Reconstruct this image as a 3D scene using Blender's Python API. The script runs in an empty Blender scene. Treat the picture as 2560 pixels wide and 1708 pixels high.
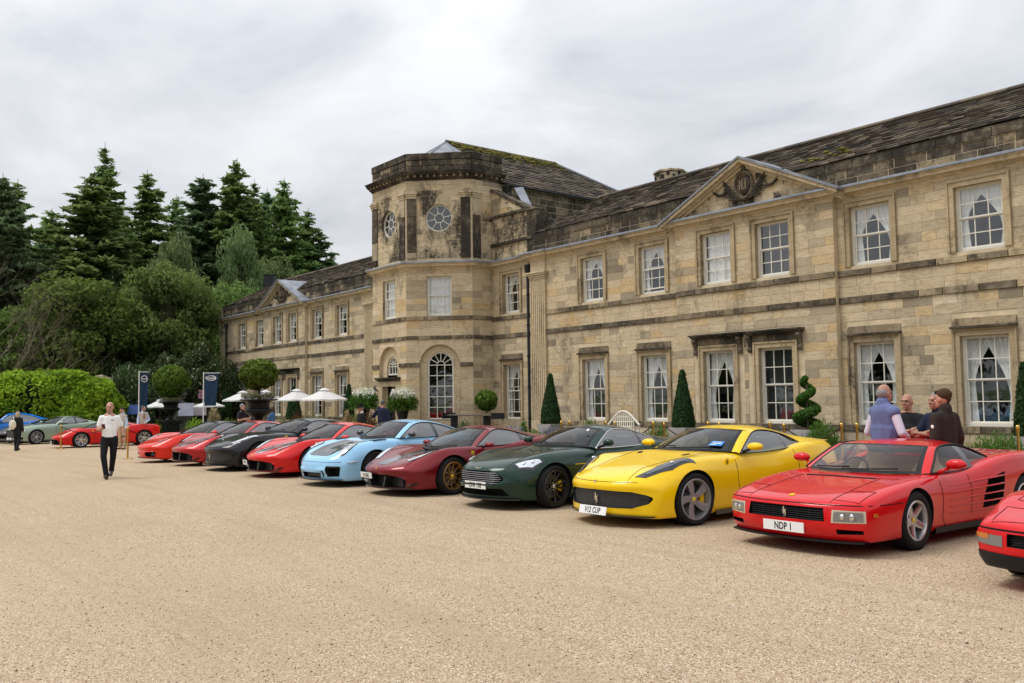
import bpy, bmesh, math, random
from math import sin, cos, pi, radians, sqrt, atan2, tan, hypot
from mathutils import Vector, Matrix, Euler
from mathutils.bvhtree import BVHTree
from mathutils import noise as mnoise
import numpy as np

rng = random.Random(7)
scene = bpy.context.scene
COL = scene.collection

# ------------------------------------------------------------------ camera
CAM = np.array([37.81, -26.0, 1.72])
YAW, PITCH, ROLL, FPX = radians(51.353), radians(3.672), radians(-0.764), 2233.0
_f = np.array([-sin(YAW) * cos(PITCH), cos(YAW) * cos(PITCH), sin(PITCH)])
_r = np.array([cos(YAW), sin(YAW), 0.0])
_u = np.cross(_r, _f)
_r2 = cos(ROLL) * _r + sin(ROLL) * _u
_u2 = np.cross(_r2, _f)
cam_data = bpy.data.cameras.new('camera')
cam_data.sensor_width = 36.0
cam_data.lens = FPX / 2560.0 * 36.0
cam_data.clip_start = 0.1
cam_data.clip_end = 3000.0
cam = bpy.data.objects.new('camera', cam_data)
COL.objects.link(cam)
_m = Matrix(((_r2[0], _u2[0], -_f[0], CAM[0]), (_r2[1], _u2[1], -_f[1], CAM[1]), (_r2[2], _u2[2], -_f[2], CAM[2]), (0, 0, 0, 1)))
cam.matrix_world = _m
scene.camera = cam

def px_ray(x, y):
 """direction of a pixel of the 2560 x 1708 photograph"""
 return _f + _r2 * (x - 1280) / FPX - _u2 * (y - 854) / FPX
def on_ground(x, y, z=0.0):
 d = px_ray(x, y); return Vector(CAM + d * (z - CAM[2]) / d[2])
def on_y(x, y, Y):
 d = px_ray(x, y); return Vector(CAM + d * (Y - CAM[1]) / d[1])
def at_depth(x, y, dist):
 d = px_ray(x, y); d = d / np.linalg.norm(d); return Vector(CAM + d * dist)

# ------------------------------------------------------------------ light
SUN_EL, SUN_AZ = radians(58), radians(215)      # azimuth clockwise from +Y
world = bpy.data.worlds.new('World'); scene.world = world
world.use_nodes = True
wn, wl = world.node_tree.nodes, world.node_tree.links
wn.clear()
w_out = wn.new('ShaderNodeOutputWorld'); w_bg = wn.new('ShaderNodeBackground')
w_sky = wn.new('ShaderNodeTexSky'); w_sky.sky_type = 'NISHITA'; w_sky.sun_disc = False
w_sky.sun_elevation = SUN_EL; w_sky.sun_rotation = SUN_AZ
w_tc = wn.new('ShaderNodeTexCoord'); w_sep = wn.new('ShaderNodeSeparateXYZ')
wl.new(w_tc.outputs['Generated'], w_sep.inputs[0])
def wmath(op, a, b=None, clamp=False):
 n = wn.new('ShaderNodeMath'); n.operation = op; n.use_clamp = clamp
 for i, v in enumerate((a, b)):
  if v is None: continue
  if isinstance(v, (int, float)): n.inputs[i].default_value = v
  else: wl.new(v, n.inputs[i])
 return n.outputs[0]
# cloud deck: the view direction meets a flat layer of cloud
zz = wmath('ADD', wmath('MAXIMUM', w_sep.outputs[2], 0.0), 0.26)
cmb = wn.new('ShaderNodeCombineXYZ')
wl.new(wmath('DIVIDE', w_sep.outputs[0], zz), cmb.inputs[0]); wl.new(wmath('DIVIDE', w_sep.outputs[1], zz), cmb.inputs[1])
n1 = wn.new('ShaderNodeTexNoise'); n1.inputs['Scale'].default_value = 1.9; n1.inputs['Detail'].default_value = 9; n1.inputs['Roughness'].default_value = 0.56; n1.inputs['Distortion'].default_value = 0.5
n2 = wn.new('ShaderNodeTexNoise'); n2.inputs['Scale'].default_value = 0.55; n2.inputs['Detail'].default_value = 3
wl.new(cmb.outputs[0], n1.inputs['Vector']); wl.new(cmb.outputs[0], n2.inputs['Vector'])
cl = wmath('ADD', wmath('MULTIPLY', n1.outputs['Fac'], 0.68), wmath('MULTIPLY', n2.outputs['Fac'], 0.32))
ramp = wn.new('ShaderNodeValToRGB'); wl.new(cl, ramp.inputs[0])
ramp.color_ramp.elements[0].position = 0.38; ramp.color_ramp.elements[0].color = (5.3, 5.5, 5.9, 1)
ramp.color_ramp.elements[1].position = 0.62; ramp.color_ramp.elements[1].color = (8.5, 8.6, 8.8, 1)
e = ramp.color_ramp.elements.new(0.48); e.color = (6.7, 6.9, 7.3, 1)
# an overcast sky is brighter overhead than at the horizon
elev = wmath('ADD', 0.66, wmath('MULTIPLY', wmath('MAXIMUM', w_sep.outputs[2], 0.0), 1.15))
vm = wn.new('ShaderNodeVectorMath'); vm.operation = 'SCALE'; wl.new(ramp.outputs[0], vm.inputs[0]); wl.new(elev, vm.inputs['Scale'])
mix = wn.new('ShaderNodeMix'); mix.data_type = 'RGBA'; mix.inputs[0].default_value = 0.93
wl.new(w_sky.outputs[0], mix.inputs[6]); wl.new(vm.outputs[0], mix.inputs[7])
wl.new(mix.outputs[2], w_bg.inputs['Color']); w_bg.inputs['Strength'].default_value = 0.085
wl.new(w_bg.outputs[0], w_out.inputs[0])

sun_data = bpy.data.lights.new('sun', 'SUN'); sun_data.energy = 1.5; sun_data.angle = radians(24); sun_data.color = (1.0, 0.96, 0.9)
sun = bpy.data.objects.new('sun', sun_data); COL.objects.link(sun)
sd = Vector((sin(SUN_AZ) * cos(SUN_EL), cos(SUN_AZ) * cos(SUN_EL), sin(SUN_EL)))
sun.rotation_euler = (-sd).to_track_quat('-Z', 'Y').to_euler()
sun.location = (0, -30, 60)
vs = scene.view_settings
vs.view_transform = 'Standard'; vs.look = 'None'; vs.exposure = 0.42; vs.gamma = 1.0; vs.use_curve_mapping = False
scene.cycles.use_denoising = True
scene.cycles.max_bounces = 10; scene.cycles.transparent_max_bounces = 24; scene.cycles.diffuse_bounces = 3; scene.cycles.glossy_bounces = 4; scene.cycles.transmission_bounces = 6
scene.cycles.caustics_reflective = False; scene.cycles.caustics_refractive = False

# ------------------------------------------------------------------ helpers
def tag(o, label=None, cat=None, group=None, kind=None):
 if label: o['label'] = label
 if cat: o['category'] = cat
 if group: o['group'] = group
 if kind: o['kind'] = kind
 return o
def link(o, parent=None):
 COL.objects.link(o)
 if parent is not None: o.parent = parent
 return o
def empty(name, loc=(0, 0, 0), rz=0.0, parent=None):
 o = bpy.data.objects.new(name, None); o.location = loc; o.rotation_euler = (0, 0, rz); o.empty_display_size = 0.2
 return link(o, parent)
def from_py(name, verts, faces, mat, parent=None, smooth=False, fmat=None):
 me = bpy.data.meshes.new(name); me.from_pydata([tuple(v) for v in verts], [], faces)
 mats = mat if isinstance(mat, (list, tuple)) else [mat]
 for m in mats: me.materials.append(m)
 if fmat is not None: me.polygons.foreach_set('material_index', fmat)
 if smooth: me.polygons.foreach_set('use_smooth', [True] * len(me.polygons))
 me.update()
 return link(bpy.data.objects.new(name, me), parent)
def copy_tree(o, parent=None):
 c = o.copy(); COL.objects.link(c); c.parent = parent
 for ch in list(o.children): copy_tree(ch, c)
 return c

class MB:
 """mesh collector: shapes are appended, build() links them as one object"""
 def __init__(s): s.v = []; s.f = []; s.t = []; s.cur = 0.5; s.mi = []; s.m = 0
 def add(s, v, f):
  o = len(s.v); s.v += [tuple(p) for p in v]; s.f += [tuple(i + o for i in q) for q in f]
  s.t += [s.cur] * len(f); s.mi += [s.m] * len(f); return s
 def box(s, a, b):
  x0, y0, z0 = a; x1, y1, z1 = b
  return s.add([(x0, y0, z0), (x1, y0, z0), (x1, y1, z0), (x0, y1, z0), (x0, y0, z1), (x1, y0, z1), (x1, y1, z1), (x0, y1, z1)],
     [(0, 3, 2, 1), (4, 5, 6, 7), (0, 1, 5, 4), (1, 2, 6, 5), (2, 3, 7, 6), (3, 0, 4, 7)])
 def xbox(s, M, a, b):
  n = len(s.v); s.box(a, b)
  for i in range(n, len(s.v)): s.v[i] = tuple(M @ Vector(s.v[i]))
  return s
 def prism(s, poly, fn, d0, d1):
  """poly 2D -> fn(u, v, d) 3D, extruded from d0 to d1"""
  n = len(poly)
  v = [fn(u, w, d0) for u, w in poly] + [fn(u, w, d1) for u, w in poly]
  f = [tuple(range(n)), tuple(range(2 * n - 1, n - 1, -1))] + [(i, i + n, (i + 1) % n + n, (i + 1) % n) for i in range(n)]
  return s.add(v, f)
 def lathe(s, prof, M=None, n=24, cap=True, a0=0.0, a1=2 * pi, ax='z'):
  """prof: list of (r, z)"""
  full = abs(a1 - a0 - 2 * pi) < 1e-6; k = n if full else n + 1
  v = []
  for (r, z) in prof:
   for i in range(k):
    a = a0 + (a1 - a0) * i / n
    p = Vector((r * cos(a), r * sin(a), z)) if ax == 'z' else Vector((z, r * cos(a), r * sin(a)))
    v.append(M @ p if M is not None else p)
  f = []
  for j in range(len(prof) - 1):
   for i in range(n):
    i2 = (i + 1) % k
    f.append((j * k + i, j * k + i2, (j + 1) * k + i2, (j + 1) * k + i))
  if cap and full:
   if prof[0][0] > 1e-6: f.append(tuple(range(k - 1, -1, -1)))
   if prof[-1][0] > 1e-6: f.append(tuple((len(prof) - 1) * k + i for i in range(k)))
  return s.add(v, f)
 def tube(s, pts, r, n=8, cap=True):
  pts = [Vector(p) for p in pts]; rr = r if isinstance(r, (list, tuple)) else [r] * len(pts)
  up = None; v = []
  for i, p in enumerate(pts):
   d = (pts[min(i + 1, len(pts) - 1)] - pts[max(i - 1, 0)])
   if d.length < 1e-9: d = Vector((0, 0, 1))
   d.normalize()
   if up is None:
    up = d.orthogonal().normalized()
   else:
    up = (up - d * up.dot(d))
    up = up.normalized() if up.length > 1e-6 else d.orthogonal().normalized()
   sd_ = d.cross(up)
   for k in range(n):
    a = 2 * pi * k / n; v.append(p + (up * cos(a) + sd_ * sin(a)) * rr[i])
  f = [(j * n + i, j * n + (i + 1) % n, (j + 1) * n + (i + 1) % n, (j + 1) * n + i) for j in range(len(pts) - 1) for i in range(n)]
  if cap: f += [tuple(range(n - 1, -1, -1)), tuple((len(pts) - 1) * n + i for i in range(n))]
  return s.add(v, f)
 def grid(s, rows, flip=False, close=False):
  """rows: list of lists of points (same length)"""
  n = len(rows[0]); v = [p for r_ in rows for p in r_]; f = []
  for j in range(len(rows) - 1):
   for i in range(n if close else n - 1):
    i2 = (i + 1) % n
    q = (j * n + i, j * n + i2, (j + 1) * n + i2, (j + 1) * n + i)
    f.append(q[::-1] if flip else q)
  return s.add(v, f)
 def ball(s, c, r, n=10, sq=(1, 1, 1)):
  prof = [(r * sin(pi * i / n), -r * cos(pi * i / n)) for i in range(n + 1)]
  M = Matrix.Translation(c) @ Matrix.Diagonal((sq[0], sq[1], sq[2], 1))
  return s.lathe(prof, M, n=n + 4, cap=False)
 def build(s, name, mat, parent=None, smooth=False, tint=False):
  me = bpy.data.meshes.new(name); me.from_pydata(s.v, [], s.f)
  for m in (mat if isinstance(mat, (list, tuple)) else [mat]): me.materials.append(m)
  if isinstance(mat, (list, tuple)): me.polygons.foreach_set('material_index', s.mi)
  if smooth is True: me.polygons.foreach_set('use_smooth', [True] * len(s.f))
  elif smooth: smooth_by_angle(me, smooth)
  if tint:
   at = me.attributes.new('tint', 'FLOAT', 'FACE'); at.data.foreach_set('value', s.t)
  me.update()
  return link(bpy.data.objects.new(name, me), parent)

def smooth_by_angle(me, deg=35):
 bm = bmesh.new(); bm.from_mesh(me); ca = radians(deg)
 bmesh.ops.remove_doubles(bm, verts=bm.verts, dist=1e-5)
 for f in bm.faces: f.smooth = True
 for e_ in bm.edges:
  if len(e_.link_faces) == 2: e_.smooth = e_.calc_face_angle(0) < ca
  else: e_.smooth = True
 bm.to_mesh(me); bm.free()

# ------------------------------------------------------------------ materials
MATS = {}
class NT:
 """small node-tree builder"""
 def __init__(s, name):
  s.mat = bpy.data.materials.new(name); s.mat.use_nodes = True
  s.n = s.mat.node_tree.nodes; s.l = s.mat.node_tree.links
  s.b = s.n['Principled BSDF']
  s.out = s.n['Material Output']
  MATS[name] = s.mat
 def new(s, t, **kw):
  n = s.n.new('ShaderNode' + t)
  for k, v in kw.items():
   if k in n.inputs: s.put(n.inputs[k], v)
   else: setattr(n, k, v)
  return n
 def put(s, sock, v):
  if hasattr(v, 'is_output') or isinstance(v, bpy.types.NodeSocket): s.l.new(v, sock)
  else: sock.default_value = v
 def math(s, op, a, b=0.0, clamp=False):
  n = s.n.new('ShaderNodeMath'); n.operation = op; n.use_clamp = clamp
  s.put(n.inputs[0], a); s.put(n.inputs[1], b); return n.outputs[0]
 def mix(s, fac, a, b, mode='MIX'):
  n = s.n.new('ShaderNodeMix'); n.data_type = 'RGBA'; n.blend_type = mode
  s.put(n.inputs[0], fac)
  for i, v in ((6, a), (7, b)):
   if isinstance(v, (tuple, list)) and len(v) == 3: v = tuple(v) + (1,)
   s.put(n.inputs[i], v)
  return n.outputs[2]
 def coord(s, kind='Object'):
  return s.n.new('ShaderNodeTexCoord').outputs[kind]
 def scale(s, vec, sc):
  n = s.n.new('ShaderNodeMapping'); s.l.new(vec, n.inputs[0]); n.inputs['Scale'].default_value = sc; return n.outputs[0]
 def noise(s, vec, scale, detail=4, rough=0.55, dist=0.0, out='Fac'):
  n = s.new('TexNoise', Scale=scale, Detail=detail, Roughness=rough, Distortion=dist)
  if vec is not None: s.l.new(vec, n.inputs['Vector'])
  return n.outputs[out]
 def ramp(s, fac, stops):
  n = s.n.new('ShaderNodeValToRGB'); s.put(n.inputs[0], fac); cr = n.color_ramp
  while len(cr.elements) < len(stops): cr.elements.new(0.5)
  for e_, (p, c) in zip(cr.elements, stops):
   e_.position = p
   e_.color = (c, c, c, 1) if isinstance(c, (int, float)) else tuple(c) + (1,) if len(c) == 3 else c
  return n.outputs[0]
 def bump(s, h, strength=0.3, dist=0.02):
  n = s.new('Bump', Strength=strength, Distance=dist); s.l.new(h, n.inputs['Height']); s.l.new(n.outputs[0], s.b.inputs['Normal']); return n
 def set(s, **kw):
  for k, v in kw.items():
   k = k.replace('_', ' ')
   sock = s.b.inputs[k]
   if isinstance(v, (tuple, list)) and len(v) == 3 and sock.type == 'RGBA': v = tuple(v) + (1,)
   s.put(sock, v)
  return s
 def attr(s, name, out='Fac'):
  n = s.n.new('ShaderNodeAttribute'); n.attribute_name = name; return n.outputs[out]
 def world_pos(s):
  return s.n.new('ShaderNodeNewGeometry').outputs['Position']

def simple(name, col, rough=0.5, metal=0.0, var=0.0, scale=8.0, coat=0.0, spec=0.25, bump=0.0):
 if name in MATS: return MATS[name]
 t = NT(name); t.set(Roughness=rough, Metallic=metal, Coat_Weight=coat, Specular_IOR_Level=spec)
 if var > 0 or bump > 0:
  nz = t.noise(t.coord(), scale, 5)
  d = tuple(max(0, c * (1 - var)) for c in col); l_ = tuple(min(1, c * (1 + var)) for c in col)
  t.set(Base_Color=t.mix(t.ramp(nz, [(0.3, 0.0), (0.7, 1.0)]), d, l_))
  if bump > 0: t.bump(nz, bump, 0.01)
 else:
  t.set(Base_Color=col)
 return t.mat
# ------------------------------------------------------------------ mansion materials
def stone_material(name, cols, soot, soot_scale=0.9, lichen=0.0, rough=0.85):
 t = NT(name); P = t.world_pos(); ti = t.attr('tint')
 base = t.ramp(ti, cols)
 vein = t.noise(t.scale(P, (1.6, 1.6, 7.0)), 1.5, 6, 0.65, 1.8)
 base = t.mix(t.ramp(vein, [(0.42, 0.0), (0.66, 0.55)]), base, tuple(c * 0.55 for c in (0.50, 0.37, 0.22)))
 blot = t.noise(P, 2.3, 6, 0.65)
 base = t.mix(t.ramp(blot, [(0.5, 0.0), (0.75, 0.35)]), base, (0.66, 0.58, 0.45))
 st = t.noise(t.scale(P, (1.0, 1.0, 0.45)), soot_scale, 7, 0.68, 0.3)
 fine = t.noise(P, 9.0, 5, 0.7)
 so = t.math('ADD', st, t.math('MULTIPLY', t.math('SUBTRACT', fine, 0.5), 0.35))
 base = t.mix(t.ramp(so, soot), base, (0.034, 0.030, 0.026))
 if lichen > 0:
  li = t.noise(P, 3.1, 6, 0.7)
  base = t.mix(t.ramp(li, [(0.60, 0.0), (0.68, lichen)]), base, (0.30, 0.29, 0.22))
 t.set(Base_Color=base, Roughness=rough, Specular_IOR_Level=0.08)
 h = t.math('ADD', t.noise(P, 26, 6, 0.7), t.math('MULTIPLY', t.noise(P, 5, 3), 1.2))
 t.bump(h, 0.35, 0.012)
 return t.mat
BUFF = [(0.0, (0.24, 0.205, 0.15)), (0.08, (0.40, 0.335, 0.235)), (0.30, (0.54, 0.445, 0.30)), (0.55, (0.60, 0.49, 0.325)), (0.80, (0.65, 0.535, 0.36)), (0.93, (0.60, 0.43, 0.215)), (1.0, (0.70, 0.60, 0.43))]
M_ASH = stone_material('ashlar_sandstone', BUFF, [(0.54, 0.0), (0.78, 0.85)])
M_BAND = stone_material('sooty_band_stone', [(0.0, (0.055, 0.05, 0.042)), (0.5, (0.115, 0.098, 0.073)), (0.8, (0.26, 0.21, 0.14)), (1.0, (0.52, 0.41, 0.25))], [(0.48, 0.0), (0.66, 0.8)], 1.5)
M_PARA = stone_material('blackened_parapet_stone', [(0.0, (0.055, 0.049, 0.040)), (0.4, (0.11, 0.094, 0.070)), (0.75, (0.24, 0.195, 0.13)), (1.0, (0.44, 0.35, 0.22))], [(0.38, 0.0), (0.56, 0.9)], 0.9, 0.3)
M_TRIM = stone_material('window_surround_stone', [(0.0, (0.34, 0.265, 0.165)), (1.0, (0.56, 0.44, 0.27))], [(0.50, 0.0), (0.70, 0.85)], 1.3)
M_TOWER = stone_material('weathered_tower_stone', BUFF, [(0.47, 0.0), (0.60, 0.92)], 0.85, 0.15)
M_MORTAR = simple('lime_mortar', (0.60, 0.49, 0.33), 0.95, var=0.2, scale=3)
def slate_material():
 t = NT('stone_slate'); P = t.world_pos(); ti = t.attr('tint')
 base = t.ramp(ti, [(0.0, (0.05, 0.042, 0.036)), (0.5, (0.135, 0.108, 0.082)), (0.8, (0.21, 0.165, 0.115)), (1.0, (0.30, 0.24, 0.165))])
 nz = t.noise(P, 6, 6, 0.7)
 base = t.mix(t.ramp(nz, [(0.4, 0.0), (0.7, 0.6)]), base, (0.05, 0.045, 0.043))
 t.set(Base_Color=base, Roughness=0.9, Specular_IOR_Level=0.2); t.bump(nz, 0.5, 0.02); return t.mat
M_SLATE = slate_material()
def moss_material():
 t = NT('moss'); P = t.world_pos(); nz = t.noise(P, 4, 5)
 t.set(Base_Color=t.ramp(nz, [(0.3, (0.09, 0.085, 0.02)), (0.6, (0.20, 0.17, 0.03)), (0.8, (0.13, 0.12, 0.04))]), Roughness=1.0); t.bump(t.noise(P, 40, 4), 0.6, 0.02); return t.mat
M_MOSS = moss_material()
def lead_material():
 t = NT('lead_flashing'); P = t.world_pos(); nz = t.noise(P, 1.7, 5, 0.6)
 t.set(Base_Color=t.ramp(nz, [(0.3, (0.14, 0.155, 0.18)), (0.7, (0.30, 0.325, 0.36))]), Roughness=0.55, Metallic=0.25); t.bump(nz, 0.3, 0.02); return t.mat
M_LEAD = lead_material()
M_WHITE = simple('cream_white_paint', (0.76, 0.73, 0.64), 0.45, var=0.04)
M_PIPE = simple('black_iron_pipe', (0.022, 0.024, 0.028), 0.45, var=0.3)
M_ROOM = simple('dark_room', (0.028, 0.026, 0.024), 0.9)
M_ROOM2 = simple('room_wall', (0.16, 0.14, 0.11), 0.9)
def glass_material(name, tint=(0.75, 0.8, 0.78), refl=1.0, f0=0.05, rough=0.0, wavy=0.0):
 t = NT(name)
 lw = t.new('LayerWeight', Blend=0.5)
 fr = t.math('ADD', t.math('MULTIPLY', t.math('POWER', lw.outputs['Facing'], 5.0), 0.85), f0, True)
 tr = t.new('BsdfTransparent'); tr.inputs[0].default_value = tuple(tint) + (1,)
 gl = t.new('BsdfGlossy'); gl.inputs['Roughness'].default_value = rough; gl.inputs[0].default_value = (refl, refl, refl, 1)
 if wavy > 0:
  bp = t.new('Bump', Strength=wavy, Distance=0.05); t.l.new(t.noise(t.world_pos(), 1.6, 2), bp.inputs['Height']); t.l.new(bp.outputs[0], gl.inputs['Normal'])
 mx = t.new('MixShader'); t.l.new(fr, mx.inputs[0]); t.l.new(tr.outputs[0], mx.inputs[1]); t.l.new(gl.outputs[0], mx.inputs[2])
 t.l.new(mx.outputs[0], t.out.inputs[0]); return t.mat
M_PANE = glass_material('window_glass', (0.95, 0.97, 0.96), 1.0, 0.14, 0.01, 0.12)
def cloth_material(name, col, trans=0.35):
 t = NT(name); d = t.new('BsdfDiffuse'); d.inputs[0].default_value = tuple(col) + (1,)
 tr = t.new('BsdfTranslucent'); tr.inputs[0].default_value = tuple(col) + (1,)
 mx = t.new('MixShader'); mx.inputs[0].default_value = trans
 t.l.new(d.outputs[0], mx.inputs[1]); t.l.new(tr.outputs[0], mx.inputs[2]); t.l.new(mx.outputs[0], t.out.inputs[0]); return t.mat
M_CURT = cloth_material('white_curtain', (0.95, 0.95, 0.94), .12)
M_DRAPE = cloth_material('beige_drape', (0.40, 0.34, 0.24), 0.15)

# ------------------------------------------------------------------ mansion builder
mansion = tag(empty('mansion', (0, -3.45, 0)), 'long two-storey honey sandstone mansion with octagonal entrance tower and stone slate roofs', 'mansion')
MO = Vector((0, 3.45, 0))
def mpart(o):                                             # parent to the mansion, whose base stands at the tower foot
 if o.parent is None: o.parent = mansion
 o.location = o.location + MO if o.parent is mansion else o.location
 return o
class Wall:
 def __init__(s, o, d):
  s.o = Vector((o[0], o[1], 0)); s.d = Vector((d[0], d[1], 0)).normalized(); s.n = Vector((s.d.y, -s.d.x, 0))
 def __call__(s, u, z, dep=0.0):
  p = s.o + s.d * u + s.n * dep; return Vector((p.x, p.y, z))
WING = Wall((0, -0.2), (1, 0)); BAY = Wall((0, -0.4), (1, 0)); REC = Wall((0, 0.0), (1, 0))
TA = Wall((-1.58, -3.45), (1, 0)); TB = Wall((1.58, -3.45), (1, 1)); TC = Wall((3.84, -1.19), (0, 1)); TBL = Wall((-3.84, -1.19), (1, -1)); TCL = Wall((-3.84, 0), (0, -1))
LB = 2.26 * sqrt(2)

def stone_box(mb, W, u0, u1, z0, z1, d0, d1, ch=0.008):
 c = min(ch, (u1 - u0) * 0.2, (z1 - z0) * 0.2)
 v = [W(u0, z0, d0), W(u1, z0, d0), W(u1, z1, d0), W(u0, z1, d0), W(u0, z0, d1 - c), W(u1, z0, d1 - c), W(u1, z1, d1 - c), W(u0, z1, d1 - c),
  W(u0 + c, z0 + c, d1), W(u1 - c, z0 + c, d1), W(u1 - c, z1 - c, d1), W(u0 + c, z1 - c, d1)]
 f = [(0, 1, 5, 4), (1, 2, 6, 5), (2, 3, 7, 6), (3, 0, 4, 7), (4, 5, 9, 8), (5, 6, 10, 9), (6, 7, 11, 10), (7, 4, 8, 11), (8, 9, 10, 11)]
 mb.add(v, f)
STONE_POOL = []      # (area weight, Wall, rect, tint, material key)
def lay(W, u0, u1, z0, z1, holes=(), ch=0.305, mat='ash', lmin=0.38, lmax=0.98, seed=0, near=False, d1=0.012, tmode=None):
 r_ = random.Random(seed); n = max(1, round((z1 - z0) / ch)); hh = (z1 - z0) / n
 zs = [z0 + i * hh for i in range(n + 1)]
 for i in range(n):
  a, b = zs[i], zs[i + 1]
  bl = sorted((max(h[0], u0), min(h[1], u1)) for h in holes if h[2] < b - 1e-4 and h[3] > a + 1e-4 and h[1] > u0 and h[0] < u1)
  seg = []; c = u0
  for h0, h1 in bl:
   if h0 > c + 1e-4: seg.append((c, h0))
   c = max(c, h1)
  if c < u1 - 1e-4: seg.append((c, u1))
  for s0, s1 in seg:
   # courses are notched round an opening that ends inside this course
   c = s0
   while c < s1 - 1e-4:
    l_ = r_.uniform(lmin, lmax)
    if s1 - (c + l_) < lmin * 0.75: l_ = s1 - c
    e_ = min(c + l_, s1)
    t_ = r_.random() if tmode is None else tmode(r_)
    STONE_POOL.append((near, W, (c + .003, e_ - .003, a + .003, b - .003), t_, mat, d1))
    c = e_
 return zs
def wall_cells(mb, W, u0, u1, z0, z1, holes, d=0.0):
 us = sorted({u0, u1} | {min(max(h[k], u0), u1) for h in holes for k in (0, 1)}); zs = sorted({z0, z1} | {min(max(h[k], z0), z1) for h in holes for k in (2, 3)})
 for a, b in zip(us, us[1:]):
  for c, e_ in zip(zs, zs[1:]):
   um, zm = (a + b) / 2, (c + e_) / 2
   if any(h[0] < um < h[1] and h[2] < zm < h[3] for h in holes): continue
   mb.add([W(a, c, d), W(b, c, d), W(b, e_, d), W(a, e_, d)], [(0, 1, 2, 3)])
def sweep(mb, path, prof, closed=False):
 """extrude a profile [(outward, z)] along a plan path with mitred corners"""
 P = [Vector((p[0], p[1], 0)) for p in path]; rows = []
 for i, p in enumerate(P):
  if i == 0: n = (P[1] - p).normalized(); n = Vector((n.y, -n.x, 0)); k = 1
  elif i == len(P) - 1: n = (p - P[i - 1]).normalized(); n = Vector((n.y, -n.x, 0)); k = 1
  else:
   a = (p - P[i - 1]).normalized(); b = (P[i + 1] - p).normalized()
   na, nb = Vector((a.y, -a.x, 0)), Vector((b.y, -b.x, 0)); n = (na + nb).normalized(); k = 1 / max(0.35, n.dot(na))
  rows.append([p + n * (d * k) + Vector((0, 0, z)) for d, z in prof])
 mb.grid(rows, flip=True, close=closed)
 return mb

# ---- window builder ----------------------------------------------------------
def curtain_mesh(W, u0, u1, z0, z1, dep, style, mb, side, seed):
 """a gathered curtain leaf; style 'tie' is drawn back towards its jamb below the middle"""
 r_ = random.Random(seed // 3); nu, nz = 16, 14; rows = []; w = u1 - u0; tq, km = r_.uniform(.5, .72), r_.uniform(.10, .32)
 for j in range(nz + 1):
  t_ = j / nz; z = z1 - (z1 - z0) * t_; row = []
  if style == 'tie':
   k = 1.0 - (1 - km) * math.sin(min(1, t_ / tq) * pi / 2) ** 1.3 if t_ < tq else km + 0.10 * (t_ - tq) / (1 - tq)
  else: k = 1.0
  for i in range(nu + 1):
   q = i / nu
   u = (u0 + w * q * k) if side < 0 else (u1 - w * q * k)
   fold = 0.028 * math.sin(q * 26 + seed) * (0.5 + 0.5 * k) + 0.012 * math.sin(q * 11 + t_ * 3 + seed)
   row.append(W(u, z, dep + fold))
  rows.append(row)
 mb.grid(rows)
WIN_MASTER = []
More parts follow.
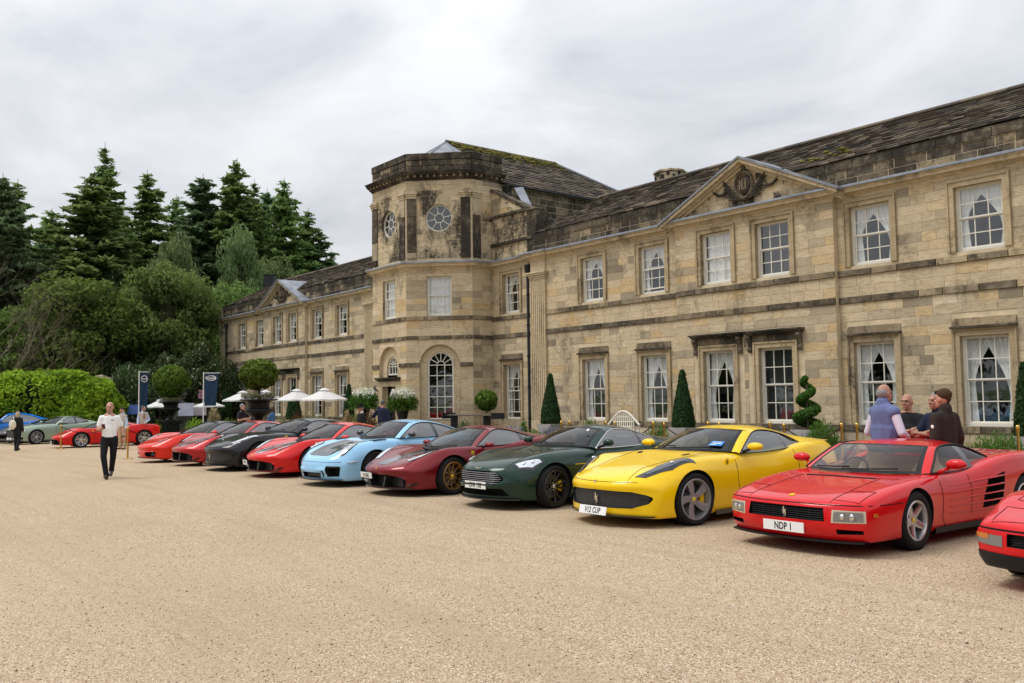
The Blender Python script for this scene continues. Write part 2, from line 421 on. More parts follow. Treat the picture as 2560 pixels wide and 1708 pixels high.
def sash_window(W, uc, z0, z1, w, dep=-0.2, rows=4, cols=3, curtain='tie', detail=2, surround=None, seed=0, hood=None, kind='window', name='window', open_=0.0, blackout=False):
 """dep = depth of the sash plane behind the wall face"""
 u0, u1 = uc - w / 2, uc + w / 2; fr = 0.07
 mb = MB()
 for a, b, c, e_ in ((u0, u0 + fr, z0, z1), (u1 - fr, u1, z0, z1), (u0 + fr, u1 - fr, z1 - fr * .8, z1), (u0 + fr, u1 - fr, z0, z0 + fr * 1.3)):
  mb.prism([(a, c), (b, c), (b, e_), (a, e_)], W, dep - 0.07, dep + 0.02)
 mb.prism([(u0 - 0.0, z0 - 0.05), (u1, z0 - 0.05), (u1, z0), (u0, z0)], W, dep - 0.05, dep + 0.09)
 win = mpart(mb.build(name, M_WHITE)); 
 a0, a1, c0, c1 = u0 + fr, u1 - fr, z0 + fr * 1.3, z1 - fr * .8
 zm = (c0 + c1) / 2; bars = MB(); bt = 0.014 if detail > 1 else 0.018
 pw = (a1 - a0) / cols; ph = (c1 - c0) / rows
 for s_ in (0, 1):                                     # lower sash sits behind the upper
  dd = dep - 0.03 - (0.035 if s_ == 0 else 0)
  lo, hi = (c0 + open_, zm + open_) if s_ == 0 else (zm, c1)
  for a, b, c, e_ in ((a0, a1, lo, lo + 0.045), (a0, a1, hi - 0.03, hi), (a0, a0 + 0.04, lo + .045, hi - .03), (a1 - 0.04, a1, lo + .045, hi - .03)):
   bars.prism([(a, c), (b, c), (b, e_), (a, e_)], W, dd - 0.02, dd + 0.02)
  nr = rows // 2
  for k in range(1, cols):
   a = a0 + pw * k; bars.prism([(a - bt, lo + .045), (a + bt, lo + .045), (a + bt, hi - .03), (a - bt, hi - .03)], W, dd - 0.015, dd + 0.015)
  for k in range(1, nr):
   c = lo + (hi - lo) * k / nr; bars.prism([(a0 + .04, c - bt), (a1 - .04, c - bt), (a1 - .04, c + bt), (a0 + .04, c + bt)], W, dd - 0.013, dd + 0.013)
 bars.build('glazing_bar', M_WHITE, win)
 r_ = random.Random(seed + 5)
 def pane(a, b, c, e_, dd):
  j = [r_.uniform(-.0012, .0012) for _ in range(4)]
  return [W(a, c, dd + j[0]), W(b, c, dd + j[1]), W(b, e_, dd + j[2]), W(a, e_, dd + j[3])]
 if detail > 1:
  for k in range(cols):
   for q in range(rows):
    dd = dep - 0.03 - (0.035 if q < rows // 2 else 0)
    from_py('pane', pane(a0 + pw * k + .004, a0 + pw * (k + 1) - .004, c0 + ph * q + .004, c0 + ph * (q + 1) - .004, dd), [(0, 1, 2, 3)], M_PANE, win)
 else:
  from_py('pane', pane(a0, a1, c0, c1, dep - 0.045), [(0, 1, 2, 3)], M_PANE, win)
 if blackout:
  from_py('blind', [W(u0, z0, dep - .16), W(u1, z0, dep - .16), W(u1, z1, dep - .16), W(u0, z1, dep - .16)], [(0, 1, 2, 3)], simple('dark_blind', (0.030, 0.033, 0.036), 0.7), win)
 elif curtain == 'net':
  m = MB(); curtain_mesh(W, a0, a1, c0, c1, dep - 0.13, 'net', m, -1, seed); m.build('curtain', M_CURT, win, True)
 elif curtain:
  for sgn in (-1, 1):
   m = MB(); um = (a0 + a1) / 2
   curtain_mesh(W, a0 if sgn < 0 else um - .12, um + .12 if sgn < 0 else a1, c0, c1, dep - 0.13 + sgn * .01, curtain, m, sgn, seed + sgn); m.build('curtain', M_CURT, win, True)
   if curtain == 'tie':
    m = MB(); curtain_mesh(W, a0 - .05 if sgn < 0 else um + .15, um - .15 if sgn < 0 else a1 + .05, c0, c1, dep - 0.24, curtain, m, sgn, seed + 9); m.build('drape', M_DRAPE, win, True)
 # stone reveal and the room behind
 m = MB()
 for q in ([(u0, z0), (u0, z1)], [(u0, z1), (u1, z1)], [(u1, z1), (u1, z0)], [(u1, z0), (u0, z0)]):
  (a, b), (c, e_) = q; m.add([W(a, b, 0.0), W(c, e_, 0.0), W(c, e_, dep - .07), W(a, b, dep - .07)], [(0, 1, 2, 3)])
 m.cur = 0.5; m.build('reveal', M_TRIM, win, tint=True)
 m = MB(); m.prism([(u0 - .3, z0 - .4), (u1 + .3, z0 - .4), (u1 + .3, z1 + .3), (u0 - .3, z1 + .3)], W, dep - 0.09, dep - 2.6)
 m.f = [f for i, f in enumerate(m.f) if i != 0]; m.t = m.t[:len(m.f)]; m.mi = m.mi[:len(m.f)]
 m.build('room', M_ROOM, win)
 if surround:
  sw, proud = surround; m = MB(); m.cur = r_.uniform(.3, .9)
  for k, (ww, pr) in enumerate(((sw, proud), (sw * 0.28, proud + .035))):   # architrave with a raised outer fillet
   o0, o1, oz = u0 - sw, u1 + sw, z1 + sw
   i0, i1, iz = (u0, u1, z1) if k == 0 else (u0 - sw + ww, u1 + sw - ww, z1 + sw - ww)
   b0 = pr if k == 0 else pr
   back = 0.0 if k == 0 else proud
   m.prism([(o0 - k * .004, z0), (i0, z0), (i0, iz), (o0 - k * .004, oz + k * .004)], W, back, b0)
   m.prism([(i1, z0), (o1 + k * .004, z0), (o1 + k * .004, oz + k * .004), (i1, iz)], W, back, b0)
   m.prism([(o0 - k * .004, oz + k * .004), (i0, iz), (i1, iz), (o1 + k * .004, oz + k * .004)], W, back, b0)
  m.build('surround', M_TRIM, win, tint=True)
 if hood == 'ledge':
  m = MB(); m.cur = 0.15; sw = surround[0]; zt = z1 + sw
  m.prism([(u0 - sw - .03, zt + .005), (u1 + sw + .03, zt + .005), (u1 + sw + .03, zt + .07), (u0 - sw - .03, zt + .07)], W, 0, 0.16)
  m.build('hood', M_PARA, win, tint=True)
  m = MB(); m.cur = r_.uniform(.45, .95); rr = .10
  m.prism([(u0 - sw - .02, zt + .075), (u1 + sw + .02, zt + .075), (u1 + sw + .02 - .02, zt + .30), (u0 - sw + .06, zt + .30), (u0 - sw - .0, zt + .2)], W, 0, 0.05)
  m.build('relieving_stone', M_BAND, win, tint=True)
 if hood == 'console':
  m = MB(); m.cur = .2; e0, e1, zt = u0 - surround[0] - .22, u1 + surround[0] + .22, z1 + surround[0] + .24
  m.cur = .75; m.prism([(e0 + .2, z1 + surround[0] + .01), (e1 - .2, z1 + surround[0] + .01), (e1 - .2, zt), (e0 + .2, zt)], W, 0, .05)
  m.cur = .1
  for k, (h_, p_) in enumerate(((.05, .16), (.06, .24), (.05, .30))):
   b_ = zt + sum((.05, .06, .05)[:k]); q = (0.0, .03, .06)[k]
   m.prism([(e0 - q, b_), (e1 + q, b_), (e1 + q, b_ + h_), (e0 - q, b_ + h_)], W, 0, p_)
  m.build('hood', M_PARA, win, tint=True)
  for ue in (e0 + .10, e1 - .10):
   m = MB(); m.cur = .3
   pr_ = [(0.02, zt), (.22, zt), (.23, zt - .08), (.17, zt - .16), (.10, zt - .28), (.07, zt - .40), (.12, zt - .47), (.09, zt - .56), (.02, zt - .58)]
   m.prism([(d, z) for d, z in pr_], lambda d, z, k, ue=ue: W(ue + k, z, d), -0.07, 0.07); m.build('console', M_BAND, win, 30, tint=True)
 return win
WX = [10.97, 14.32, 17.57, 19.95, 23.36, 26.63]; WW = 1.33
Z_PL, Z_LB, Z_SB, Z_CO = (0.58, 0.80), (4.57, 4.77), (5.43, 5.62), 7.90
back = MB(); back.cur = .5
def wing(sgn):
 near = sgn > 0
 def ho(grow, zg=0.0):
  H = []
  for i, x in enumerate(WX):
   x *= sgn
   H.append((x - WW / 2 - grow, x + WW / 2 + grow, 5.73, 7.60 + grow)); H.append((x - WW / 2 - grow, x + WW / 2 + grow, 0.78, 3.33 + grow))
  return H
 segs = [(8.05, 15.70, WING), (15.70, 22.25, BAY), (22.25, 29.85, WING)]
 for k, (a, b, W) in enumerate(segs):
  u0, u1 = (a, b) if sgn > 0 else (-b, -a)
  big = []
  for i, h in enumerate(ho(0.21)):
   hs = list(h)
   if i % 2 == 1: hs[3] = 3.86 if i // 2 not in (2, 3) else 3.80
   if i % 2 == 1 and i // 2 in (2, 3): hs[0] -= .23; hs[1] += .23
   if i % 2 == 0: hs[2] = 5.60
   big.append(tuple(hs))
  wall_cells(back, W, u0, u1, 0, 8.0, ho(0.0))
  sd = int(1000 + k * 10 + (0 if sgn > 0 else 500))
  lay(W, u0, u1, 0.80, 4.57, big, 0.290, seed=sd, near=near)
  lay(W, u0, u1, 4.77, 5.43, (), 0.33, seed=sd + 1, near=near, tmode=lambda r: r.uniform(.35, 1))
  lay(W, u0, u1, 5.62, 7.90, big, 0.285, seed=sd + 2, near=near)
  lay(W, u0, u1, 4.57, 4.77, (), 0.2, 'band', .7, 1.5, seed=sd + 3, near=near, d1=0.06)
  lay(W, u0, u1, 5.43, 5.62, (), 0.2, 'band', .5, 1.3, seed=sd + 4, near=near, d1=0.075)
  lay(W, u0, u1, 0.58, 0.775, (), 0.2, 'band', .7, 1.6, seed=sd + 5, near=near, d1=0.09)
  lay(W, u0, u1, 0.0, 0.58, (), 0.29, seed=sd + 6, near=False, d1=0.05)
 # little returns of the projecting bay
 for x in (15.70 * sgn, 22.25 * sgn):
  back.add([(x, -.2, 0), (x, -.4, 0), (x, -.4, 8.0), (x, -.2, 8.0)], [(0, 1, 2, 3)])
 # windows
 for i, x in enumerate(WX):
  W, dep = (BAY, -.15) if i in (2, 3) else (WING, -.14)
  dt = 2 if near else 1
  cu = 'tie'
  if near and i == 2: cu = 'net'
  sash_window(W, x * sgn, 5.73, 7.60, WW, dep, 4, 3, cu, dt, (0.2, 0.05), seed=i + (40 if near else 80), blackout=(near and i == 3), open_=0.10 if (near and i in (1,)) else 0.0)
  sash_window(W, x * sgn, 0.78, 3.33, WW, dep, 4, 3, 'tie', dt, (0.2, 0.05), seed=i + (60 if near else 99), blackout=((near and i == 3) or (not near and i == 2)), hood='console' if i in (2, 3) else 'ledge')
 # pilasters
 for a, b in ((7.05, 8.05), (29.85, 30.85)):
  u0, u1 = (a, b) if sgn > 0 else (-b, -a)
  m = MB(); m.cur = .6
  W = WING
  m.prism([(u0, 0), (u1, 0), (u1, 8.0), (u0, 8.0)], W, -.25, 0.09)
  for k in range(1): m.prism([(u0 - .03, 0), (u1 + .03, 0), (u1 + .03, .75), (u0 - .03, .75)], W, -.2, 0.14)
  for k, (z, e_) in enumerate(((7.05, .10), (7.13, .14), (7.22, .19), (7.30, .23))):
   m.prism([(u0 - e_ + .09, z), (u1 + e_ - .09, z), (u1 + e_ - .09, z + .075), (u0 - e_ + .09, z + .075)], W, -.1, e_ + .03)
  nf = 7; fw_ = (u1 - u0) / (nf * 2 + 1)
  for k in range(nf + 1):                            # fluted shaft: raised fillets between the flutes
   a_ = u0 + fw_ * 2 * k
   m.prism([(a_, .80), (a_ + fw_, .80), (a_ + fw_, 7.0), (a_, 7.0)], W, .09, 0.125)
  mpart(m.build('pilaster', M_ASH, tint=True))
wing(1); wing(-1)
# recess bays either side of the tower
for sgn in (1, -1):
 u0, u1 = (3.84, 7.05) if sgn > 0 else (-7.05, -3.84); xc = 5.27 * sgn; w_ = 1.26
 H = [(xc - w_ / 2, xc + w_ / 2, 5.73, 7.6), (xc - w_ / 2, xc + w_ / 2, .78, 3.33)]
 Hb = [(xc - w_ / 2 - .2, xc + w_ / 2 + .2, 5.6, 7.82), (xc - w_ / 2 - .2, xc + w_ / 2 + .2, .78, 3.75)]
 wall_cells(back, REC, u0, u1, 0, 8.0, H)
 n_ = sgn > 0
 lay(REC, u0, u1, .8, 4.57, Hb, .29, seed=71 + sgn, near=n_); lay(REC, u0, u1, 4.77, 5.43, (), .33, seed=73 + sgn, near=n_); lay(REC, u0, u1, 5.62, 7.9, Hb, .285, seed=75 + sgn, near=n_)
 lay(REC, u0, u1, 4.57, 4.77, (), .2, 'band', .5, 1.2, seed=76 + sgn, near=n_, d1=.06); lay(REC, u0, u1, 5.43, 5.62, (), .2, 'band', .5, 1.2, seed=77 + sgn, near=n_, d1=.07)
 lay(REC, u0, u1, .0, .8, (), .29, seed=78 + sgn)
 if True:
  sash_window(REC, xc, 5.73, 7.6, w_, -.2, 4, 3, 'tie', 2, (.18, .04), seed=301); sash_window(REC, xc, .78, 3.33, w_, -.2, 4, 3, 'tie', 2, (.18, .04), seed=303, hood='ledge', open_=.22)

# ---- tower -------------------------------------------------------------------
def ring_pts(uc, zc, r, a0, a1, n): return [(uc + r * cos(a0 + (a1 - a0) * i / n), zc + r * sin(a0 + (a1 - a0) * i / n)) for i in range(n + 1)]
def spandrel(mb, W, uc, zs, r, top, d0, d1, half=None):
 half = half or r
 for sg in (1, -1):
  arc = [(uc + sg * r * sin(pi / 2 * i / 10), zs + r * cos(pi / 2 * i / 10)) for i in range(11)]
  poly = [(uc, top)] + [arc[0]] + arc[1:] + ([(uc + sg * half, zs)] if half > r + 1e-6 else []) + [(uc + sg * half, top)]
  if sg > 0: poly = poly[::-1]
  mb.prism(poly, W, d0, d1)
def voussoirs(W, uc, zc, r0, r1, a0, a1, n, d1, name, mat, tint, parent=None):
 for k in range(n):
  b0 = a0 + (a1 - a0) * k / n + .008; b1 = a0 + (a1 - a0) * (k + 1) / n - .008
  m = MB(); m.cur = tint(k)
  poly = ring_pts(uc, zc, r0, b0, b1, 3) + ring_pts(uc, zc, r1, b1, b0, 3)
  m.prism(poly, W, -0.01, d1); o = m.build(name, mat, parent, tint=True)
  if parent is None: mpart(o)
def arched_window(W, uc, z0, zs, r, dep, door=False, rows=3, seed=0):
 """round-headed glazing with radiating bars"""
 m = MB(); t_ = .075
 outer = [(uc - r, z0), (uc + r, z0)] + ring_pts(uc, zs, r, 0, pi, 24)[0:]; 
 inner = [(uc - r + t_, z0 + t_), (uc + r - t_, z0 + t_)] + ring_pts(uc, zs, r - t_, 0, pi, 24)
 n = len(outer)
 v = [W(a, b, dep + .03) for a, b in outer] + [W(a, b, dep + .03) for a, b in inner] + [W(a, b, dep - .06) for a, b in inner]
 m.add(v, [(i, (i + 1) % n, n + (i + 1) % n, n + i) for i in range(n)] + [(n + i, n + (i + 1) % n, 2 * n + (i + 1) % n, 2 * n + i) for i in range(n)])
 win = mpart(m.build('arched_window', M_WHITE))
 b = MB(); bt = .018; ri = r - t_
 def bar(p, q):
  (a0, c0), (a1, c1) = p, q; L = hypot(a1 - a0, c1 - c0); nx, nz = -(c1 - c0) / L * bt, (a1 - a0) / L * bt
  b.prism([(a0 - nx, c0 - nz), (a1 - nx, c1 - nz), (a1 + nx, c1 + nz), (a0 + nx, c0 + nz)], W, dep - .03, dep + .01)
 x3 = ri / 3
 for sg in (-1, 1): bar((uc + sg * x3, z0 + t_), (uc + sg * x3, zs))
 nr = rows
 for k in range(1, nr + 1):
  z = z0 + t_ + (zs - z0 - t_) * k / nr; bar((uc - ri, z), (uc + ri, z))
 arc = ring_pts(uc, zs, x3, 0, pi, 10)
 for p, q in zip(arc, arc[1:]): bar(p, q)
 for k in range(1, 6): a = pi * k / 6; bar((uc + x3 * cos(a), zs + x3 * sin(a)), (uc + ri * cos(a), zs + ri * sin(a)))
 b.build('glazing_bar', M_WHITE, win)
 # panes: one per cell
 for k in range(nr):
  za, zb = z0 + t_ + (zs - z0 - t_) * k / nr, z0 + t_ + (zs - z0 - t_) * (k + 1) / nr
  for q in range(3):
   ua = uc - ri + 2 * x3 * q; from_py('pane', [W(ua, za, dep - .012), W(ua + 2 * x3, za, dep - .012), W(ua + 2 * x3, zb, dep - .012), W(ua, zb, dep - .012)], [(0, 1, 2, 3)], M_PANE, win)
 pv = [W(a, c, dep - .012) for a, c in ring_pts(uc, zs, ri, 0, pi, 20)]; from_py('pane', pv, [tuple(range(len(pv)))], M_PANE, win)
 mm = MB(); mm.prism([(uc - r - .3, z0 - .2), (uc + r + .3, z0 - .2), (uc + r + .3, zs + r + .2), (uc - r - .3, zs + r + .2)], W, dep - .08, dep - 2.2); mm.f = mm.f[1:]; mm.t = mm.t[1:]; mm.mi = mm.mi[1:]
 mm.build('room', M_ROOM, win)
 return win
def tower_face(W, L, main, seed):
 mid = L / 2; R0, ZS = 0.97, 3.37
 H = [(mid - .6, mid + .6, 5.7, 7.6)]; near = main
 wall_cells(back, W, 0, L, 0, 8.3, H + [(mid - R0, mid + R0, 0, ZS + R0)])
 Hb = H + [(mid - R0, mid + R0, 0, ZS + R0 + .001)]
 lay(W, 0, L, .0, ZS - .08, Hb, .30, seed=seed, near=near); lay(W, 0, L, ZS + .10, 4.58, Hb, .29, seed=seed + 1, near=near); lay(W, 0, L, 4.75, 5.5, (), .37, seed=seed + 2, near=near); lay(W, 0, L, 5.68, 8.0, Hb, .29, seed=seed + 3, near=near)
 lay(W, 0, L, 4.58, 4.75, (), .2, 'band', .4, .9, seed=seed + 4, near=near, d1=.06); lay(W, 0, L, 5.5, 5.68, (), .2, 'band', .4, .9, seed=seed + 5, near=near, d1=.07)
 m = MB(); m.cur = .2                                    # impost moulding, stopped by the arch
 for a, b in ((0, mid - R0), (mid + R0, L)): m.prism([(a, ZS - .08), (b, ZS - .08), (b, ZS + .10), (a, ZS + .10)], W, 0, .07)
 mpart(m.build('impost_moulding', M_BAND, tint=True))
 m = MB(); m.cur = .62; spandrel(m, W, mid, ZS, R0, ZS + R0, -.02, .012); mpart(m.build('spandrel', M_ASH, tint=True))
 # recessed order of the arch
 ri = .63 if main else .47; rec = -.16
 m = MB(); m.cur = .55
 arc = ring_pts(mid, ZS, R0, 0, pi, 24); m.grid([[W(a, c, .012) for a, c in arc], [W(a, c, rec) for a, c in arc]])
 for sg in (-1, 1): u_ = mid + sg * R0; m.add([W(u_, 0, .012), W(u_, ZS, .012), W(u_, ZS, rec), W(u_, 0, rec)], [(0, 1, 2, 3)])
 spandrel(m, W, mid, ZS, ri, ZS + R0 - .001, rec - .03, rec, half=R0 - .001)
 zb = .79 if main else 2.95
 for a, b in ((mid - R0, mid - ri), (mid + ri, mid + R0)): m.prism([(a, 0), (b, 0), (b, ZS), (a, ZS)], W, rec - .03, rec)
 if main: m.prism([(mid - ri, 0), (mid + ri, 0), (mid + ri, zb - .04), (mid - ri, zb - .04)], W, rec - .03, rec)
 arc = ring_pts(mid, ZS, ri, 0, pi, 24); m.grid([[W(a, c, rec) for a, c in arc], [W(a, c, rec - .2) for a, c in arc]])
 for sg in (-1, 1): u_ = mid + sg * ri; m.add([W(u_, zb, rec), W(u_, ZS, rec), W(u_, ZS, rec - .2), W(u_, zb, rec - .2)], [(0, 1, 2, 3)])
 mpart(m.build('arch_recess', M_ASH, tint=True))
 return mid, ri, ZS, rec
def tower_upper(W, L, seed, oc=True):
 mid = L / 2; zc, r0 = 10.40, .66
 H = [(mid - .80, mid + .80, zc - .80, zc + .80)] if oc else []
 wall_cells(back, W, 0, L, 8.3, 12.7, H)
 lay(W, .52, L - .52, 8.45, zc - .80, H, .31, 'tow', .45, .8, seed=seed, near=True, tmode=lambda r: r.uniform(0, .8)); lay(W, .52, L - .52, zc - .80, zc + .8, H, .32, 'tow', .4, .9, seed=seed + 1, near=True)
 lay(W, .52, L - .52, zc + .80, 11.75, H, .28, 'tow', .5, 1.0, seed=seed + 2, near=True, tmode=lambda r: r.uniform(.4, 1)); lay(W, 0, L, 11.75, 12.25, (), .25, 'ash', .6, 1.2, seed=seed + 3, near=True)
 for a, b in ((.06, .52), (L - .52, L - .06)):           # corner pilasters, each of stacked blocks
  for z0, z1 in ((8.45, 8.72), (8.72, 9.6), (9.6, 10.5), (10.5, 11.35)):
   m = MB(); m.cur = rng.uniform(0, .5) if z0 > 8.5 else .1
   stone_box(m, W, a + .003, b - .003, z0 + .003, z1 - .003, 0, .06 if z0 > 8.5 else .10, .01); mpart(m.build('pilaster_block', M_PARA if rng.random() < .6 else M_TOWER, tint=True))
  m = MB(); m.cur = .5
  for z, e_ in ((11.35, .02), (11.45, .05), (11.55, .09)): m.prism([(a - e_, z), (b + e_, z), (b + e_, z + .09), (a - e_, z + .09)], W, 0, .07 + e_)
  m.prism([(a, 11.64), (b, 11.64), (b, 11.78), (a, 11.78)], W, 0, .05); mpart(m.build('pilaster_capital', M_TOWER, tint=True))
 if not oc: return
 # plate with a round hole, ring of voussoirs, window
 m = MB(); m.cur = .45; n = 32
 sq = []
 for i in range(n):
  a = 2 * pi * i / n + pi / 4 * 0; k = .80 / max(abs(cos(a)), abs(sin(a))); sq.append((mid + k * cos(a), zc + k * sin(a)))
 ci = [(mid + r0 * cos(2 * pi * i / n), zc + r0 * sin(2 * pi * i / n)) for i in range(n)]
 m.grid([[W(a, c, .012) for a, c in sq], [W(a, c, .012) for a, c in ci], [W(a, c, -.2) for a, c in ci]], close=True)
 mpart(m.build('oculus_plate', M_TOWER, tint=True))
 voussoirs(W, mid, zc, r0 + .01, r0 + .36, 0, 2 * pi, 16, .018, 'voussoir', M_TOWER, lambda k: .08 if k in (11, 12, 10, 13) else .3 + .6 * ((k * 37) % 10) / 10)
 dep = -.14; f = MB()
 co = ring_pts(mid, zc, r0, 0, 2 * pi, n)[:-1]; cin = ring_pts(mid, zc, r0 - .06, 0, 2 * pi, n)[:-1]
 f.grid([[W(a, c, dep + .03) for a, c in co], [W(a, c, dep + .03) for a, c in cin], [W(a, c, dep - .05) for a, c in cin]], close=True)
 win = mpart(f.build('oculus_window', M_WHITE)); b = MB()
 for q in range(8):
  a = 2 * pi * q / 8 + .2; p0, p1 = .22, r0 - .05; nx, nz = -sin(a) * .014, cos(a) * .014
  b.prism([(mid + p0 * cos(a) - nx, zc + p0 * sin(a) - nz), (mid + p1 * cos(a) - nx, zc + p1 * sin(a) - nz), (mid + p1 * cos(a) + nx, zc + p1 * sin(a) + nz), (mid + p0 * cos(a) + nx, zc + p0 * sin(a) + nz)], W, dep - .02, dep + .012)
 c0, c1 = ring_pts(mid, zc, .235, 0, 2 * pi, 20)[:-1], ring_pts(mid, zc, .205, 0, 2 * pi, 20)[:-1]
 b.grid([[W(a, c, dep - .02) for a, c in c0], [W(a, c, dep + .014) for a, c in c0], [W(a, c, dep + .014) for a, c in c1], [W(a, c, dep - .02) for a, c in c1]], close=True)
 b.build('glazing_bar', M_WHITE, win)
 for q in range(8):
  a0, a1 = 2 * pi * q / 8 + .2, 2 * pi * (q + 1) / 8 + .2; j = rng.uniform(-.02, .02)
  pl = ring_pts(mid, zc, r0 - .03, a0, a1, 4) + ring_pts(mid, zc, .22, a1, a0, 3); pv = [W(a, c, dep - .01 + j * (a - mid)) for a, c in pl]
  from_py('pane', pv, [tuple(range(len(pv)))], M_PANE, win)
 pv = [W(a, c, dep - .01) for a, c in ring_pts(mid, zc, .21, 0, 2 * pi, 14)[:-1]]; from_py('pane', pv, [tuple(range(len(pv)))], M_PANE, win)
 mm = MB(); mm.prism([(mid - 1, zc - 1), (mid + 1, zc - 1), (mid + 1, zc + 1), (mid - 1, zc + 1)], W, dep - .12, dep - 1.6); mm.f = mm.f[1:]; mm.t = mm.t[1:]; mm.mi = mm.mi[1:]; mm.build('room', M_ROOM2, win)
for W, L, main, sd in ((TA, 3.16, False, 400), (TB, LB, True, 430), (TBL, LB, True, 460)):
 mid, ri, ZS, rec = tower_face(W, L, main, sd)
 if main: arched_window(W, mid, .79, ZS, ri, rec - .1, rows=5)
 else: arched_window(W, mid, 2.95, ZS, ri, rec - .1, rows=1)
 tower_upper(W, L, sd + 12)
 sash_window(W, mid, 5.7, 7.6, 1.2, -.14, 4, 3, 'net', 2, None, seed=sd + 8)
for W, L in ((TC, 1.19), (TCL, 1.19)):
 wall_cells(back, W, 0, L, 0, 8.3, [])
 for z0, z1, ch in ((0, 4.58, .3), (4.75, 5.5, .37), (5.68, 8.0, .29)): lay(W, 0, L, z0, z1, (), ch, seed=int(z0 * 10) + 510, near=W is TC)
 lay(W, 0, L, 4.58, 4.75, (), .2, 'band', .4, .9, seed=520, near=W is TC, d1=.06); lay(W, 0, L, 5.5, 5.68, (), .2, 'band', .4, .9, seed=521, near=W is TC, d1=.07)
 L2 = 1.85; W2 = W if W is TC else Wall((-3.84, .66), (0, -1))
 wall_cells(back, W2, 0, L2, 8.3, 12.7, []); lay(W2, .55, L2, 8.45, 11.75, (), .31, 'tow', .35, .8, seed=530, near=W is TC); lay(W2, 0, L2, 11.75, 12.25, (), .25, 'ash', .5, 1, seed=531)
 for z0, z1 in ((8.45, 8.72), (8.72, 9.6), (9.6, 10.5), (10.5, 11.35)):
  a, b = (.05, .5) if W is TC else (L2 - .5, L2 - .05); m = MB(); m.cur = rng.uniform(0, .4); stone_box(m, W2, a, b, z0 + .003, z1 - .003, 0, .06, .01); mpart(m.build('pilaster_block', M_PARA if z0 < 10.4 else M_TOWER, tint=True))
 a, b = (.05, .5) if W is TC else (L2 - .5, L2 - .05); m = MB(); m.cur = .5
 for z, e_ in ((11.35, .02), (11.45, .05), (11.55, .09)): m.prism([(a - e_, z), (b + e_, z), (b + e_, z + .09), (a - e_, z + .09)], W2, 0, .07 + e_)
 mpart(m.build('pilaster_capital', M_TOWER, tint=True))
# door case on the front face of the tower
W = TA; mid = 1.58
m = MB(); m.cur = .6; rec = -.16
for a, b in ((mid - .97, mid - .62), (mid + .62, mid + .97)): m.prism([(a, 0), (b, 0), (b, 2.40), (a, 2.40)], W, rec, .05)
m.prism([(mid - .97, 2.40), (mid + .97, 2.40), (mid + .97, 2.66), (mid - .97, 2.66)], W, rec, .05); mpart(m.build('door_case', M_ASH, tint=True))
m = MB(); m.cur = .1
for z, e_ in ((2.66, .10), (2.72, .17), (2.78, .22)): m.prism([(mid - .95 - e_ * .5, z), (mid + .95 + e_ * .5, z), (mid + .95 + e_ * .5, z + .058), (mid - .95 - e_ * .5, z + .058)], W, rec, .05 + e_)
mpart(m.build('door_hood', M_PARA, tint=True))
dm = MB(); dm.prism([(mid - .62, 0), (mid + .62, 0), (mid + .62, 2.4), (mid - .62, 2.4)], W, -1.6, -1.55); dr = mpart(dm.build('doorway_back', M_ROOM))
dm = MB()
for sg in (-1, 1):
 u_ = mid + sg * .62; dm.add([W(u_, 0, rec), W(u_, 2.4, rec), W(u_, 2.4, -1.55), W(u_, 0, -1.55)], [(0, 1, 2, 3)])
dm.add([W(mid - .62, 2.4, rec), W(mid + .62, 2.4, rec), W(mid + .62, 2.4, -1.55), W(mid - .62, 2.4, -1.55)], [(0, 1, 2, 3)]); mpart(dm.build('doorway_reveal', M_ROOM2))
dm = MB(); M_DOOR = simple('dark_door_paint', (0.018, 0.022, 0.02), 0.3, coat=.3)
dm.prism([(mid - .60, .15), (mid - .53, .15), (mid - .53, 2.38), (mid - .60, 2.38)], W, -.35, -.28)
dm.prism([(mid - .02, .15), (mid + .04, .15), (mid + .04, 2.38), (mid - .02, 2.38)], W, -.35, -.28)
dm.prism([(mid + .53, .15), (mid + .60, .15), (mid + .60, 2.38), (mid + .53, 2.38)], W, -.35, -.28)
for z in (.15, 1.0, 2.3): dm.prism([(mid - .53, z), (mid + .53, z), (mid + .53, z + .07), (mid - .53, z + .07)], W, -.34, -.285)
dr = mpart(dm.build('door', M_DOOR)); from_py('pane', [W(mid - .53, .2, -.31), W(mid + .53, .2, -.31), W(mid + .53, 2.3, -.31), W(mid - .53, 2.3, -.31)], [(0, 1, 2, 3)], M_PANE, dr)
m = MB(); m.cur = .5
for k in range(2): m.box((-1.3 + k * .15, -3.95 + k * .3, 0), (1.3 - k * .15, -3.46, .075 + .075 * k))
mpart(m.build('door_step', M_ASH, tint=True))

# ---- cornices ----------------------------------------------------------------
def corn_path():
 R = [(3.84, 0), (7.05, 0), (7.05, -.3), (8.05, -.3), (8.05, -.2), (15.7, -.2), (15.7, -.4), (22.25, -.4), (22.25, -.2), (29.85, -.2), (29.85, -.3), (30.9, -.3), (30.9, 8)]
 Lf = [(-x, y) for x, y in R][::-1]
 return Lf + [(-3.84, -1.19), (-1.58, -3.45), (1.58, -3.45), (3.84, -1.19)] + R
PATH = corn_path()
m = MB(); m.cur = .8
sweep(m, PATH, [(0, 7.88), (.02, 7.88), (.02, 7.95), (.07, 7.99), (.10, 8.03), (.26, 8.05), (.27, 8.12), (.33, 8.17), (.36, 8.19)]); mpart(m.build('cornice', M_ASH, tint=True))
m = MB(); sweep(m, PATH, [(.36, 8.18), (.375, 8.195), (.372, 8.25), (.34, 8.275), (-.1, 8.34)]); mpart(m.build('cornice_flashing', M_LEAD, smooth=False))
OCT = [(-3.84, .66), (-3.84, -1.19), (-1.58, -3.45), (1.58, -3.45), (3.84, -1.19), (3.84, .66)]
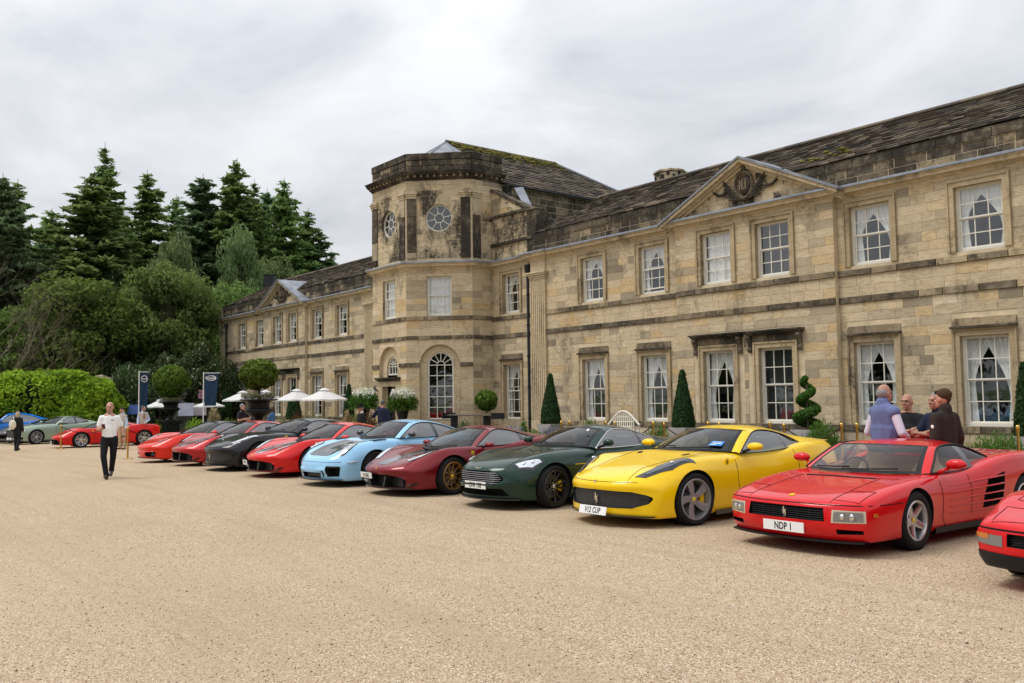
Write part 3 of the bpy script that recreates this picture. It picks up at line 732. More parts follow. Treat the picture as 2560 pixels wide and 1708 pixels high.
m = MB(); m.cur = .12; sweep(m, OCT, [(0, 12.22), (.03, 12.22), (.05, 12.30), (.12, 12.34), (.14, 12.44), (.30, 12.47), (.31, 12.53), (.36, 12.57), (.37, 12.62), (.05, 12.67), (-.3, 12.67)]); mpart(m.build('tower_cornice', M_PARA, tint=True))
for a, b in zip(OCT, OCT[1:]):                               # dentils
 W = Wall(a, (b[0] - a[0], b[1] - a[1])); L = hypot(b[0] - a[0], b[1] - a[1]); n = int(L / .30)
 for k in range(n):
  m = MB(); m.cur = .85; u_ = (k + .5) * L / n; m.prism([(u_ - .05, 12.36), (u_ + .05, 12.36), (u_ + .05, 12.455), (u_ - .05, 12.455)], W, .05, .22); mpart(m.build('dentil', M_BAND, tint=True))
 e0 = .0
 lay(Wall(tuple(np.array(a)), (b[0] - a[0], b[1] - a[1])), .02, L - .02, 12.67, 13.22, (), .28, 'para', .55, 1.0, seed=int(600 + a[0] * 7), near=True, d1=.02); lay(W, .0, L, 13.22, 13.52, (), .3, 'para', .8, 1.5, seed=int(640 + a[0] * 7), near=True, d1=.06, tmode=lambda r: r.uniform(0, .3))
m = MB(); m.cur = .3; sweep(m, OCT, [(-.01, 12.6), (-.01, 13.5), (-.35, 13.5), (-.35, 12.6)]); 
sweep(m, OCT, [(.06, 13.515), (.02, 13.56), (-.30, 13.58), (-.34, 13.5)]); mpart(m.build('tower_parapet_core', M_PARA, tint=True))
# wing parapets
for sgn in (1, -1):
 u0, u1 = (7.05, 30.8) if sgn > 0 else (-30.8, -7.05); W = Wall((0, -.12), (1, 0)); gap = [(18.98 * sgn - 2.6, 18.98 * sgn + 2.6, 8.3, 9.0)]
 lay(W, u0, u1, 8.3, 8.86, (), .28, 'para', .5, 1.05, seed=700 + sgn, near=sgn > 0); lay(W, u0, u1, 8.86, 9.12, (), .27, 'para', .9, 1.6, seed=704 + sgn, near=sgn > 0, d1=.05, tmode=lambda r: r.uniform(0, .35))
 wall_cells(back, W, u0, u1, 8.0, 9.1, [])
 m = MB(); m.cur = .2; m.box((u0, -.16, 9.12), (u1, .3, 9.16)); mpart(m.build('parapet_coping', M_PARA, tint=True))
e_ = Wall((-30.85, 8), (0, -1)); wall_cells(back, e_, 0, 8.2, 0, 9.1, []); lay(e_, 0, 8.1, 0, 9.0, (), .3, seed=790)

# ---- pediments ---------------------------------------------------------------
for sgn in (1, -1):
 xc = 18.98 * sgn; hw, zb, za = 3.45, 8.27, 9.93; yf = -.45
 W = Wall((xc, yf), (1, 0))
 tri = lambda k: [(-(hw - k), zb), (hw - k, zb), (0, za - k * .48)]
 m = MB(); m.cur = .7; m.prism(tri(0), W, -.35, 0.0); mpart(m.build('tympanum', M_ASH, tint=True))
 r_ = random.Random(9)
 for k in range(5):                                       # courses of tympanum stones
  z0 = zb + .02 + k * .27; z1 = z0 + .26; lim = (hw - .5) * (1 - (z1 - zb) / (za - zb - .15))
  if lim < .3: continue
  c = -lim
  while c < lim - .05:
   l_ = min(r_.uniform(.5, 1.0), lim - c)
   if lim - c - l_ < .3: l_ = lim - c
   m = MB(); m.cur = r_.uniform(.3, 1) if k else r_.uniform(0, .6); stone_box(m, W, c + .003, c + l_ - .003, z0 + .003, z1 - .003, -.01, .012); mpart(m.build('tympanum_stone', M_ASH if m.cur > .35 else M_TOWER, tint=True)); c += l_
 for sg in (-1, 1):                                      # raking cornice
  m = MB(); m.cur = .65
  for k, (o0, o1, pr_) in enumerate(((.0, .10, .10), (.10, .17, .20), (.17, .30, .36))):
   sl = (za - zb) / hw; L0, L1 = hw + .25, hw + .25
   a = (-sg * 0, za + .02 - .30 + o0); b = (sg * (hw + .1), zb - .30 + .02 - .05 + o0)
   p = [(0, za - .30 + o0), (sg * (hw + .22), za - .30 + o0 - (hw + .22) * sl), (sg * (hw + .22), za - .30 + o1 - (hw + .22) * sl), (0, za - .30 + o1)]
   m.prism(p if sg < 0 else p[::-1], W, -.05, pr_)
  mpart(m.build('raking_cornice', M_ASH, tint=True))
  m = MB(); sl = (za - zb) / hw; p = [(0, za + .0), (sg * (hw + .30), za - (hw + .30) * sl), (sg * (hw + .30), za + .07 - (hw + .30) * sl), (0, za + .07)]
  m.prism(p if sg < 0 else p[::-1], W, -.6, .42)
  # lead slope running back over the little roof
  m.add([(xc, yf - .40, za + .075), (xc + sg * (hw + .30), yf - .40, za + .075 - (hw + .3) * sl), (xc + sg * (hw + .30), 1.2, za + .075 - (hw + .3) * sl), (xc, 3.0, za + .075)], [(0, 1, 2, 3)])
  mpart(m.build('pediment_flashing', M_LEAD))
 # carved cartouche: oval shield, wreath of beads, acanthus sprays and festoons
 cm = empty('cartouche', (0, 0, 0)); cm.parent = mansion; cm.location = MO
 yd = yf - .02
 m = MB(); m.cur = .2; pr_ = [(0.0, .13), (.20, .12), (.27, .07), (.29, 0)]
 m.lathe([(r, z) for r, z in pr_], Matrix.Translation((xc, yd, 9.02)) @ Matrix.Rotation(pi / 2, 4, 'X') @ Matrix.Diagonal((1, 1.25, 1, 1)), n=28, cap=False); m.build('shield', M_PARA, cm, True, tint=True)
 m = MB(); m.cur = .25
 for k in range(30): a = 2 * pi * k / 30; m.ball((xc + .36 * cos(a), yd - .09, 9.02 + .46 * sin(a)), .062, 6)
 m.build('wreath', M_BAND, cm, True, tint=True)
 for u_, z_, w_, h_ in ((-.12, 9.02, .022, .17), (-.02, 9.02, .022, .17), (-.07, 9.05, .06, .02), (.12, 9.02, .022, .17), (.08, 8.87, .05, .022)):   # monogram strokes
  m = MB(); m.cur = .7; m.box((xc + u_ - w_, yd - .165, z_ - h_), (xc + u_ + w_, yd - .10, z_ + h_)); m.build('monogram_stroke', M_BAND, cm, tint=True)
 m = MB(); m.cur = .3; m.ball((xc, yd - .08, 9.62), .095, 8, (1, 1, 1.2)); m.box((xc - .07, yd - .1, 9.46), (xc + .07, yd, 9.55)); m.build('carved_head', M_BAND, cm, True, tint=True)
 for sg in (-1, 1):
  m = MB(); m.cur = .2
  for q in range(5):                                   # acanthus fronds
   pts = []
   for t_ in range(9):
    s_ = t_ / 8; ang = -1.15 + q * .30
    pts.append((xc + sg * (.10 + s_ * (.55 + .07 * q) * cos(ang * .5) + .1 * s_ * s_), yd - .05 - .05 * sin(pi * s_), 8.50 + s_ * (.12 + .17 * q) + .16 * s_ * s_ * q * .25))
   m.tube(pts, [.045 * (1 - .6 * abs(t_ / 8 - .4)) for t_ in range(9)], 6)
  m.tube([(xc + sg * (.72 + .16 * cos(a_)), yd - .06, 8.86 + .16 * sin(a_)) for a_ in [pi * 1.2 - k * .42 for k in range(15)]], [.045 - .002 * k for k in range(15)], 6)
  m.build('acanthus', M_PARA, cm, True, tint=True)
  m = MB(); m.cur = .25
  for k in range(16): s_ = k / 15; m.ball((xc + sg * (.78 + s_ * .75), yd - .05, 8.92 + .34 * s_ * s_ - .55 * s_ * (1 - s_)), .055 - .012 * s_, 5)
  for k in range(7): m.ball((xc + sg * 1.56, yd - .05, 9.24 - k * .075), .05 - .004 * k, 5)
  m.build('festoon', M_PARA, cm, True, tint=True)

# ---- roofs -------------------------------------------------------------------
SLATE_POOL = []
M_CORE = simple('roof_underlay', (0.03, 0.027, 0.025), .95)
roofcore = MB()
def slated(p00, p10, p01, p11, near, seed, ew=.40, eh=.29):
 """p00-p10 eaves, p01-p11 ridge (Vectors); slates laid in diminishing courses"""
 roofcore.add([p00, p10, p11, p01], [(0, 1, 2, 3)])
 r_ = random.Random(seed); H = ((p01 + p11) / 2 - (p00 + p10) / 2).length; n = int(H / eh)
 nrm = (p10 - p00).cross(p01 - p00).normalized()
 if nrm.z < 0: nrm = -nrm
 for j in range(n):
  t0, t1 = j / n, min(1.0, (j + 1.35) / n); a0, b0 = p00.lerp(p01, t0), p10.lerp(p11, t0); a1, b1 = p00.lerp(p01, t1), p10.lerp(p11, t1)
  L = (b0 - a0).length; c = 0.0
  while c < L - .02:
   w = r_.uniform(ew * .7, ew * 1.4)
   if L - c - w < ew * .5: w = L - c
   q0, q1 = c / L, (c + w - .008) / L
   lift = r_.uniform(.050, .085); tl = r_.uniform(-.004, .008)
   SLATE_POOL.append((near, [a0.lerp(b0, q0) + nrm * lift, a0.lerp(b0, q1) + nrm * (lift + tl), a1.lerp(b1, q1) + nrm * .012, a1.lerp(b1, q0) + nrm * .012], nrm, min(1, max(0, r_.gauss(.45, .25)))))
   c += w
for sgn in (1, -1):
 x0, x1 = (7.2, 30.3) if sgn > 0 else (-30.3, -7.2)
 slated(Vector((x0, -.18, 9.17)), Vector((x1, -.18, 9.17)), Vector((x0, 4.0, 11.33)), Vector((x1, 4.0, 11.33)), sgn > 0, 800 + sgn)
 roofcore.add([(x0, 8.2, 9.2), (x1, 8.2, 9.2), (x1, 4.0, 11.33), (x0, 4.0, 11.33)], [(0, 1, 2, 3)])
 m = MB(); k = x0
 while k < x1 - .1:
  m = MB(); m.cur = rng.uniform(.1, .8); l_ = min(.75, x1 - k)
  for sg in (-1, 1): m.prism([(0, 0), (l_ - .012, 0), (l_ - .012, .26), (0, .26)], lambda u, v, d, k=k, sg=sg: Vector((k + u, 4.0 + sg * v * .89, 11.42 + d - v * .46)), 0, .05)
  mpart(m.build('ridge_stone', M_SLATE, tint=True)); k += .75
RG = [Vector((0, .0, 15.1)), Vector((0, 7.6, 15.1))]; EV = 12.22
slated(Vector((4.05, .5, EV)), Vector((4.05, 11.6, EV)), RG[0], RG[1], True, 820, .42, .30)
slated(Vector((-4.05, 11.6, EV)), Vector((-4.05, .5, EV)), RG[1], RG[0], False, 821, .42, .30)
roofcore.add([Vector((4.05, 11.6, EV)), Vector((-4.05, 11.6, EV)), RG[1]], [(0, 1, 2)])
m = MB()                                                    # lead hips and the lead half-cone behind the parapet
m.tube([RG[1] + Vector((0, 0, .03)), Vector((4.1, 11.65, EV + .05))], .09, 6)
fan = [(-3.5, .6), (-3.5, -1.05), (-1.45, -3.1), (1.45, -3.1), (3.5, -1.05), (3.5, .6)]
m.add([RG[0] + Vector((0, -.02, .02))] + [Vector((a, b, 12.9)) for a, b in fan], [(0, i, i + 1) for i in range(1, 6)])
for a, b in fan[1:5]: m.tube([RG[0] + Vector((0, 0, .03)), Vector((a, b, 12.95))], .035, 5)
mpart(m.build('roof_leadwork', M_LEAD))
for k in range(11):
 m = MB(); m.cur = rng.uniform(.1, .6)
 for sg in (-1, 1): m.prism([(0, 0), (.68, 0), (.68, .26), (0, .26)], lambda u, v, d, k=k, sg=sg: Vector((sg * v * .82, .0 + k * .69 + u, 15.2 + d - v * .57)), 0, .05)
 mpart(m.build('ridge_stone', M_SLATE, tint=True))
r_ = random.Random(31)                                      # moss cushions along the ridge
m = MB()
for k in range(420):
 y = r_.uniform(.1, 7.5); t_ = abs(r_.gauss(0, .11)); s_ = r_.uniform(.03, .10)
 if t_ < .42: m.ball((4.05 * t_ + .02, y + (-.5 if False else 0), 15.14 - (15.1 - EV) * t_ + .05), s_, 4, (1.2, 1.5, .55))
for k in range(60):
 x = r_.uniform(20.3, 22.4); m.ball((x, r_.uniform(.4, 1.2), 9.6 + r_.uniform(-.1, .2)), r_.uniform(.04, .09), 4, (1.4, 1.2, .6))
tag(mpart(m.build('moss', M_MOSS, smooth=True)), kind='stuff')
mpart(roofcore.build('roof_underlay', M_CORE))
# walls of the high block behind the tower and the stepped screen walls
for sgn in (1, -1):
 W = Wall((3.84, .66), (0, 1)) if sgn > 0 else Wall((-3.84, 11.5), (0, -1)); L = 10.8
 wall_cells(back, W, 0, L, 8.0, 12.2, []); lay(W, .0, L, 8.6, 12.16, (), .31, 'para', .35, .8, seed=850, near=sgn > 0)
 f_ = lambda x: x * sgn
 poly = [(3.86, 8.34), (7.15, 8.34), (7.15, 9.55), (6.55, 10.35), (3.86, 11.75)]
 m = MB(); m.cur = .5; P_ = [(f_(a), b) for a, b in poly]; P_ = P_ if sgn > 0 else P_[::-1]
 m.prism(P_, REC, -.45, -.01); mpart(m.build('screen_wall', M_MORTAR))
 rs = random.Random(77); z = 8.36
 while z < 11.6:
  c = 3.87
  while True:
   lim = 7.14 if z + .3 < 9.55 else (3.86 + (11.75 - z - .30) / (11.75 - 10.35) * 2.69 if z + .3 > 10.35 else 6.55)
   if c > lim - .2: break
   e2 = min(c + rs.uniform(.4, .85), lim)
   STONE_POOL.append((sgn > 0, REC, ((c + .003, e2 - .003) if sgn > 0 else (-e2 + .003, -c - .003)) + (z + .003, z + .297), rs.random(), 'tow', .012)); c = e2
  z += .3
 for a, b, z0, z1, d in ((3.86, 6.6, 10.36, 10.48, .14), (3.86, 7.25, 9.02, 9.14, .12), (6.5, 7.25, 10.34, 10.44, .12)):
  m = MB(); m.cur = .3; u0, u1 = sorted((f_(a), f_(b))); m.prism([(u0, z0), (u1, z0), (u1, z1), (u0, z1)], REC, -.5, d); mpart(m.build('string_course', M_PARA, tint=True))
 m = MB(); m.cur = .15; u0, u1 = sorted((f_(6.55), f_(7.2))); m.prism([(u0, 8.4), (u1, 8.4), (u1, 10.33), (u0, 10.33)], REC, -.7, .04); mpart(m.build('end_pier', M_PARA, tint=True))
 p = [(f_(3.86), 11.73), (f_(6.62), 10.40), (f_(6.62), 10.53), (f_(3.86), 11.88)]; p = p if sgn > 0 else p[::-1]
 m = MB(); m.cur = .25; m.prism(p, REC, -.5, .08); mpart(m.build('raking_coping', M_PARA, tint=True))
m = MB()
m.add([(4.5, .9, 11.95), (7.2, .0, 9.35), (7.2, .35, 9.5), (4.7, 1.3, 12.0)], [(0, 1, 2, 3)]); mpart(m.build('valley_flashing', M_LEAD))
m = MB(); m.tube([(4.15, .6, 12.14), (4.15, 11.5, 12.14)], .06, 8); m.tube([(4.15, .75, 12.12), (4.1, .75, 11.8), (3.95, .75, 11.6)], .05, 8); mpart(m.build('gutter', M_PIPE, smooth=True))
m = MB(); m.tube([(6.70, -.1, 7.85), (6.70, -.12, 7.65), (6.70, -.16, 7.5), (6.70, -.16, .1)], .065, 10)
m.lathe([(.07, 7.35), (.14, 7.5), (.16, 7.75), (.16, 7.8)], Matrix.Translation((6.7, -.16, 0)), 10)
for z in (6.4, 5.0, 3.6, 2.2, .8): m.lathe([(.068, z), (.085, z), (.085, z + .1), (.068, z + .1)], Matrix.Translation((6.7, -.16, 0)), 10)
mpart(m.build('drainpipe', M_PIPE, smooth=40))
m = MB(); m.tube([(-29.55, -.34, 7.8), (-29.55, -.34, .1)], .065, 8)
for z in (6.4, 5.0, 3.6, 2.2): m.lathe([(.068, z), (.085, z), (.085, z + .1), (.068, z + .1)], Matrix.Translation((-29.55, -.34, 0)), 8)
m.lathe([(.07, 7.35), (.14, 7.5), (.16, 7.75), (.16, 7.8)], Matrix.Translation((-29.55, -.34, 0)), 8); mpart(m.build('drainpipe', M_PIPE, smooth=40))
# chimneys
m = MB(); m.cur = .75; T = Matrix.Translation((9.95, 6, 0))
m.lathe([(.72, 9), (.72, 12.22), (.80, 12.25), (.80, 12.33), (.70, 12.38), (.5, 12.38)], T, 8); ch = mpart(m.build('chimney_turret', M_TOWER, tint=True))
for k in range(16):
 a = 2 * pi * (k + .5) / 16; mm = MB(); M_ = T @ Matrix.Rotation(a, 4, 'Z'); mm.xbox(M_, (.67, -.06, 11.93 + .14 * (k % 2)), (.735, .06, 12.09 + .14 * (k % 2))); mm.build('vent_hole', M_ROOM, ch)
m = MB(); m.cur = .3; p_ = on_y(648, 742, 5.0); m.box((p_.x - 1.1, 4.6, 9.5), (p_.x + 1.1, 6.0, p_.z + .15)); m.box((p_.x - 1.2, 4.5, p_.z + .15), (p_.x + 1.2, 6.1, p_.z + .30)); ch = mpart(m.build('chimney_stack', M_PARA, tint=True))
m = MB(); p2 = on_y(674, 712, 5.2); m.lathe([(.52, p_.z + .2), (.50, p2.z + .75), (.56, p2.z + .8), (.4, p2.z + .8)], Matrix.Translation((p2.x, 5.2, 0)), 12); m.build('chimney_pot', M_PIPE, ch)

# ---- pour the stones: the 300 that show largest are objects of their own ------
MATK = {'ash': M_ASH, 'band': M_BAND, 'para': M_PARA, 'tow': M_TOWER}
def show(W, r):
 c = W((r[0] + r[1]) / 2, (r[2] + r[3]) / 2); d = c - Vector(CAM); z = d.dot(Vector(_f))
 if z < 1: return 0
 x = 1280 + FPX * d.dot(Vector(_r2)) / z
 if not (-40 < x < 2600): return 0
 return (r[1] - r[0]) * (r[3] - r[2]) * abs(W.n.dot(d)) / d.length ** 3
mpart(back.build('wall_core', M_MORTAR))
idx = sorted(range(len(STONE_POOL)), key=lambda i: -(show(STONE_POOL[i][1], STONE_POOL[i][2]) if STONE_POOL[i][0] else 0)); solo = set(idx[:300])
rest = {}; WC = None
wall_parent = mpart(rest.setdefault('dummy', MB()).box((7.3, .1, .1), (7.4, .2, .2)).build('stonework', M_MORTAR)); del rest['dummy']
for i, (near, W, r, t_, mk, d1) in enumerate(STONE_POOL):
 mb = MB() if i in solo else rest.setdefault(mk, MB()); mb.cur = t_
 dd = d1 + 0.004 * ((i * 7919) % 13 / 13 - .5)
 if mk != 'ash': r = (r[0] + .009, r[1] - .009, r[2] + (.007 if mk != 'band' else 0), r[3] - (.007 if mk != 'band' else 0))
 stone_box(mb, W, *r, -.012, dd, .006)
 if i in solo: mb.build('stone', MATK[mk], wall_parent, tint=True)
for k, mb in rest.items(): tag(mb.build('stone_mass', MATK[k], wall_parent, tint=True), kind='stuff')
rs = MB()
slate_parent = mpart(MB().box((8, 2, 9), (8.1, 2.1, 9.1)).build('slating', M_CORE))
def ss(s): c = (s[1][0] + s[1][2]) / 2 - Vector(CAM); px = 1280 + FPX * c.dot(Vector(_r2)) / max(1, c.dot(Vector(_f))); return (c.length if s[0] and px < 2580 else 1e6)
so = sorted(range(len(SLATE_POOL)), key=lambda i: ss(SLATE_POOL[i])); solo = set(so[:300])
for i, (near, q, nrm, t_) in enumerate(SLATE_POOL):
 mb = MB() if i in solo else rs; mb.cur = t_; b = [p - nrm * .045 for p in q]
 mb.add(q + b, [(0, 1, 2, 3), (0, 4, 5, 1), (1, 5, 6, 2), (3, 7, 4, 0)])
 if i in solo: mb.build('slate', M_SLATE, slate_parent, tint=True)
tag(rs.build('slate_mass', M_SLATE, slate_parent, tint=True), kind='stuff')
def gz(x):
 return -0.0098 * max(0.0, 14.0 - x) if x > -45 else -0.58
# ------------------------------------------------------------------ ground
def gravel_material():
 t = NT('gravel'); P = t.world_pos()
 v1 = t.new('TexVoronoi', Scale=105.0); t.l.new(P, v1.inputs['Vector'])
 v2 = t.new('TexVoronoi', Scale=48.0); t.l.new(P, v2.inputs['Vector'])
 c1 = t.ramp(t.math('FRACT', t.math('MULTIPLY', t.new('SeparateColor').outputs[0], 1.0)), [(0, 0), (1, 1)])
 sc = t.n.new('ShaderNodeSeparateColor'); t.l.new(v1.outputs['Color'], sc.inputs[0])
 peb = t.ramp(sc.outputs[0], [(0.0, (0.17, 0.11, 0.065)), (0.25, (0.36, 0.25, 0.15)), (0.55, (0.455, 0.345, 0.225)), (0.8, (0.59, 0.465, 0.325)), (1.0, (0.78, 0.68, 0.53))])
 sc2 = t.n.new('ShaderNodeSeparateColor'); t.l.new(v2.outputs['Color'], sc2.inputs[0])
 peb = t.mix(t.math('MULTIPLY', sc2.outputs[1], .22), peb, t.ramp(sc2.outputs[0], [(0.0, (0.2, 0.13, 0.08)), (0.5, (0.42, 0.32, 0.22)), (1.0, (0.62, 0.55, 0.46))]))
 worn = t.noise(t.scale(P, (0.10, 0.55, 1)), 1.0, 7, 0.62, 1.2)       # wheel tracks and packed fines
 peb = t.mix(t.ramp(worn, [(0.42, 0.0), (0.66, 0.6)]), peb, (0.39, 0.30, 0.20))
 streak = t.noise(t.scale(P, (0.045, 1.6, 1)), 1.0, 6, 0.65, 1.5)
 peb = t.mix(t.ramp(streak, [(0.50, 0.0), (0.68, 0.34)]), peb, (0.31, 0.235, 0.16))
 big = t.noise(P, 0.12, 4, 0.6)
 peb = t.mix(t.ramp(big, [(0.35, 0.0), (0.7, 0.30)]), peb, (0.55, 0.445, 0.31))
 t.set(Base_Color=peb, Roughness=0.95, Specular_IOR_Level=0.0)
 h = t.math('SUBTRACT', 1.0, v1.outputs['Distance'])
 h = t.math('ADD', h, t.math('MULTIPLY', t.noise(P, 3.0, 4), .5))
 t.bump(h, 0.6, 0.012)
 return t.mat
M_GRAV = gravel_material()
def grass_material():
 t = NT('lawn'); P = t.world_pos(); nz = t.noise(P, 3.0, 6, .7)
 t.set(Base_Color=t.ramp(nz, [(0.3, (0.035, 0.065, 0.014)), (0.7, (0.075, 0.13, 0.028))]), Roughness=0.9); t.bump(t.noise(P, 60, 4), .7, .03); return t.mat
M_LAWN = grass_material()
def soil_material():
 t = NT('bed_soil'); P = t.world_pos(); nz = t.noise(P, 9.0, 6, .7)
 t.set(Base_Color=t.ramp(nz, [(0.3, (0.035, 0.026, 0.018)), (0.7, (0.085, 0.062, 0.042))]), Roughness=1.0); t.bump(nz, .8, .03); return t.mat
M_SOIL = soil_material()
g = from_py('ground', [(-1500, -1500, -.75), (1500, -1500, -.75), (1500, 1500, -.75), (-1500, 1500, -.75)], [(0, 1, 2, 3)], M_LAWN); tag(g, kind='structure')
g = MB()
nx, ny = 90, 60; rows = []
for j in range(ny + 1):
 row = []
 for i in range(nx + 1):
  x = -70 + 130 * i / nx; y = -48 + 43.5 * j / ny
  row.append((x, y, gz(x) + 0.012 * mnoise.noise(Vector((x * .35, y * .35, 0)))))
 rows.append(row)
g.grid(rows); tag(g.build('gravel_drive', M_GRAV, smooth=True), 'pale buff gravel forecourt in front of the mansion', kind='structure')

# loose stones lying on the drive near the viewer
def pebbles():
 nr = np.random.default_rng(8); n = 16000; d = 3.2 + 15 * nr.random(n) ** 1.5; a = YAW + (nr.random(n) - .5) * 1.35; x = CAM[0] - np.sin(a) * d; y = CAM[1] + np.cos(a) * d
 s = nr.uniform(.004, .0085, n) * (1 + (nr.random(n) < .03) * .8); th = nr.random(n) * pi
 o = np.array([(1, 0, 0), (0, 1, 0), (-1, 0, 0), (0, -1, 0), (.25, .2, .62), (0, 0, -.5)]); V = np.empty((n, 6, 3)); c, q = np.cos(th)[:, None], np.sin(th)[:, None]; k = nr.uniform(.55, 1, n)[:, None]
 V[:, :, 0] = x[:, None] + s[:, None] * (o[:, 0] * c - o[:, 1] * k * q); V[:, :, 1] = y[:, None] + s[:, None] * (o[:, 0] * q + o[:, 1] * k * c); V[:, :, 2] = s[:, None] * o[:, 2] + .003 + np.array([0.012 * mnoise.noise(Vector((X * .35, Y * .35, 0))) for X, Y in zip(x, y)])[:, None]
 F = np.array([(0, 1, 4), (1, 2, 4), (2, 3, 4), (3, 0, 4), (1, 0, 5), (2, 1, 5), (3, 2, 5), (0, 3, 5)]); f = (F[None] + 6 * np.arange(n)[:, None, None]).reshape(-1)
 me = bpy.data.meshes.new('loose_pebbles'); me.vertices.add(6 * n); me.vertices.foreach_set('co', V.ravel()); me.loops.add(len(f)); me.loops.foreach_set('vertex_index', f.astype(np.int32)); me.polygons.add(8 * n); me.polygons.foreach_set('loop_start', np.arange(0, 24 * n, 3, dtype=np.int32))
 t = NT('pebble'); me.materials.append(t.mat); t.set(Base_Color=t.ramp(t.attr('tint'), [(0, (.10, .07, .045)), (.35, (.30, .22, .15)), (.7, (.52, .42, .31)), (1, (.78, .72, .62))]), Roughness=.8)
 at = me.attributes.new('tint', 'FLOAT', 'FACE'); at.data.foreach_set('value', np.repeat(nr.random(n), 8).astype(np.float32)); me.update(calc_edges=True)
 tag(link(bpy.data.objects.new('loose_pebbles', me)), 'loose buff and brown pebbles scattered over the gravel drive', 'gravel', kind='stuff')
pebbles()
# ------------------------------------------------------------------ cars: library
from mathutils.geometry import delaunay_2d_cdt
def gz(x):
 """the forecourt falls away gently towards the far end"""
 return -0.0098 * max(0.0, 14.0 - x) if x > -45 else -0.58
def on_drive(px, py):
 z = 0.0
 for _ in range(12):
  p = on_ground(px, py, z); z = gz(p.x)
 return p
def pchip(pts):
 xs = [p[0] for p in pts]; ys = [p[1] for p in pts]; n = len(xs)
 h = [xs[i + 1] - xs[i] for i in range(n - 1)]; d = [(ys[i + 1] - ys[i]) / h[i] for i in range(n - 1)]
 m = [d[0]] + [0 if d[i - 1] * d[i] <= 0 else 3 * (h[i - 1] + h[i]) / ((2 * h[i] + h[i - 1]) / d[i - 1] + (h[i] + 2 * h[i - 1]) / d[i]) for i in range(1, n - 1)] + [d[-1]]
 def f(x):
  if x <= xs[0]: return ys[0]
  if x >= xs[-1]: return ys[-1]
  i = 0
  while x > xs[i + 1]: i += 1
  t = (x - xs[i]) / h[i]
  return ((1 + 2 * t) * (1 - t) ** 2 * ys[i] + t * (1 - t) ** 2 * h[i] * m[i] + t * t * (3 - 2 * t) * ys[i + 1] + t * t * (t - 1) * h[i] * m[i + 1])
 return f
def catmull(P, counts, tens=0.5):
 out = []; n = len(P)
 for i in range(n - 1):
  p0 = P[i - 1] if i > 0 else P[i]; p1, p2 = P[i], P[i + 1]; p3 = P[i + 2] if i + 2 < n else P[i + 1]
  for k in range(counts[i]):
   t = k / counts[i]; t2, t3 = t * t, t * t * t
   out.append(tuple(0.5 * (2 * p1[q] + (p2[q] - p0[q]) * t + (2 * p0[q] - 5 * p1[q] + 4 * p2[q] - p3[q]) * t2 + (3 * p1[q] - p0[q] - 3 * p2[q] + p3[q]) * t3) for q in range(len(p1))))
 out.append(tuple(P[-1])); return out
def spline3(P, n):
 """n+1 points, even in chord length, through control points P"""
 P = [Vector(p) for p in P]; raw = [Vector(q) for q in catmull([tuple(p) for p in P], [10] * (len(P) - 1))]
 L = [0.0]
 for a, b in zip(raw, raw[1:]): L.append(L[-1] + (b - a).length)
 out = []; j = 0
 for k in range(n + 1):
  t = L[-1] * k / n
  while j < len(L) - 2 and L[j + 1] < t: j += 1
  q = (t - L[j]) / max(1e-9, L[j + 1] - L[j]); out.append(raw[j].lerp(raw[j + 1], min(1, max(0, q))))
 return out

# paints
def paint(name, col, metal=0.0, rough=0.25, flake=0.0):
 if name in MATS: return MATS[name]
 t = NT(name); t.set(Roughness=rough, Metallic=metal, Coat_Weight=0.75, Coat_Roughness=0.01, Coat_IOR=1.40, Specular_IOR_Level=0.12)
 if flake > 0:
  v = t.new('TexVoronoi', Scale=900.0); t.l.new(t.coord(), v.inputs['Vector']); sc = t.n.new('ShaderNodeSeparateColor'); t.l.new(v.outputs['Color'], sc.inputs[0])
  t.set(Base_Color=t.mix(t.math('MULTIPLY', sc.outputs[0], flake), col, tuple(min(1, c * 2.2 + .02) for c in col)))
 else: t.set(Base_Color=col)
 return t.mat
P_RED = paint('rosso_red_paint', (0.60, 0.006, 0.009)); P_RED2 = paint('scarlet_red_paint', (0.62, 0.007, 0.006)); P_ORNG = paint('orange_red_paint', (0.70, 0.022, 0.006))
P_YEL = paint('yellow_paint', (0.88, 0.57, 0.004)); P_GRN = paint('racing_green_paint', (0.004, 0.024, 0.015), 0.2, .3, .4); P_DRED = paint('dark_cherry_paint', (0.15, 0.004, 0.008), 0.25, .3, .3)
P_LBL = paint('pale_blue_paint', (0.30, 0.56, 0.80)); P_BLK = paint('black_paint', (0.008, 0.008, 0.009)); P_SAGE = paint('sage_green_paint', (0.24, 0.31, 0.245), 0.3, .3, .3)
P_GREY = paint('dark_grey_paint', (0.035, 0.038, 0.043), 0.4, .3, .3); P_BLU = paint('bright_blue_paint', (0.010, 0.17, 0.62)); P_GR2 = paint('grey_violet_paint', (0.12, 0.115, 0.13), 0.4, .3, .3)
M_BLKP = simple('black_plastic', (0.012, 0.012, 0.013), 0.5); M_GLOSSB = simple('gloss_black', (0.008, 0.008, 0.009), 0.08, coat=1.0); M_TYRE = simple('tyre_rubber', (0.011, 0.011, 0.012), 0.8, var=.2, scale=20)
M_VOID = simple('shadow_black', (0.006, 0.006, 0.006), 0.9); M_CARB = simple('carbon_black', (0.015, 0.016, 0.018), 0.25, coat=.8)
M_CHROME = simple('chrome', (0.75, 0.75, 0.76), 0.08, 1.0); M_DISC = simple('brake_disc_steel', (0.22, 0.22, 0.23), 0.35, .8); M_PLATE = simple('plate_white', (0.80, 0.80, 0.80), 0.35, coat=.4); M_INK = simple('plate_black', (0.012, 0.012, 0.012), 0.5)
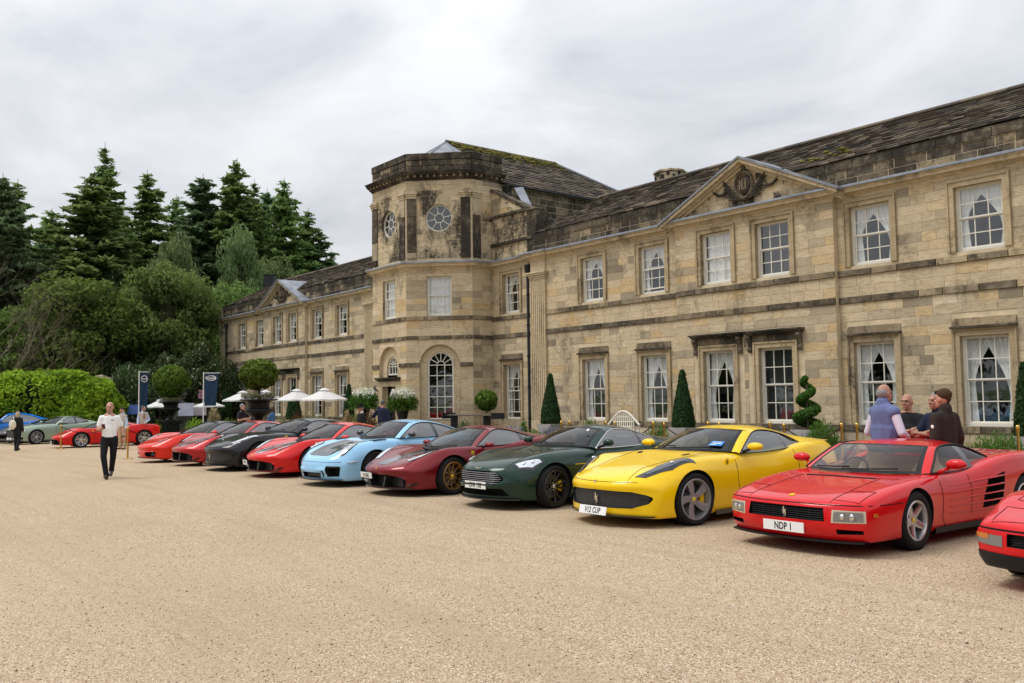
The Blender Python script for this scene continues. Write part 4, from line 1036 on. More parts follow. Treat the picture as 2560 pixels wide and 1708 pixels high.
M_TAN = simple('tan_leather', (0.62, 0.48, 0.30), 0.5, var=.08); M_BLKL = simple('black_leather', (0.018, 0.017, 0.017), 0.5); M_REDL = simple('red_leather', (0.45, 0.03, 0.02), 0.5)
M_YELB = simple('badge_yellow', (0.80, 0.58, 0.02), 0.3, coat=.6); M_LAMP = simple('lamp_housing', (0.02, 0.022, 0.026), 0.15, .6, coat=1.0); M_LENS = simple('lamp_chrome_lens', (0.66, 0.69, 0.73), 0.12, .6, coat=1.0); M_AMBER = simple('amber_lens', (0.55, 0.16, 0.02), 0.15, coat=1.0)
M_STRIPW = simple('stripe_white', (0.74, 0.74, 0.74), .25, coat=1.0); M_STRIPB = simple('stripe_blue', (0.012, 0.022, 0.06), .25, coat=1.0); M_GOLD = simple('gold_stripe', (0.42, 0.27, 0.07), .3, .5, coat=1.0)
M_CGLASS = glass_material('car_glass', (0.30, 0.34, 0.33), 1.0, 0.06); M_SGLASS = glass_material('car_side_glass', (0.42, 0.47, 0.46), 1.0, 0.20); M_CGLASS_L = glass_material('car_glass_clear', (0.90, 0.92, 0.90), 1.0, 0.04); M_COVER = glass_material('lamp_cover', (0.9, 0.92, 0.95), 1.0, 0.08)
def ribbed(name, col, scale):
 t = NT(name); w_ = t.new('TexWave', Scale=scale); t.l.new(t.coord(), w_.inputs['Vector']); t.set(Base_Color=col, Roughness=.3, Coat_Weight=1.0); t.bump(w_.outputs['Fac'], .6, .01); return t.mat
M_RIBLAMP = ribbed('ribbed_lamp_glass', (0.26, 0.255, 0.24), 60)

def loft_body(D):
 L = D['L']; g = {k: pchip(D[k]) for k in ('zt', 'zs', 'xs', 'wm', 'zm', 'zl')}
 rn = D.get('rn', .09); rr = D.get('rr', .10); bul = D.get('bulge', .30); val = D.get('valley', .35); vx = D.get('vx', .58)
 ys = [0, .008, .02, .04, .065, .09, .13, .18, .24, .31, .39, .48]
 y = .57
 while y < L - .5: ys.append(y); y += .095
 ys += [L - .45, L - .36, L - .28, L - .2, L - .14, L - .09, L - .05, L - .02, L - .006, L]
 cnt = [3, 1, 1, 4, 3, 3, 4, 5]
 def half(y):
  e = 0.0
  if y < rn: e = rn * (1 - sqrt(max(0, 1 - (1 - y / rn) ** 2)))
  if L - y < rr: e = rr * (1 - sqrt(max(0, 1 - (1 - (L - y) / rr) ** 2)))
  zt, zs, xs, wm, zm, zl = (g[k](y) for k in ('zt', 'zs', 'xs', 'wm', 'zm', 'zl'))
  zt -= e; zs -= e; zl += e; wm -= e; xs -= e * .8
  wl = wm - D.get('tuck', .07); zm = min(max(zm, zl + .06), zs - .05)
  pts = [(0, zl), (wl - .10, zl), (wl - .015, zl + .004), (wl + .01, zl + .03), (wm, zm), (wm * (.5 + bul * .5) + xs * (.5 - bul * .5), zm + (zs - zm) * .62), (xs, zs), (xs * vx, zt + (zs - zt) * val), (0, zt)]
  return catmull(pts, cnt)
 Wn = D['wm'][0][1]; bow, bowl = D.get('bow', .30), D.get('bowl', 1.1); bowr = D.get('bowr', .22); prof = pchip(D['prof']) if 'prof' in D else (lambda z: 0.0)
 rows = []
 for y in ys:
  hp = half(y); ring = []
  full = [(x, z) for x, z in hp] + [(-x, z) for x, z in hp[-2:0:-1]]
  for x, z in full:
   q = min(1.3, abs(x) / g['wm'](min(max(y, .3), L - .3)))
   yy = y
   if y < bowl: yy += bow * q ** D.get('bowp', 2.4) * (1 - y / bowl) ** 1.6
   if y < .5: yy += prof(z) * (1 - y / .5) ** 1.5
   if L - y < .9: yy -= bowr * q ** 2.6 * (1 - (L - y) / .9) ** 1.5
   ring.append(Vector((x, yy, z)))
  rows.append(ring)
 n = len(rows[0]); mb = MB(); v = [p for r in rows for p in r]; f = []
 for j in range(len(rows) - 1):
  for i in range(n): i2 = (i + 1) % n; f.append((j * n + i, j * n + i2, (j + 1) * n + i2, (j + 1) * n + i))
 def cap(base, flip, sgn):
  prev = list(range(base, base + n)); ring = [v[i] for i in prev]; z_mid = (max(p.z for p in ring) + min(p.z for p in ring)) / 2
  for k, s in enumerate((.85, .6, .3, .04)):
   o = len(v)
   for p in ring:
    q = Vector((p.x * (1 - (1 - s) * .55), p.y, z_mid + (p.z - z_mid) * s))
    q.y = p.y + sgn * .012 * (1 - s) + (0 if sgn > 0 else (D.get('bow', .3) * ((abs(q.x) / Wn) ** 2.4 - (abs(p.x) / Wn) ** 2.4) + prof(q.z) - prof(p.z)))
    v.append(q)
   cur = list(range(o, o + n))
   for i in range(n): i2 = (i + 1) % n; qd = (prev[i], prev[i2], cur[i2], cur[i]); f.append(qd[::-1] if flip else qd)
   prev = cur
  f.append(tuple(prev[::-1]) if flip else tuple(prev))
 cap(0, True, -1); cap((len(rows) - 1) * n, False, 1)
 me = bpy.data.meshes.new('body'); me.from_pydata(v, [], f); me.update()
 bm = bmesh.new(); bm.from_mesh(me); bmesh.ops.recalc_face_normals(bm, faces=bm.faces); bm.to_mesh(me); bm.free()
 me.polygons.foreach_set('use_smooth', [True] * len(me.polygons)); me.update()
 return me
def bvh_of(me):
 return BVHTree.FromPolygons([p.co.copy() for p in me.vertices], [tuple(p.vertices) for p in me.polygons])
def carve(me, cutters, mats, ang=32):
 """boolean difference; cutters: MB objects with a material; keeps the smooth normals of the uncut skin"""
 src = me.copy(); base = bpy.data.objects.new('tmp', me)
 COL.objects.link(base); me.materials.clear()
 for m in mats: me.materials.append(m)
 tmp = []
 for mb, mat in cutters:
  cm = bpy.data.meshes.new('cut'); cm.from_pydata(mb.v, [], mb.f); cm.materials.append(mat)
  b = bmesh.new(); b.from_mesh(cm); bmesh.ops.recalc_face_normals(b, faces=b.faces); b.to_mesh(cm); b.free()
  c = bpy.data.objects.new('cut', cm); COL.objects.link(c); tmp.append(c)
  md = base.modifiers.new('b', 'BOOLEAN'); md.operation = 'DIFFERENCE'; md.object = c; md.solver = 'MANIFOLD' if 'MANIFOLD' in [e.identifier for e in md.bl_rna.properties['solver'].enum_items] else 'EXACT'
  md.material_mode = 'TRANSFER' if hasattr(md, 'material_mode') else md.material_mode
 dg = bpy.context.evaluated_depsgraph_get(); dg.update()
 out = bpy.data.meshes.new_from_object(base.evaluated_get(dg), preserve_all_data_layers=False, depsgraph=dg)
 for c in tmp: bpy.data.objects.remove(c)
 bpy.data.objects.remove(base)
 # restore the smooth normals
 ns = [v.normal.copy() for v in src.vertices]; polys = [tuple(p.vertices) for p in src.polygons]
 co = [v.co.copy() for v in src.vertices]; bv = BVHTree.FromPolygons(co, polys); ca = cos(radians(ang))
 from mathutils.interpolate import poly_3d_calc
 normals = []; cache = {}
 out.polygons.foreach_set('use_smooth', [True] * len(out.polygons)); out.update()
 for p in out.polygons:
  for li in p.loop_indices:
   vi = out.loops[li].vertex_index
   if vi not in cache:
    loc, nr, fi, dist = bv.find_nearest(out.vertices[vi].co)
    if loc is None or dist > 1e-3: cache[vi] = None
    else:
     pv = polys[fi]; w = poly_3d_calc([co[k] for k in pv], loc); q = Vector((0, 0, 0))
     for k, ww in zip(pv, w): q += ns[k] * ww
     cache[vi] = q.normalized() if q.length > 1e-9 else None
   q = cache[vi]
   normals.append(q if (q is not None and q.dot(p.normal) > ca) else p.normal.copy())
 out.normals_split_custom_set(normals)
 bpy.data.meshes.remove(src)
 return out
def conform(poly, axis, bv, off=.003, step=.05, sign=1):
 """flat outline -> skin lying on the body. axis 'y': (x, z) seen from the front, 'z': (x, y) from above, 'x': (y, z) from the side"""
 P = [Vector(p) for p in poly]; n = len(P)
 # refine outline
 O = []
 for a, b in zip(P, P[1:] + P[:1]):
  k = max(1, int((b - a).length / step)); O += [a.lerp(b, i / k) for i in range(k)]
 xs = [p.x for p in P]; ys = [p.y for p in P]; pts = list(O); ne = len(O)
 def inside(q):
  c = False
  for a, b in zip(P, P[1:] + P[:1]):
   if (a.y > q.y) != (b.y > q.y) and q.x < (b.x - a.x) * (q.y - a.y) / (b.y - a.y) + a.x: c = not c
  return c
 x = min(xs) + step / 2
 while x < max(xs):
  y = min(ys) + step / 2
  while y < max(ys):
   q = Vector((x, y))
   if inside(q) and min((q - o).length for o in O) > step * .35: pts.append(q)
   y += step
  x += step
 vo, eo, fo, _, _, _ = delaunay_2d_cdt(pts, [(i, (i + 1) % ne) for i in range(ne)], [], 1, 1e-6)
 v3 = []
 for q in vo:
  if axis == 'y': o, d = Vector((q.x, -2, q.y)), Vector((0, 1, 0))
  elif axis == 'z': o, d = Vector((q.x, q.y, 3)), Vector((0, 0, -1))
  else: o, d = Vector((3 * sign, q.x, q.y)), Vector((-sign, 0, 0))
  loc, nr, fi, dist = bv.ray_cast(o, d)
  if loc is None:
   loc, nr, fi, dist = bv.find_nearest(o + d * 2.2)
  v3.append(loc + nr * off if nr.dot(d) < 0 else loc - nr * off)
 return v3, [tuple(f) for f in fo]
def skin(name, poly, axis, bv, mat, parent, off=.003, step=.05, sign=1, thick=0.0):
 v, f = conform(poly, axis, bv, off, step, sign)
 o = from_py(name, v, f, mat, parent, True)
 bm = bmesh.new(); bm.from_mesh(o.data); bmesh.ops.recalc_face_normals(bm, faces=bm.faces)
 bm.normal_update()
 if sum(1 for f_ in bm.faces if f_.normal.dot(Vector({'y': (0, -1, 0), 'z': (0, 0, 1), 'x': (sign, 0, 0)}[axis])) < 0) > len(bm.faces) / 2: bmesh.ops.reverse_faces(bm, faces=bm.faces)
 bm.to_mesh(o.data); bm.free(); return o
def seam(pts, axis, bv, parent, r=.005, sign=1, mat=None, name='shut_line', off=.0):
 out = []
 for a, b in zip(pts, pts[1:]):
  k = max(1, int(hypot(b[0] - a[0], b[1] - a[1]) / .05)); out += [(a[0] + (b[0] - a[0]) * i / k, a[1] + (b[1] - a[1]) * i / k) for i in range(k)]
 out.append(pts[-1]); P3 = []
 for q in out:
  if axis == 'y': o, d = Vector((q[0], -2, q[1])), Vector((0, 1, 0))
  elif axis == 'z': o, d = Vector((q[0], q[1], 3)), Vector((0, 0, -1))
  else: o, d = Vector((3 * sign, q[0], q[1])), Vector((-sign, 0, 0))
  loc, nr, fi, dist = bv.ray_cast(o, d)
  if loc is not None: P3.append(loc + nr * off)
 if len(P3) < 2: return None
 m = MB(); m.tube(P3, r, 5); return m.build(name, mat or M_VOID, parent, True)
def mirror_poly(p): return [(-x, y) for x, y in p][::-1]

# ---- wheels ------------------------------------------------------------------
WHEEL_CACHE = {}
def wheel_meshes(R, w, rim, style, mat, cap_mat, cal_mat):
 key = (R, w, rim, style, mat.name, cap_mat.name, cal_mat.name if cal_mat else '')
 if key in WHEEL_CACHE: return WHEEL_CACHE[key]
 X = 'x'; out = []
 t = MB(); h = w / 2
 t.lathe([(rim - .004, -h + .02), (rim + .012, -h + .006), ((R + rim) / 2, -h), (R - .022, -h + .012), (R - .004, -h + .035), (R, -h + .06), (R, h - .06), (R - .004, h - .035), (R - .022, h - .012), ((R + rim) / 2, h), (rim + .012, h - .006), (rim - .004, h - .02)], n=48, cap=False, ax=X)
 for gx in (-.30, -.1, .1, .30): t.lathe([(R + .0008, gx * w - .006), (R + .0008, gx * w + .006)], n=48, cap=False, ax=X)
 for k in range(64):
  a = 2 * pi * k / 64
  for sg in (-1, 1): t.xbox(Matrix.Rotation(a + .03 * sg, 4, 'X'), (sg * h * .92 - .012 - .02 * sg, -.004, R - .012), (sg * h * .92 + .012 - .02 * sg, .004, R + .0015))
 out.append(('tyre', t, M_TYRE))
 r = MB(); ho = h - .012
 r.lathe([(rim, ho), (rim - .006, ho + .006), (rim - .022, ho + .002), (rim - .030, ho - .02), (rim - .035, ho - .06), (rim - .04, -h + .03), (rim, -h + .02)], n=48, cap=False, ax=X)
 face = ho - .012; dish = .035
 def spoke(a, w0, w1, r0, r1, x0, x1, th=.022, bend=0.0):
  n = 8; rows = []
  for k in range(n + 1):
   s = k / n; rr_ = r0 + (r1 - r0) * s; ww = w0 + (w1 - w0) * s; aa = a + bend * s * s; xx = x0 + (x1 - x0) * s ** 1.5
   c_, s_ = cos(aa), sin(aa); ctr = Vector((0, rr_ * c_, rr_ * s_)); tn = Vector((0, -s_, c_))
   rows.append([ctr + tn * (-ww) + Vector((xx - th, 0, 0)), ctr + tn * (-ww) + Vector((xx - .006, 0, 0)), ctr + tn * (-ww * .6) + Vector((xx, 0, 0)), ctr + tn * (ww * .6) + Vector((xx, 0, 0)), ctr + tn * ww + Vector((xx - .006, 0, 0)), ctr + tn * ww + Vector((xx - th, 0, 0))])
  r.grid(rows)
 if style == 'star5':
  for k in range(5): spoke(2 * pi * k / 5 + .3, .050, .032, .04, rim - .02, face - dish, face - .004)
 elif style == 'twist5':
  for k in range(5): spoke(2 * pi * k / 5 + .3, .030, .062, .05, rim - .015, face - dish, face, .03, .18)
 elif style == 'ten':
  for k in range(10): spoke(2 * pi * k / 10, .011, .010, .05, rim - .02, face - dish - .01, face - .004)
 elif style == 'vten':
  for k in range(5):
   for sg in (-1, 1): spoke(2 * pi * k / 5 + sg * .14, .017, .017, .05, rim - .02, face - dish, face - .004, .022, sg * .16)
 elif style == 'double5':
  for k in range(5):
   for sg in (-1, 1): spoke(2 * pi * k / 5 + sg * .11, .014, .020, .05, rim - .02, face - dish, face - .003, .02, sg * .22)
 r.lathe([(.0, face - dish + .004), (.045, face - dish + .004), (.075, face - dish - .006), (.08, face - dish - .05)], n=20, cap=False, ax=X)
 out.append(('rim', r, mat))
 d = MB(); d.lathe([(.06, -.03), (rim - .075, -.03), (rim - .075, .0), (.06, .0)], n=32, cap=False, ax=X); d.lathe([(0, -.02), (.11, -.02), (.11, .03), (0, .03)], n=16, cap=False, ax=X); out.append(('brake_disc', d, M_DISC))
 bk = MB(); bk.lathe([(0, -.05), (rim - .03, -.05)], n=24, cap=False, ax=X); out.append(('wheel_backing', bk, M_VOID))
 if cal_mat:
  c = MB(); c.lathe([(rim - .13, -.045), (rim - .05, -.045), (rim - .05, .045), (rim - .13, .045), (rim - .13, -.045)], n=8, cap=False, a0=-.45, a1=.45, ax=X); out.append(('brake_caliper', c, cal_mat))
 cp = MB(); cp.lathe([(0, face - dish + .012), (.022, face - dish + .011), (.030, face - dish + .004)], n=16, cap=False, ax=X)
 out.append(('hub_cap', cp, cap_mat))
 if style in ('star5', 'twist5', 'vten', 'double5'):
  b = MB()
  for k in range(5): a = 2 * pi * (k + .5) / 5; b.lathe([(.011, face - dish - .012), (.011, face - dish + .004), (0, face - dish + .006)], Matrix.Translation((0, .058 * cos(a), .058 * sin(a))), n=8, cap=False, ax=X)
  out.append(('wheel_bolt', b, M_CHROME))
 res = []
 for nm, mb, mt in out:
  me = bpy.data.meshes.new(nm); me.from_pydata(mb.v, [], mb.f); me.materials.append(mt); smooth_by_angle(me, 40); res.append((nm, me))
 WHEEL_CACHE[key] = res; return res
def put_wheel(car, x, y, R, w, rim, style, mat, cap_mat, cal_mat, steer=0.0, spin=0.0):
 e = empty('wheel', (x, y, R), 0, car); sg = 1 if x > 0 else -1
 e.rotation_euler = (0, 0, (0 if sg > 0 else pi) + steer)
 for nm, me in wheel_meshes(R, w, rim, style, mat, cap_mat, cal_mat):
  o = bpy.data.objects.new(nm, me); o.rotation_euler = (spin if nm in ('rim', 'hub_cap', 'wheel_bolt') else 0, 0, 0); link(o, e)
 return e

def plate(car, text, y, z, tilt=0.0, w=.52, h=.111, x=0.0, roll=0.0, yawp=0.0, size=.090):
 p = MB(); p.box((-w / 2, -.006, -h / 2), (w / 2, .006, h / 2)); o = p.build('number_plate', M_PLATE, car); o.location = (x, y, z); o.rotation_euler = (tilt, roll, yawp)
 b = MB(); t_ = .004
 cu = bpy.data.curves.new('txt', 'FONT'); cu.body = text; cu.size = size; cu.align_x = 'CENTER'; cu.align_y = 'CENTER'; cu.extrude = .0008; cu.space_character = 1.05; cu.offset = .0018
 to = bpy.data.objects.new('txt', cu); COL.objects.link(to); dg = bpy.context.evaluated_depsgraph_get(); me = bpy.data.meshes.new_from_object(to.evaluated_get(dg)); bpy.data.objects.remove(to)
 xs = [v.co.x for v in me.vertices]; zs_ = [v.co.y for v in me.vertices]
 sy = .079 * (h / .111) / max(1e-3, max(zs_) - min(zs_)); cz = (max(zs_) + min(zs_)) / 2; sx = sy * .72
 for v in me.vertices: v.co = Vector((v.co.x * sx, -.0072 - v.co.z, (v.co.y - cz) * sy))
 me.materials.clear(); me.materials.append(M_INK); q = bpy.data.objects.new('plate_text', me); link(q, o)
 return o
# ------------------------------------------------------------------ cars: assembly
def greenhouse(car, D, G, paint_m, roof_m, glass):
 yc, zc = G['cowl']; k1 = Vector(G['k1']); yh, zh = G['head']; k2 = Vector(G['k2'])
 nu, nv = 20, 12
 def ws(q, v):
  a = Vector((q * k1.x, yc + (k1.y - yc) * q * q, zc + (k1.z - zc) * q * q)); b = Vector((q * k2.x, yh + (k2.y - yh) * q * q, zh + (k2.z - zh) * q * q))
  p = a.lerp(b, v); p += Vector((0, -.45, .9)).normalized() * (.030 * sin(pi * v) * (1 - .4 * q * q)); return p
 gl, fr = MB(), MB()
 qs = [-1, -.93] + [-.93 + 1.86 * i / nu for i in range(1, nu)] + [.93, 1]; vsn = [0, .07] + [.07 + .87 * i / nv for i in range(1, nv)] + [.94, 1.0]
 for j in range(len(vsn) - 1):
  for i in range(len(qs) - 1):
   quad = [ws(qs[i], vsn[j]), ws(qs[i + 1], vsn[j]), ws(qs[i + 1], vsn[j + 1]), ws(qs[i], vsn[j + 1])]
   edge = i in (0, len(qs) - 2) or j in (0, len(vsn) - 2); (fr if edge else gl).add(quad, [(0, 1, 2, 3)])
 for m_, nm, mt in ((gl, 'windscreen', glass), (fr, 'windscreen_border', M_BLKP)):
  o = m_.build(nm, mt, car); bm = bmesh.new(); bm.from_mesh(o.data); bmesh.ops.remove_doubles(bm, verts=bm.verts, dist=1e-5)
  for f in bm.faces: f.smooth = True
  bm.to_mesh(o.data); bm.free()
 nT = 40; T = spline3(G['T'], nT); B = spline3(G['belt'], nT)
 # belt parameterised like T in y
 iA = min(range(nT + 1), key=lambda i: abs(T[i].y - (k2.y + .06)) if i < nT * .7 else 9)
 shell = MB(); spine = pchip(G['spine']); y_end = G['spine'][-1][0]
 O2 = spline3([tuple(T[-1])] + list(G['quarter']), 14); outer = T[iA:] + O2[1:]; N = len(outer)
 rear = []
 for sg in (1, -1):
  S = lambda p: Vector((p.x * sg, p.y, p.z))
  rows = []
  for i in range(iA + 1):                              # A-pillar
   t_ = i / iA; a = ws(1.0, t_); b = T[i]
   m_ = a.lerp(b, .5) + Vector((.45, -.25, .5)).normalized() * .012
   rows.append([S(a), S(m_), S(b)])
  shell.grid(rows, flip=sg < 0)
  rows = []; 
  for u in range(N):
   s_ = u / (N - 1); o = outer[u]; cy = yh + (y_end - yh) * s_; cz = spine(cy); row = []
   for k in range(13):
    v = k / 12; kx = v; x = o.x * v
    cy2 = cy + (o.y - cy) * v * v
    zc2 = spine(min(max(cy2, yh), y_end)) if u > 0 else zh + (k2.z - zh) * v * v
    z = zc2 + (o.z - spine(min(max(o.y, yh), y_end))) * v ** 2.4 if u > 0 else zc2 + (o.z - k2.z) * max(0, (v - .85) / .15)
    if k == 12: x, cy2, z = o.x, o.y, o.z
    row.append(S(Vector((x, cy2, z))))
   rows.append(row)
  r0, r1 = G.get('rear_glass', (.42, .80))
  for u in range(N - 1):
   for k in range(12):
    q = [rows[u][k], rows[u][k + 1], rows[u + 1][k + 1], rows[u + 1][k]]
    if sg < 0: q = q[::-1]
    isg = r0 < (u + .5) / (N - 1) < r1 and k < 8
    if isg: rear.append(q)
    else: shell.add(q, [(0, 1, 2, 3)])
  side = MB(); bp = MB(); tr = MB(); nb = 6
  bs = G.get('bpil')
  for i in range(nT):
   for k in range(nb):
    def P(i_, k_):
     v = k_ / nb; p = B[i_].lerp(T[i_], v); return S(p + Vector((.018 * sin(pi * v), 0, 0)))
    q = [P(i, k), P(i + 1, k), P(i + 1, k + 1), P(i, k + 1)]
    if sg < 0: q = q[::-1]
    ym = (B[i].y + B[i + 1].y) / 2
    (bp if bs and bs[0] < ym < bs[1] else side).add(q, [(0, 1, 2, 3)])
  side.build('side_window', M_SGLASS if glass is M_CGLASS else glass, car, 60)
  if bs and bp.v: bp.build('door_pillar', M_GLOSSB, car, 60)
  tr.tube([S(p + Vector((.006, 0, .002))) for p in T], G.get('trim_r', .009), 6); tr.tube([S(p + Vector((.008, 0, 0))) for p in B], .008, 6); tr.build('window_trim', G.get('trim', M_BLKP), car, True)
 o = shell.build('roof', roof_m, car, 50)
 rg = MB()
 for q in rear: rg.add(q, [(0, 1, 2, 3)])
 if rear: rg.build('rear_window', M_GLOSSB if not G.get('clear_rear') else glass, car, 60)
 return T, B
def seat(car, x, y, z, mat, w=.46, top=.8):
 s = MB(); rows = []
 kk = top / .81; prof = [(0, -.02, .22), (.12, .0, .25), (.35, .05, .25), (.52, .09, .21), (.60, .11, .15), (.64, .115, .125), (.72, .12, .125), (.78, .13, .11), (.81, .14, .05)]
 for h, dy, hw in [(a * kk, b_, c_) for a, b_, c_ in prof]:
  th = .07 if h < .6 * kk else .05
  rows.append([Vector((x + hw * w / .5 * cos(a) * (1 if True else 1), y + dy + th * sin(a) * (1.3 if sin(a) < 0 and abs(cos(a)) > .5 else 1), z + h)) for a in [2 * pi * k / 16 for k in range(16)]])
 s.grid(rows, close=True); s.add(rows[-1], [tuple(range(16))])
 s.build('seat', mat, car, 50)
 c = MB(); c.box((x - .23, y - .42, z - .12), (x + .23, y + .02, z + .02)); c.build('seat_cushion', mat, car)
def wing_mirror(car, sg, p, mat, size=(.10, .065, .062), stalk=None, arm_mat=None):
 x, y, z = p; m = MB(); n = 10
 rows = []
 for k in range(n + 1):
  a = pi * k / n; r = sin(a) ** .6; yy = -cos(a)
  rows.append([Vector((sg * (x + size[0] * r * cos(b)), y + size[1] * yy * (1.0 if yy < 0 else .55), z + size[2] * r * sin(b) * (1 if sin(b) > 0 else .8))) for b in [2 * pi * q / 16 for q in range(16)]])
 m.grid(rows, close=True); o = m.build('wing_mirror', mat, car, True)
 bm = bmesh.new(); bm.from_mesh(o.data); bmesh.ops.recalc_face_normals(bm, faces=bm.faces); bm.to_mesh(o.data); bm.free()
 st = MB(); b = stalk or (x - .17, y + .02, z - .07)
 st.tube([(sg * b[0], b[1], b[2]), (sg * (x - size[0] * .6), y, z - size[2] * .5)], [.022, .018], 8); st.build('mirror_arm', arm_mat or M_BLKP, o, True)
HORSE = [(-.1, -1), (.02, -1), (.06, -.6), (-.02, -.45), (.12, -.2), (.28, -.55), (.2, -.8), (.34, -.78), (.42, -.5), (.36, -.1), (.30, .1), (.45, .3), (.5, .62), (.38, .5), (.3, .3), (.2, .28), (.08, .4), (-.02, .62), (.02, .9), (-.12, 1.0), (-.32, .72), (-.40, .55), (-.30, .52), (-.2, .6), (-.22, .35), (-.42, .28), (-.55, .12), (-.48, .04), (-.35, .16), (-.18, .12), (-.22, -.1), (-.45, -.16), (-.48, -.38), (-.38, -.36), (-.34, -.22), (-.12, -.25), (-.15, -.5), (-.02, -.7), (-.1, -.92)]
def horse(parent, c, s, mat, axis='y', sg=1):
 m = MB(); f = (lambda u, w, d: (c[0] + u * s * .9, c[1] + d, c[2] + w * s)) if axis == 'y' else (lambda u, w, d: (c[0] + sg * -d, c[1] + sg * u * s * .9, c[2] + w * s))
 m.prism(HORSE[::-1], f, -.006, .002); return m.build('horse_emblem', mat, parent)
def make_car(D):
 car = empty(D['name'], (D['pos'][0], D['pos'][1], D.get('z0', gz(D['pos'][0]))), radians(D.get('rz', 3)))
 tag(car, D['label'], D.get('cat', 'car'), D.get('group', 'supercars parked in a row before the mansion'))
 pm = D['paint']; rm = D.get('roof', pm); L = D['L']
 me = loft_body(D); bv0 = bvh_of(me); bv = bv0
 def ny(x, z):
  h = bv0.ray_cast(Vector((x, -2, z)), Vector((0, 1, 0)))[0]; return h.y if h else .5
 cut = []
 for (ya, R, w, xo) in ((D['fa'], D['Rf'], D['wf'], D['tf']), (D['ra'], D['Rr'], D['wr'], D['tr'])):
  for sg in (1, -1):
   c = MB(); Ra = R + D.get('arch', .035); x0, x1 = sorted((sg * (xo - w - .10), sg * 1.3))
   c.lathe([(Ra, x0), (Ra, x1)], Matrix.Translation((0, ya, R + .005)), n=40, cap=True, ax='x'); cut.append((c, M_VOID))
 for poly, depth, mt in D.get('cuts', []):
  for pl in ([poly] if min(p[0] for p in poly) < 0 else [poly, mirror_poly(poly)]):
   c = MB(); c.prism(pl, lambda u, w, d: (u, d, w), -.6, depth); cut.append((c, mt))
 for poly, depth, mt in D.get('side_cuts', []):
  for sg in (1, -1):
   c = MB(); c.prism(poly, lambda u, w, d, sg=sg: (sg * d, u, w), depth, 1.4); cut.append((c, mt))
 G = D['G']; bx = min(p[0] for p in G['belt']) - .05; y0 = G['cowl'][0] + .10; y1 = G['belt'][-1][1] - .15
 c = MB(); k1 = G['k1']; zf = D.get('tub', .45)
 c.prism([(-k1[0] * .6, y0 + .03), (k1[0] * .6, y0 + .03), (k1[0] - .03, k1[1] + .08), (bx, k1[1] + .4), (bx, y1), (-bx, y1), (-bx, k1[1] + .4), (-k1[0] + .03, k1[1] + .08)], lambda u, w, d: (u, w, d), zf, 2.0); cut.append((c, D.get('tub_mat', M_BLKL)))
 allm = [pm] + list({id(m): m for _, m in cut}.values())
 body_me = carve(me, cut, allm)
 body = link(bpy.data.objects.new('body', body_me), car)
 T, B = greenhouse(car, D, G, pm, rm, D.get('glass', M_CGLASS))
 # cabin
 sm = D.get('seat_mat', M_BLKL)
 for x in (-.36, .36): seat(car, x, G['k2'][1] + .30, zf + .05, sm, top=G['head'][1] - .09 - zf - .05)
 d = MB(); zc = G['cowl'][1]; kx = k1[0] - .05
 d.prism([(y0 + .05, zc - .05), (k1[1] + .10, zc - .07), (k1[1] + .28, zc - .10), (k1[1] + .30, zc - .25), (y0 + .2, zf)], lambda u, w, q: (q, u, w), -kx, kx); d.build('dashboard', M_BLKL, car)
 s = MB(); sx = -.36; pts = [(sx + .18 * cos(a), k1[1] + .42 + .06 * sin(a), zc - .04 + .16 * sin(a)) for a in [2 * pi * k / 20 for k in range(21)]]; s.tube(pts, .015, 6); s.tube([(sx - .17, k1[1] + .42, zc - .04), (sx + .17, k1[1] + .42, zc - .04)], .018, 6); s.build('steering_wheel', M_BLKL, car, True)
 rv = MB(); rv.box((-.13, G['k2'][1] - .10, G['head'][1] - .10), (.13, G['k2'][1] - .07, G['head'][1] - .035)); rv.build('rear_view_mirror', M_BLKP, car)
 for sg in (-1, 1):                                       # wipers lie on the lower edge of the screen
  w_ = MB(); f_ = lambda q, v: Vector((q * k1[0] * (1 - v) + q * G['k2'][0] * v, (G['cowl'][0] + (k1[1] - G['cowl'][0]) * q * q) * (1 - v) + (G['head'][0]) * v, (zc + (k1[2] - zc) * q * q) * (1 - v) + G['head'][1] * v))
  a, b = ((-.75, .06), (-.05, .12)) if sg < 0 else ((-.02, .05), (.72, .10)); w_.tube([f_(a[0] + (b[0] - a[0]) * t / 6, a[1] + (b[1] - a[1]) * t / 6) + Vector((0, -.015, .022)) for t in range(7)], .009, 5); w_.build('wiper', M_BLKP, car, True)
 wh = D['wheel']
 for ya, R, w, xo, st in ((D['fa'], D['Rf'], D['wf'], D['tf'], D.get('steer', 0)), (D['ra'], D['Rr'], D['wr'], D['tr'], 0)):
  for sg in (1, -1): put_wheel(car, sg * (xo - w / 2), ya, R, w, R - D.get('side', .095), wh[0], wh[1], wh[2], wh[3], radians(st), D.get('spin', 0.0))
 # splitter and sills
 if D.get('lip', True):
  zl = D['zl'][0][1]; hw = D['wm'][0][1] - .04; lp = MB(); rows = []
  pr = D.get('lip_out', .03)
  for k in range(21):
   x = -hw + 2 * hw * k / 20; y = ny(x * .985, zl + .06)
   rows.append([(x, y + .10, zl - .012), (x, y - pr, zl - .014), (x, y - pr - .004, zl + .006), (x, y + .10, zl + .012)])
  lp.grid(rows, close=True); lp.build('front_splitter', D.get('lip_mat', M_CARB), car, 30)
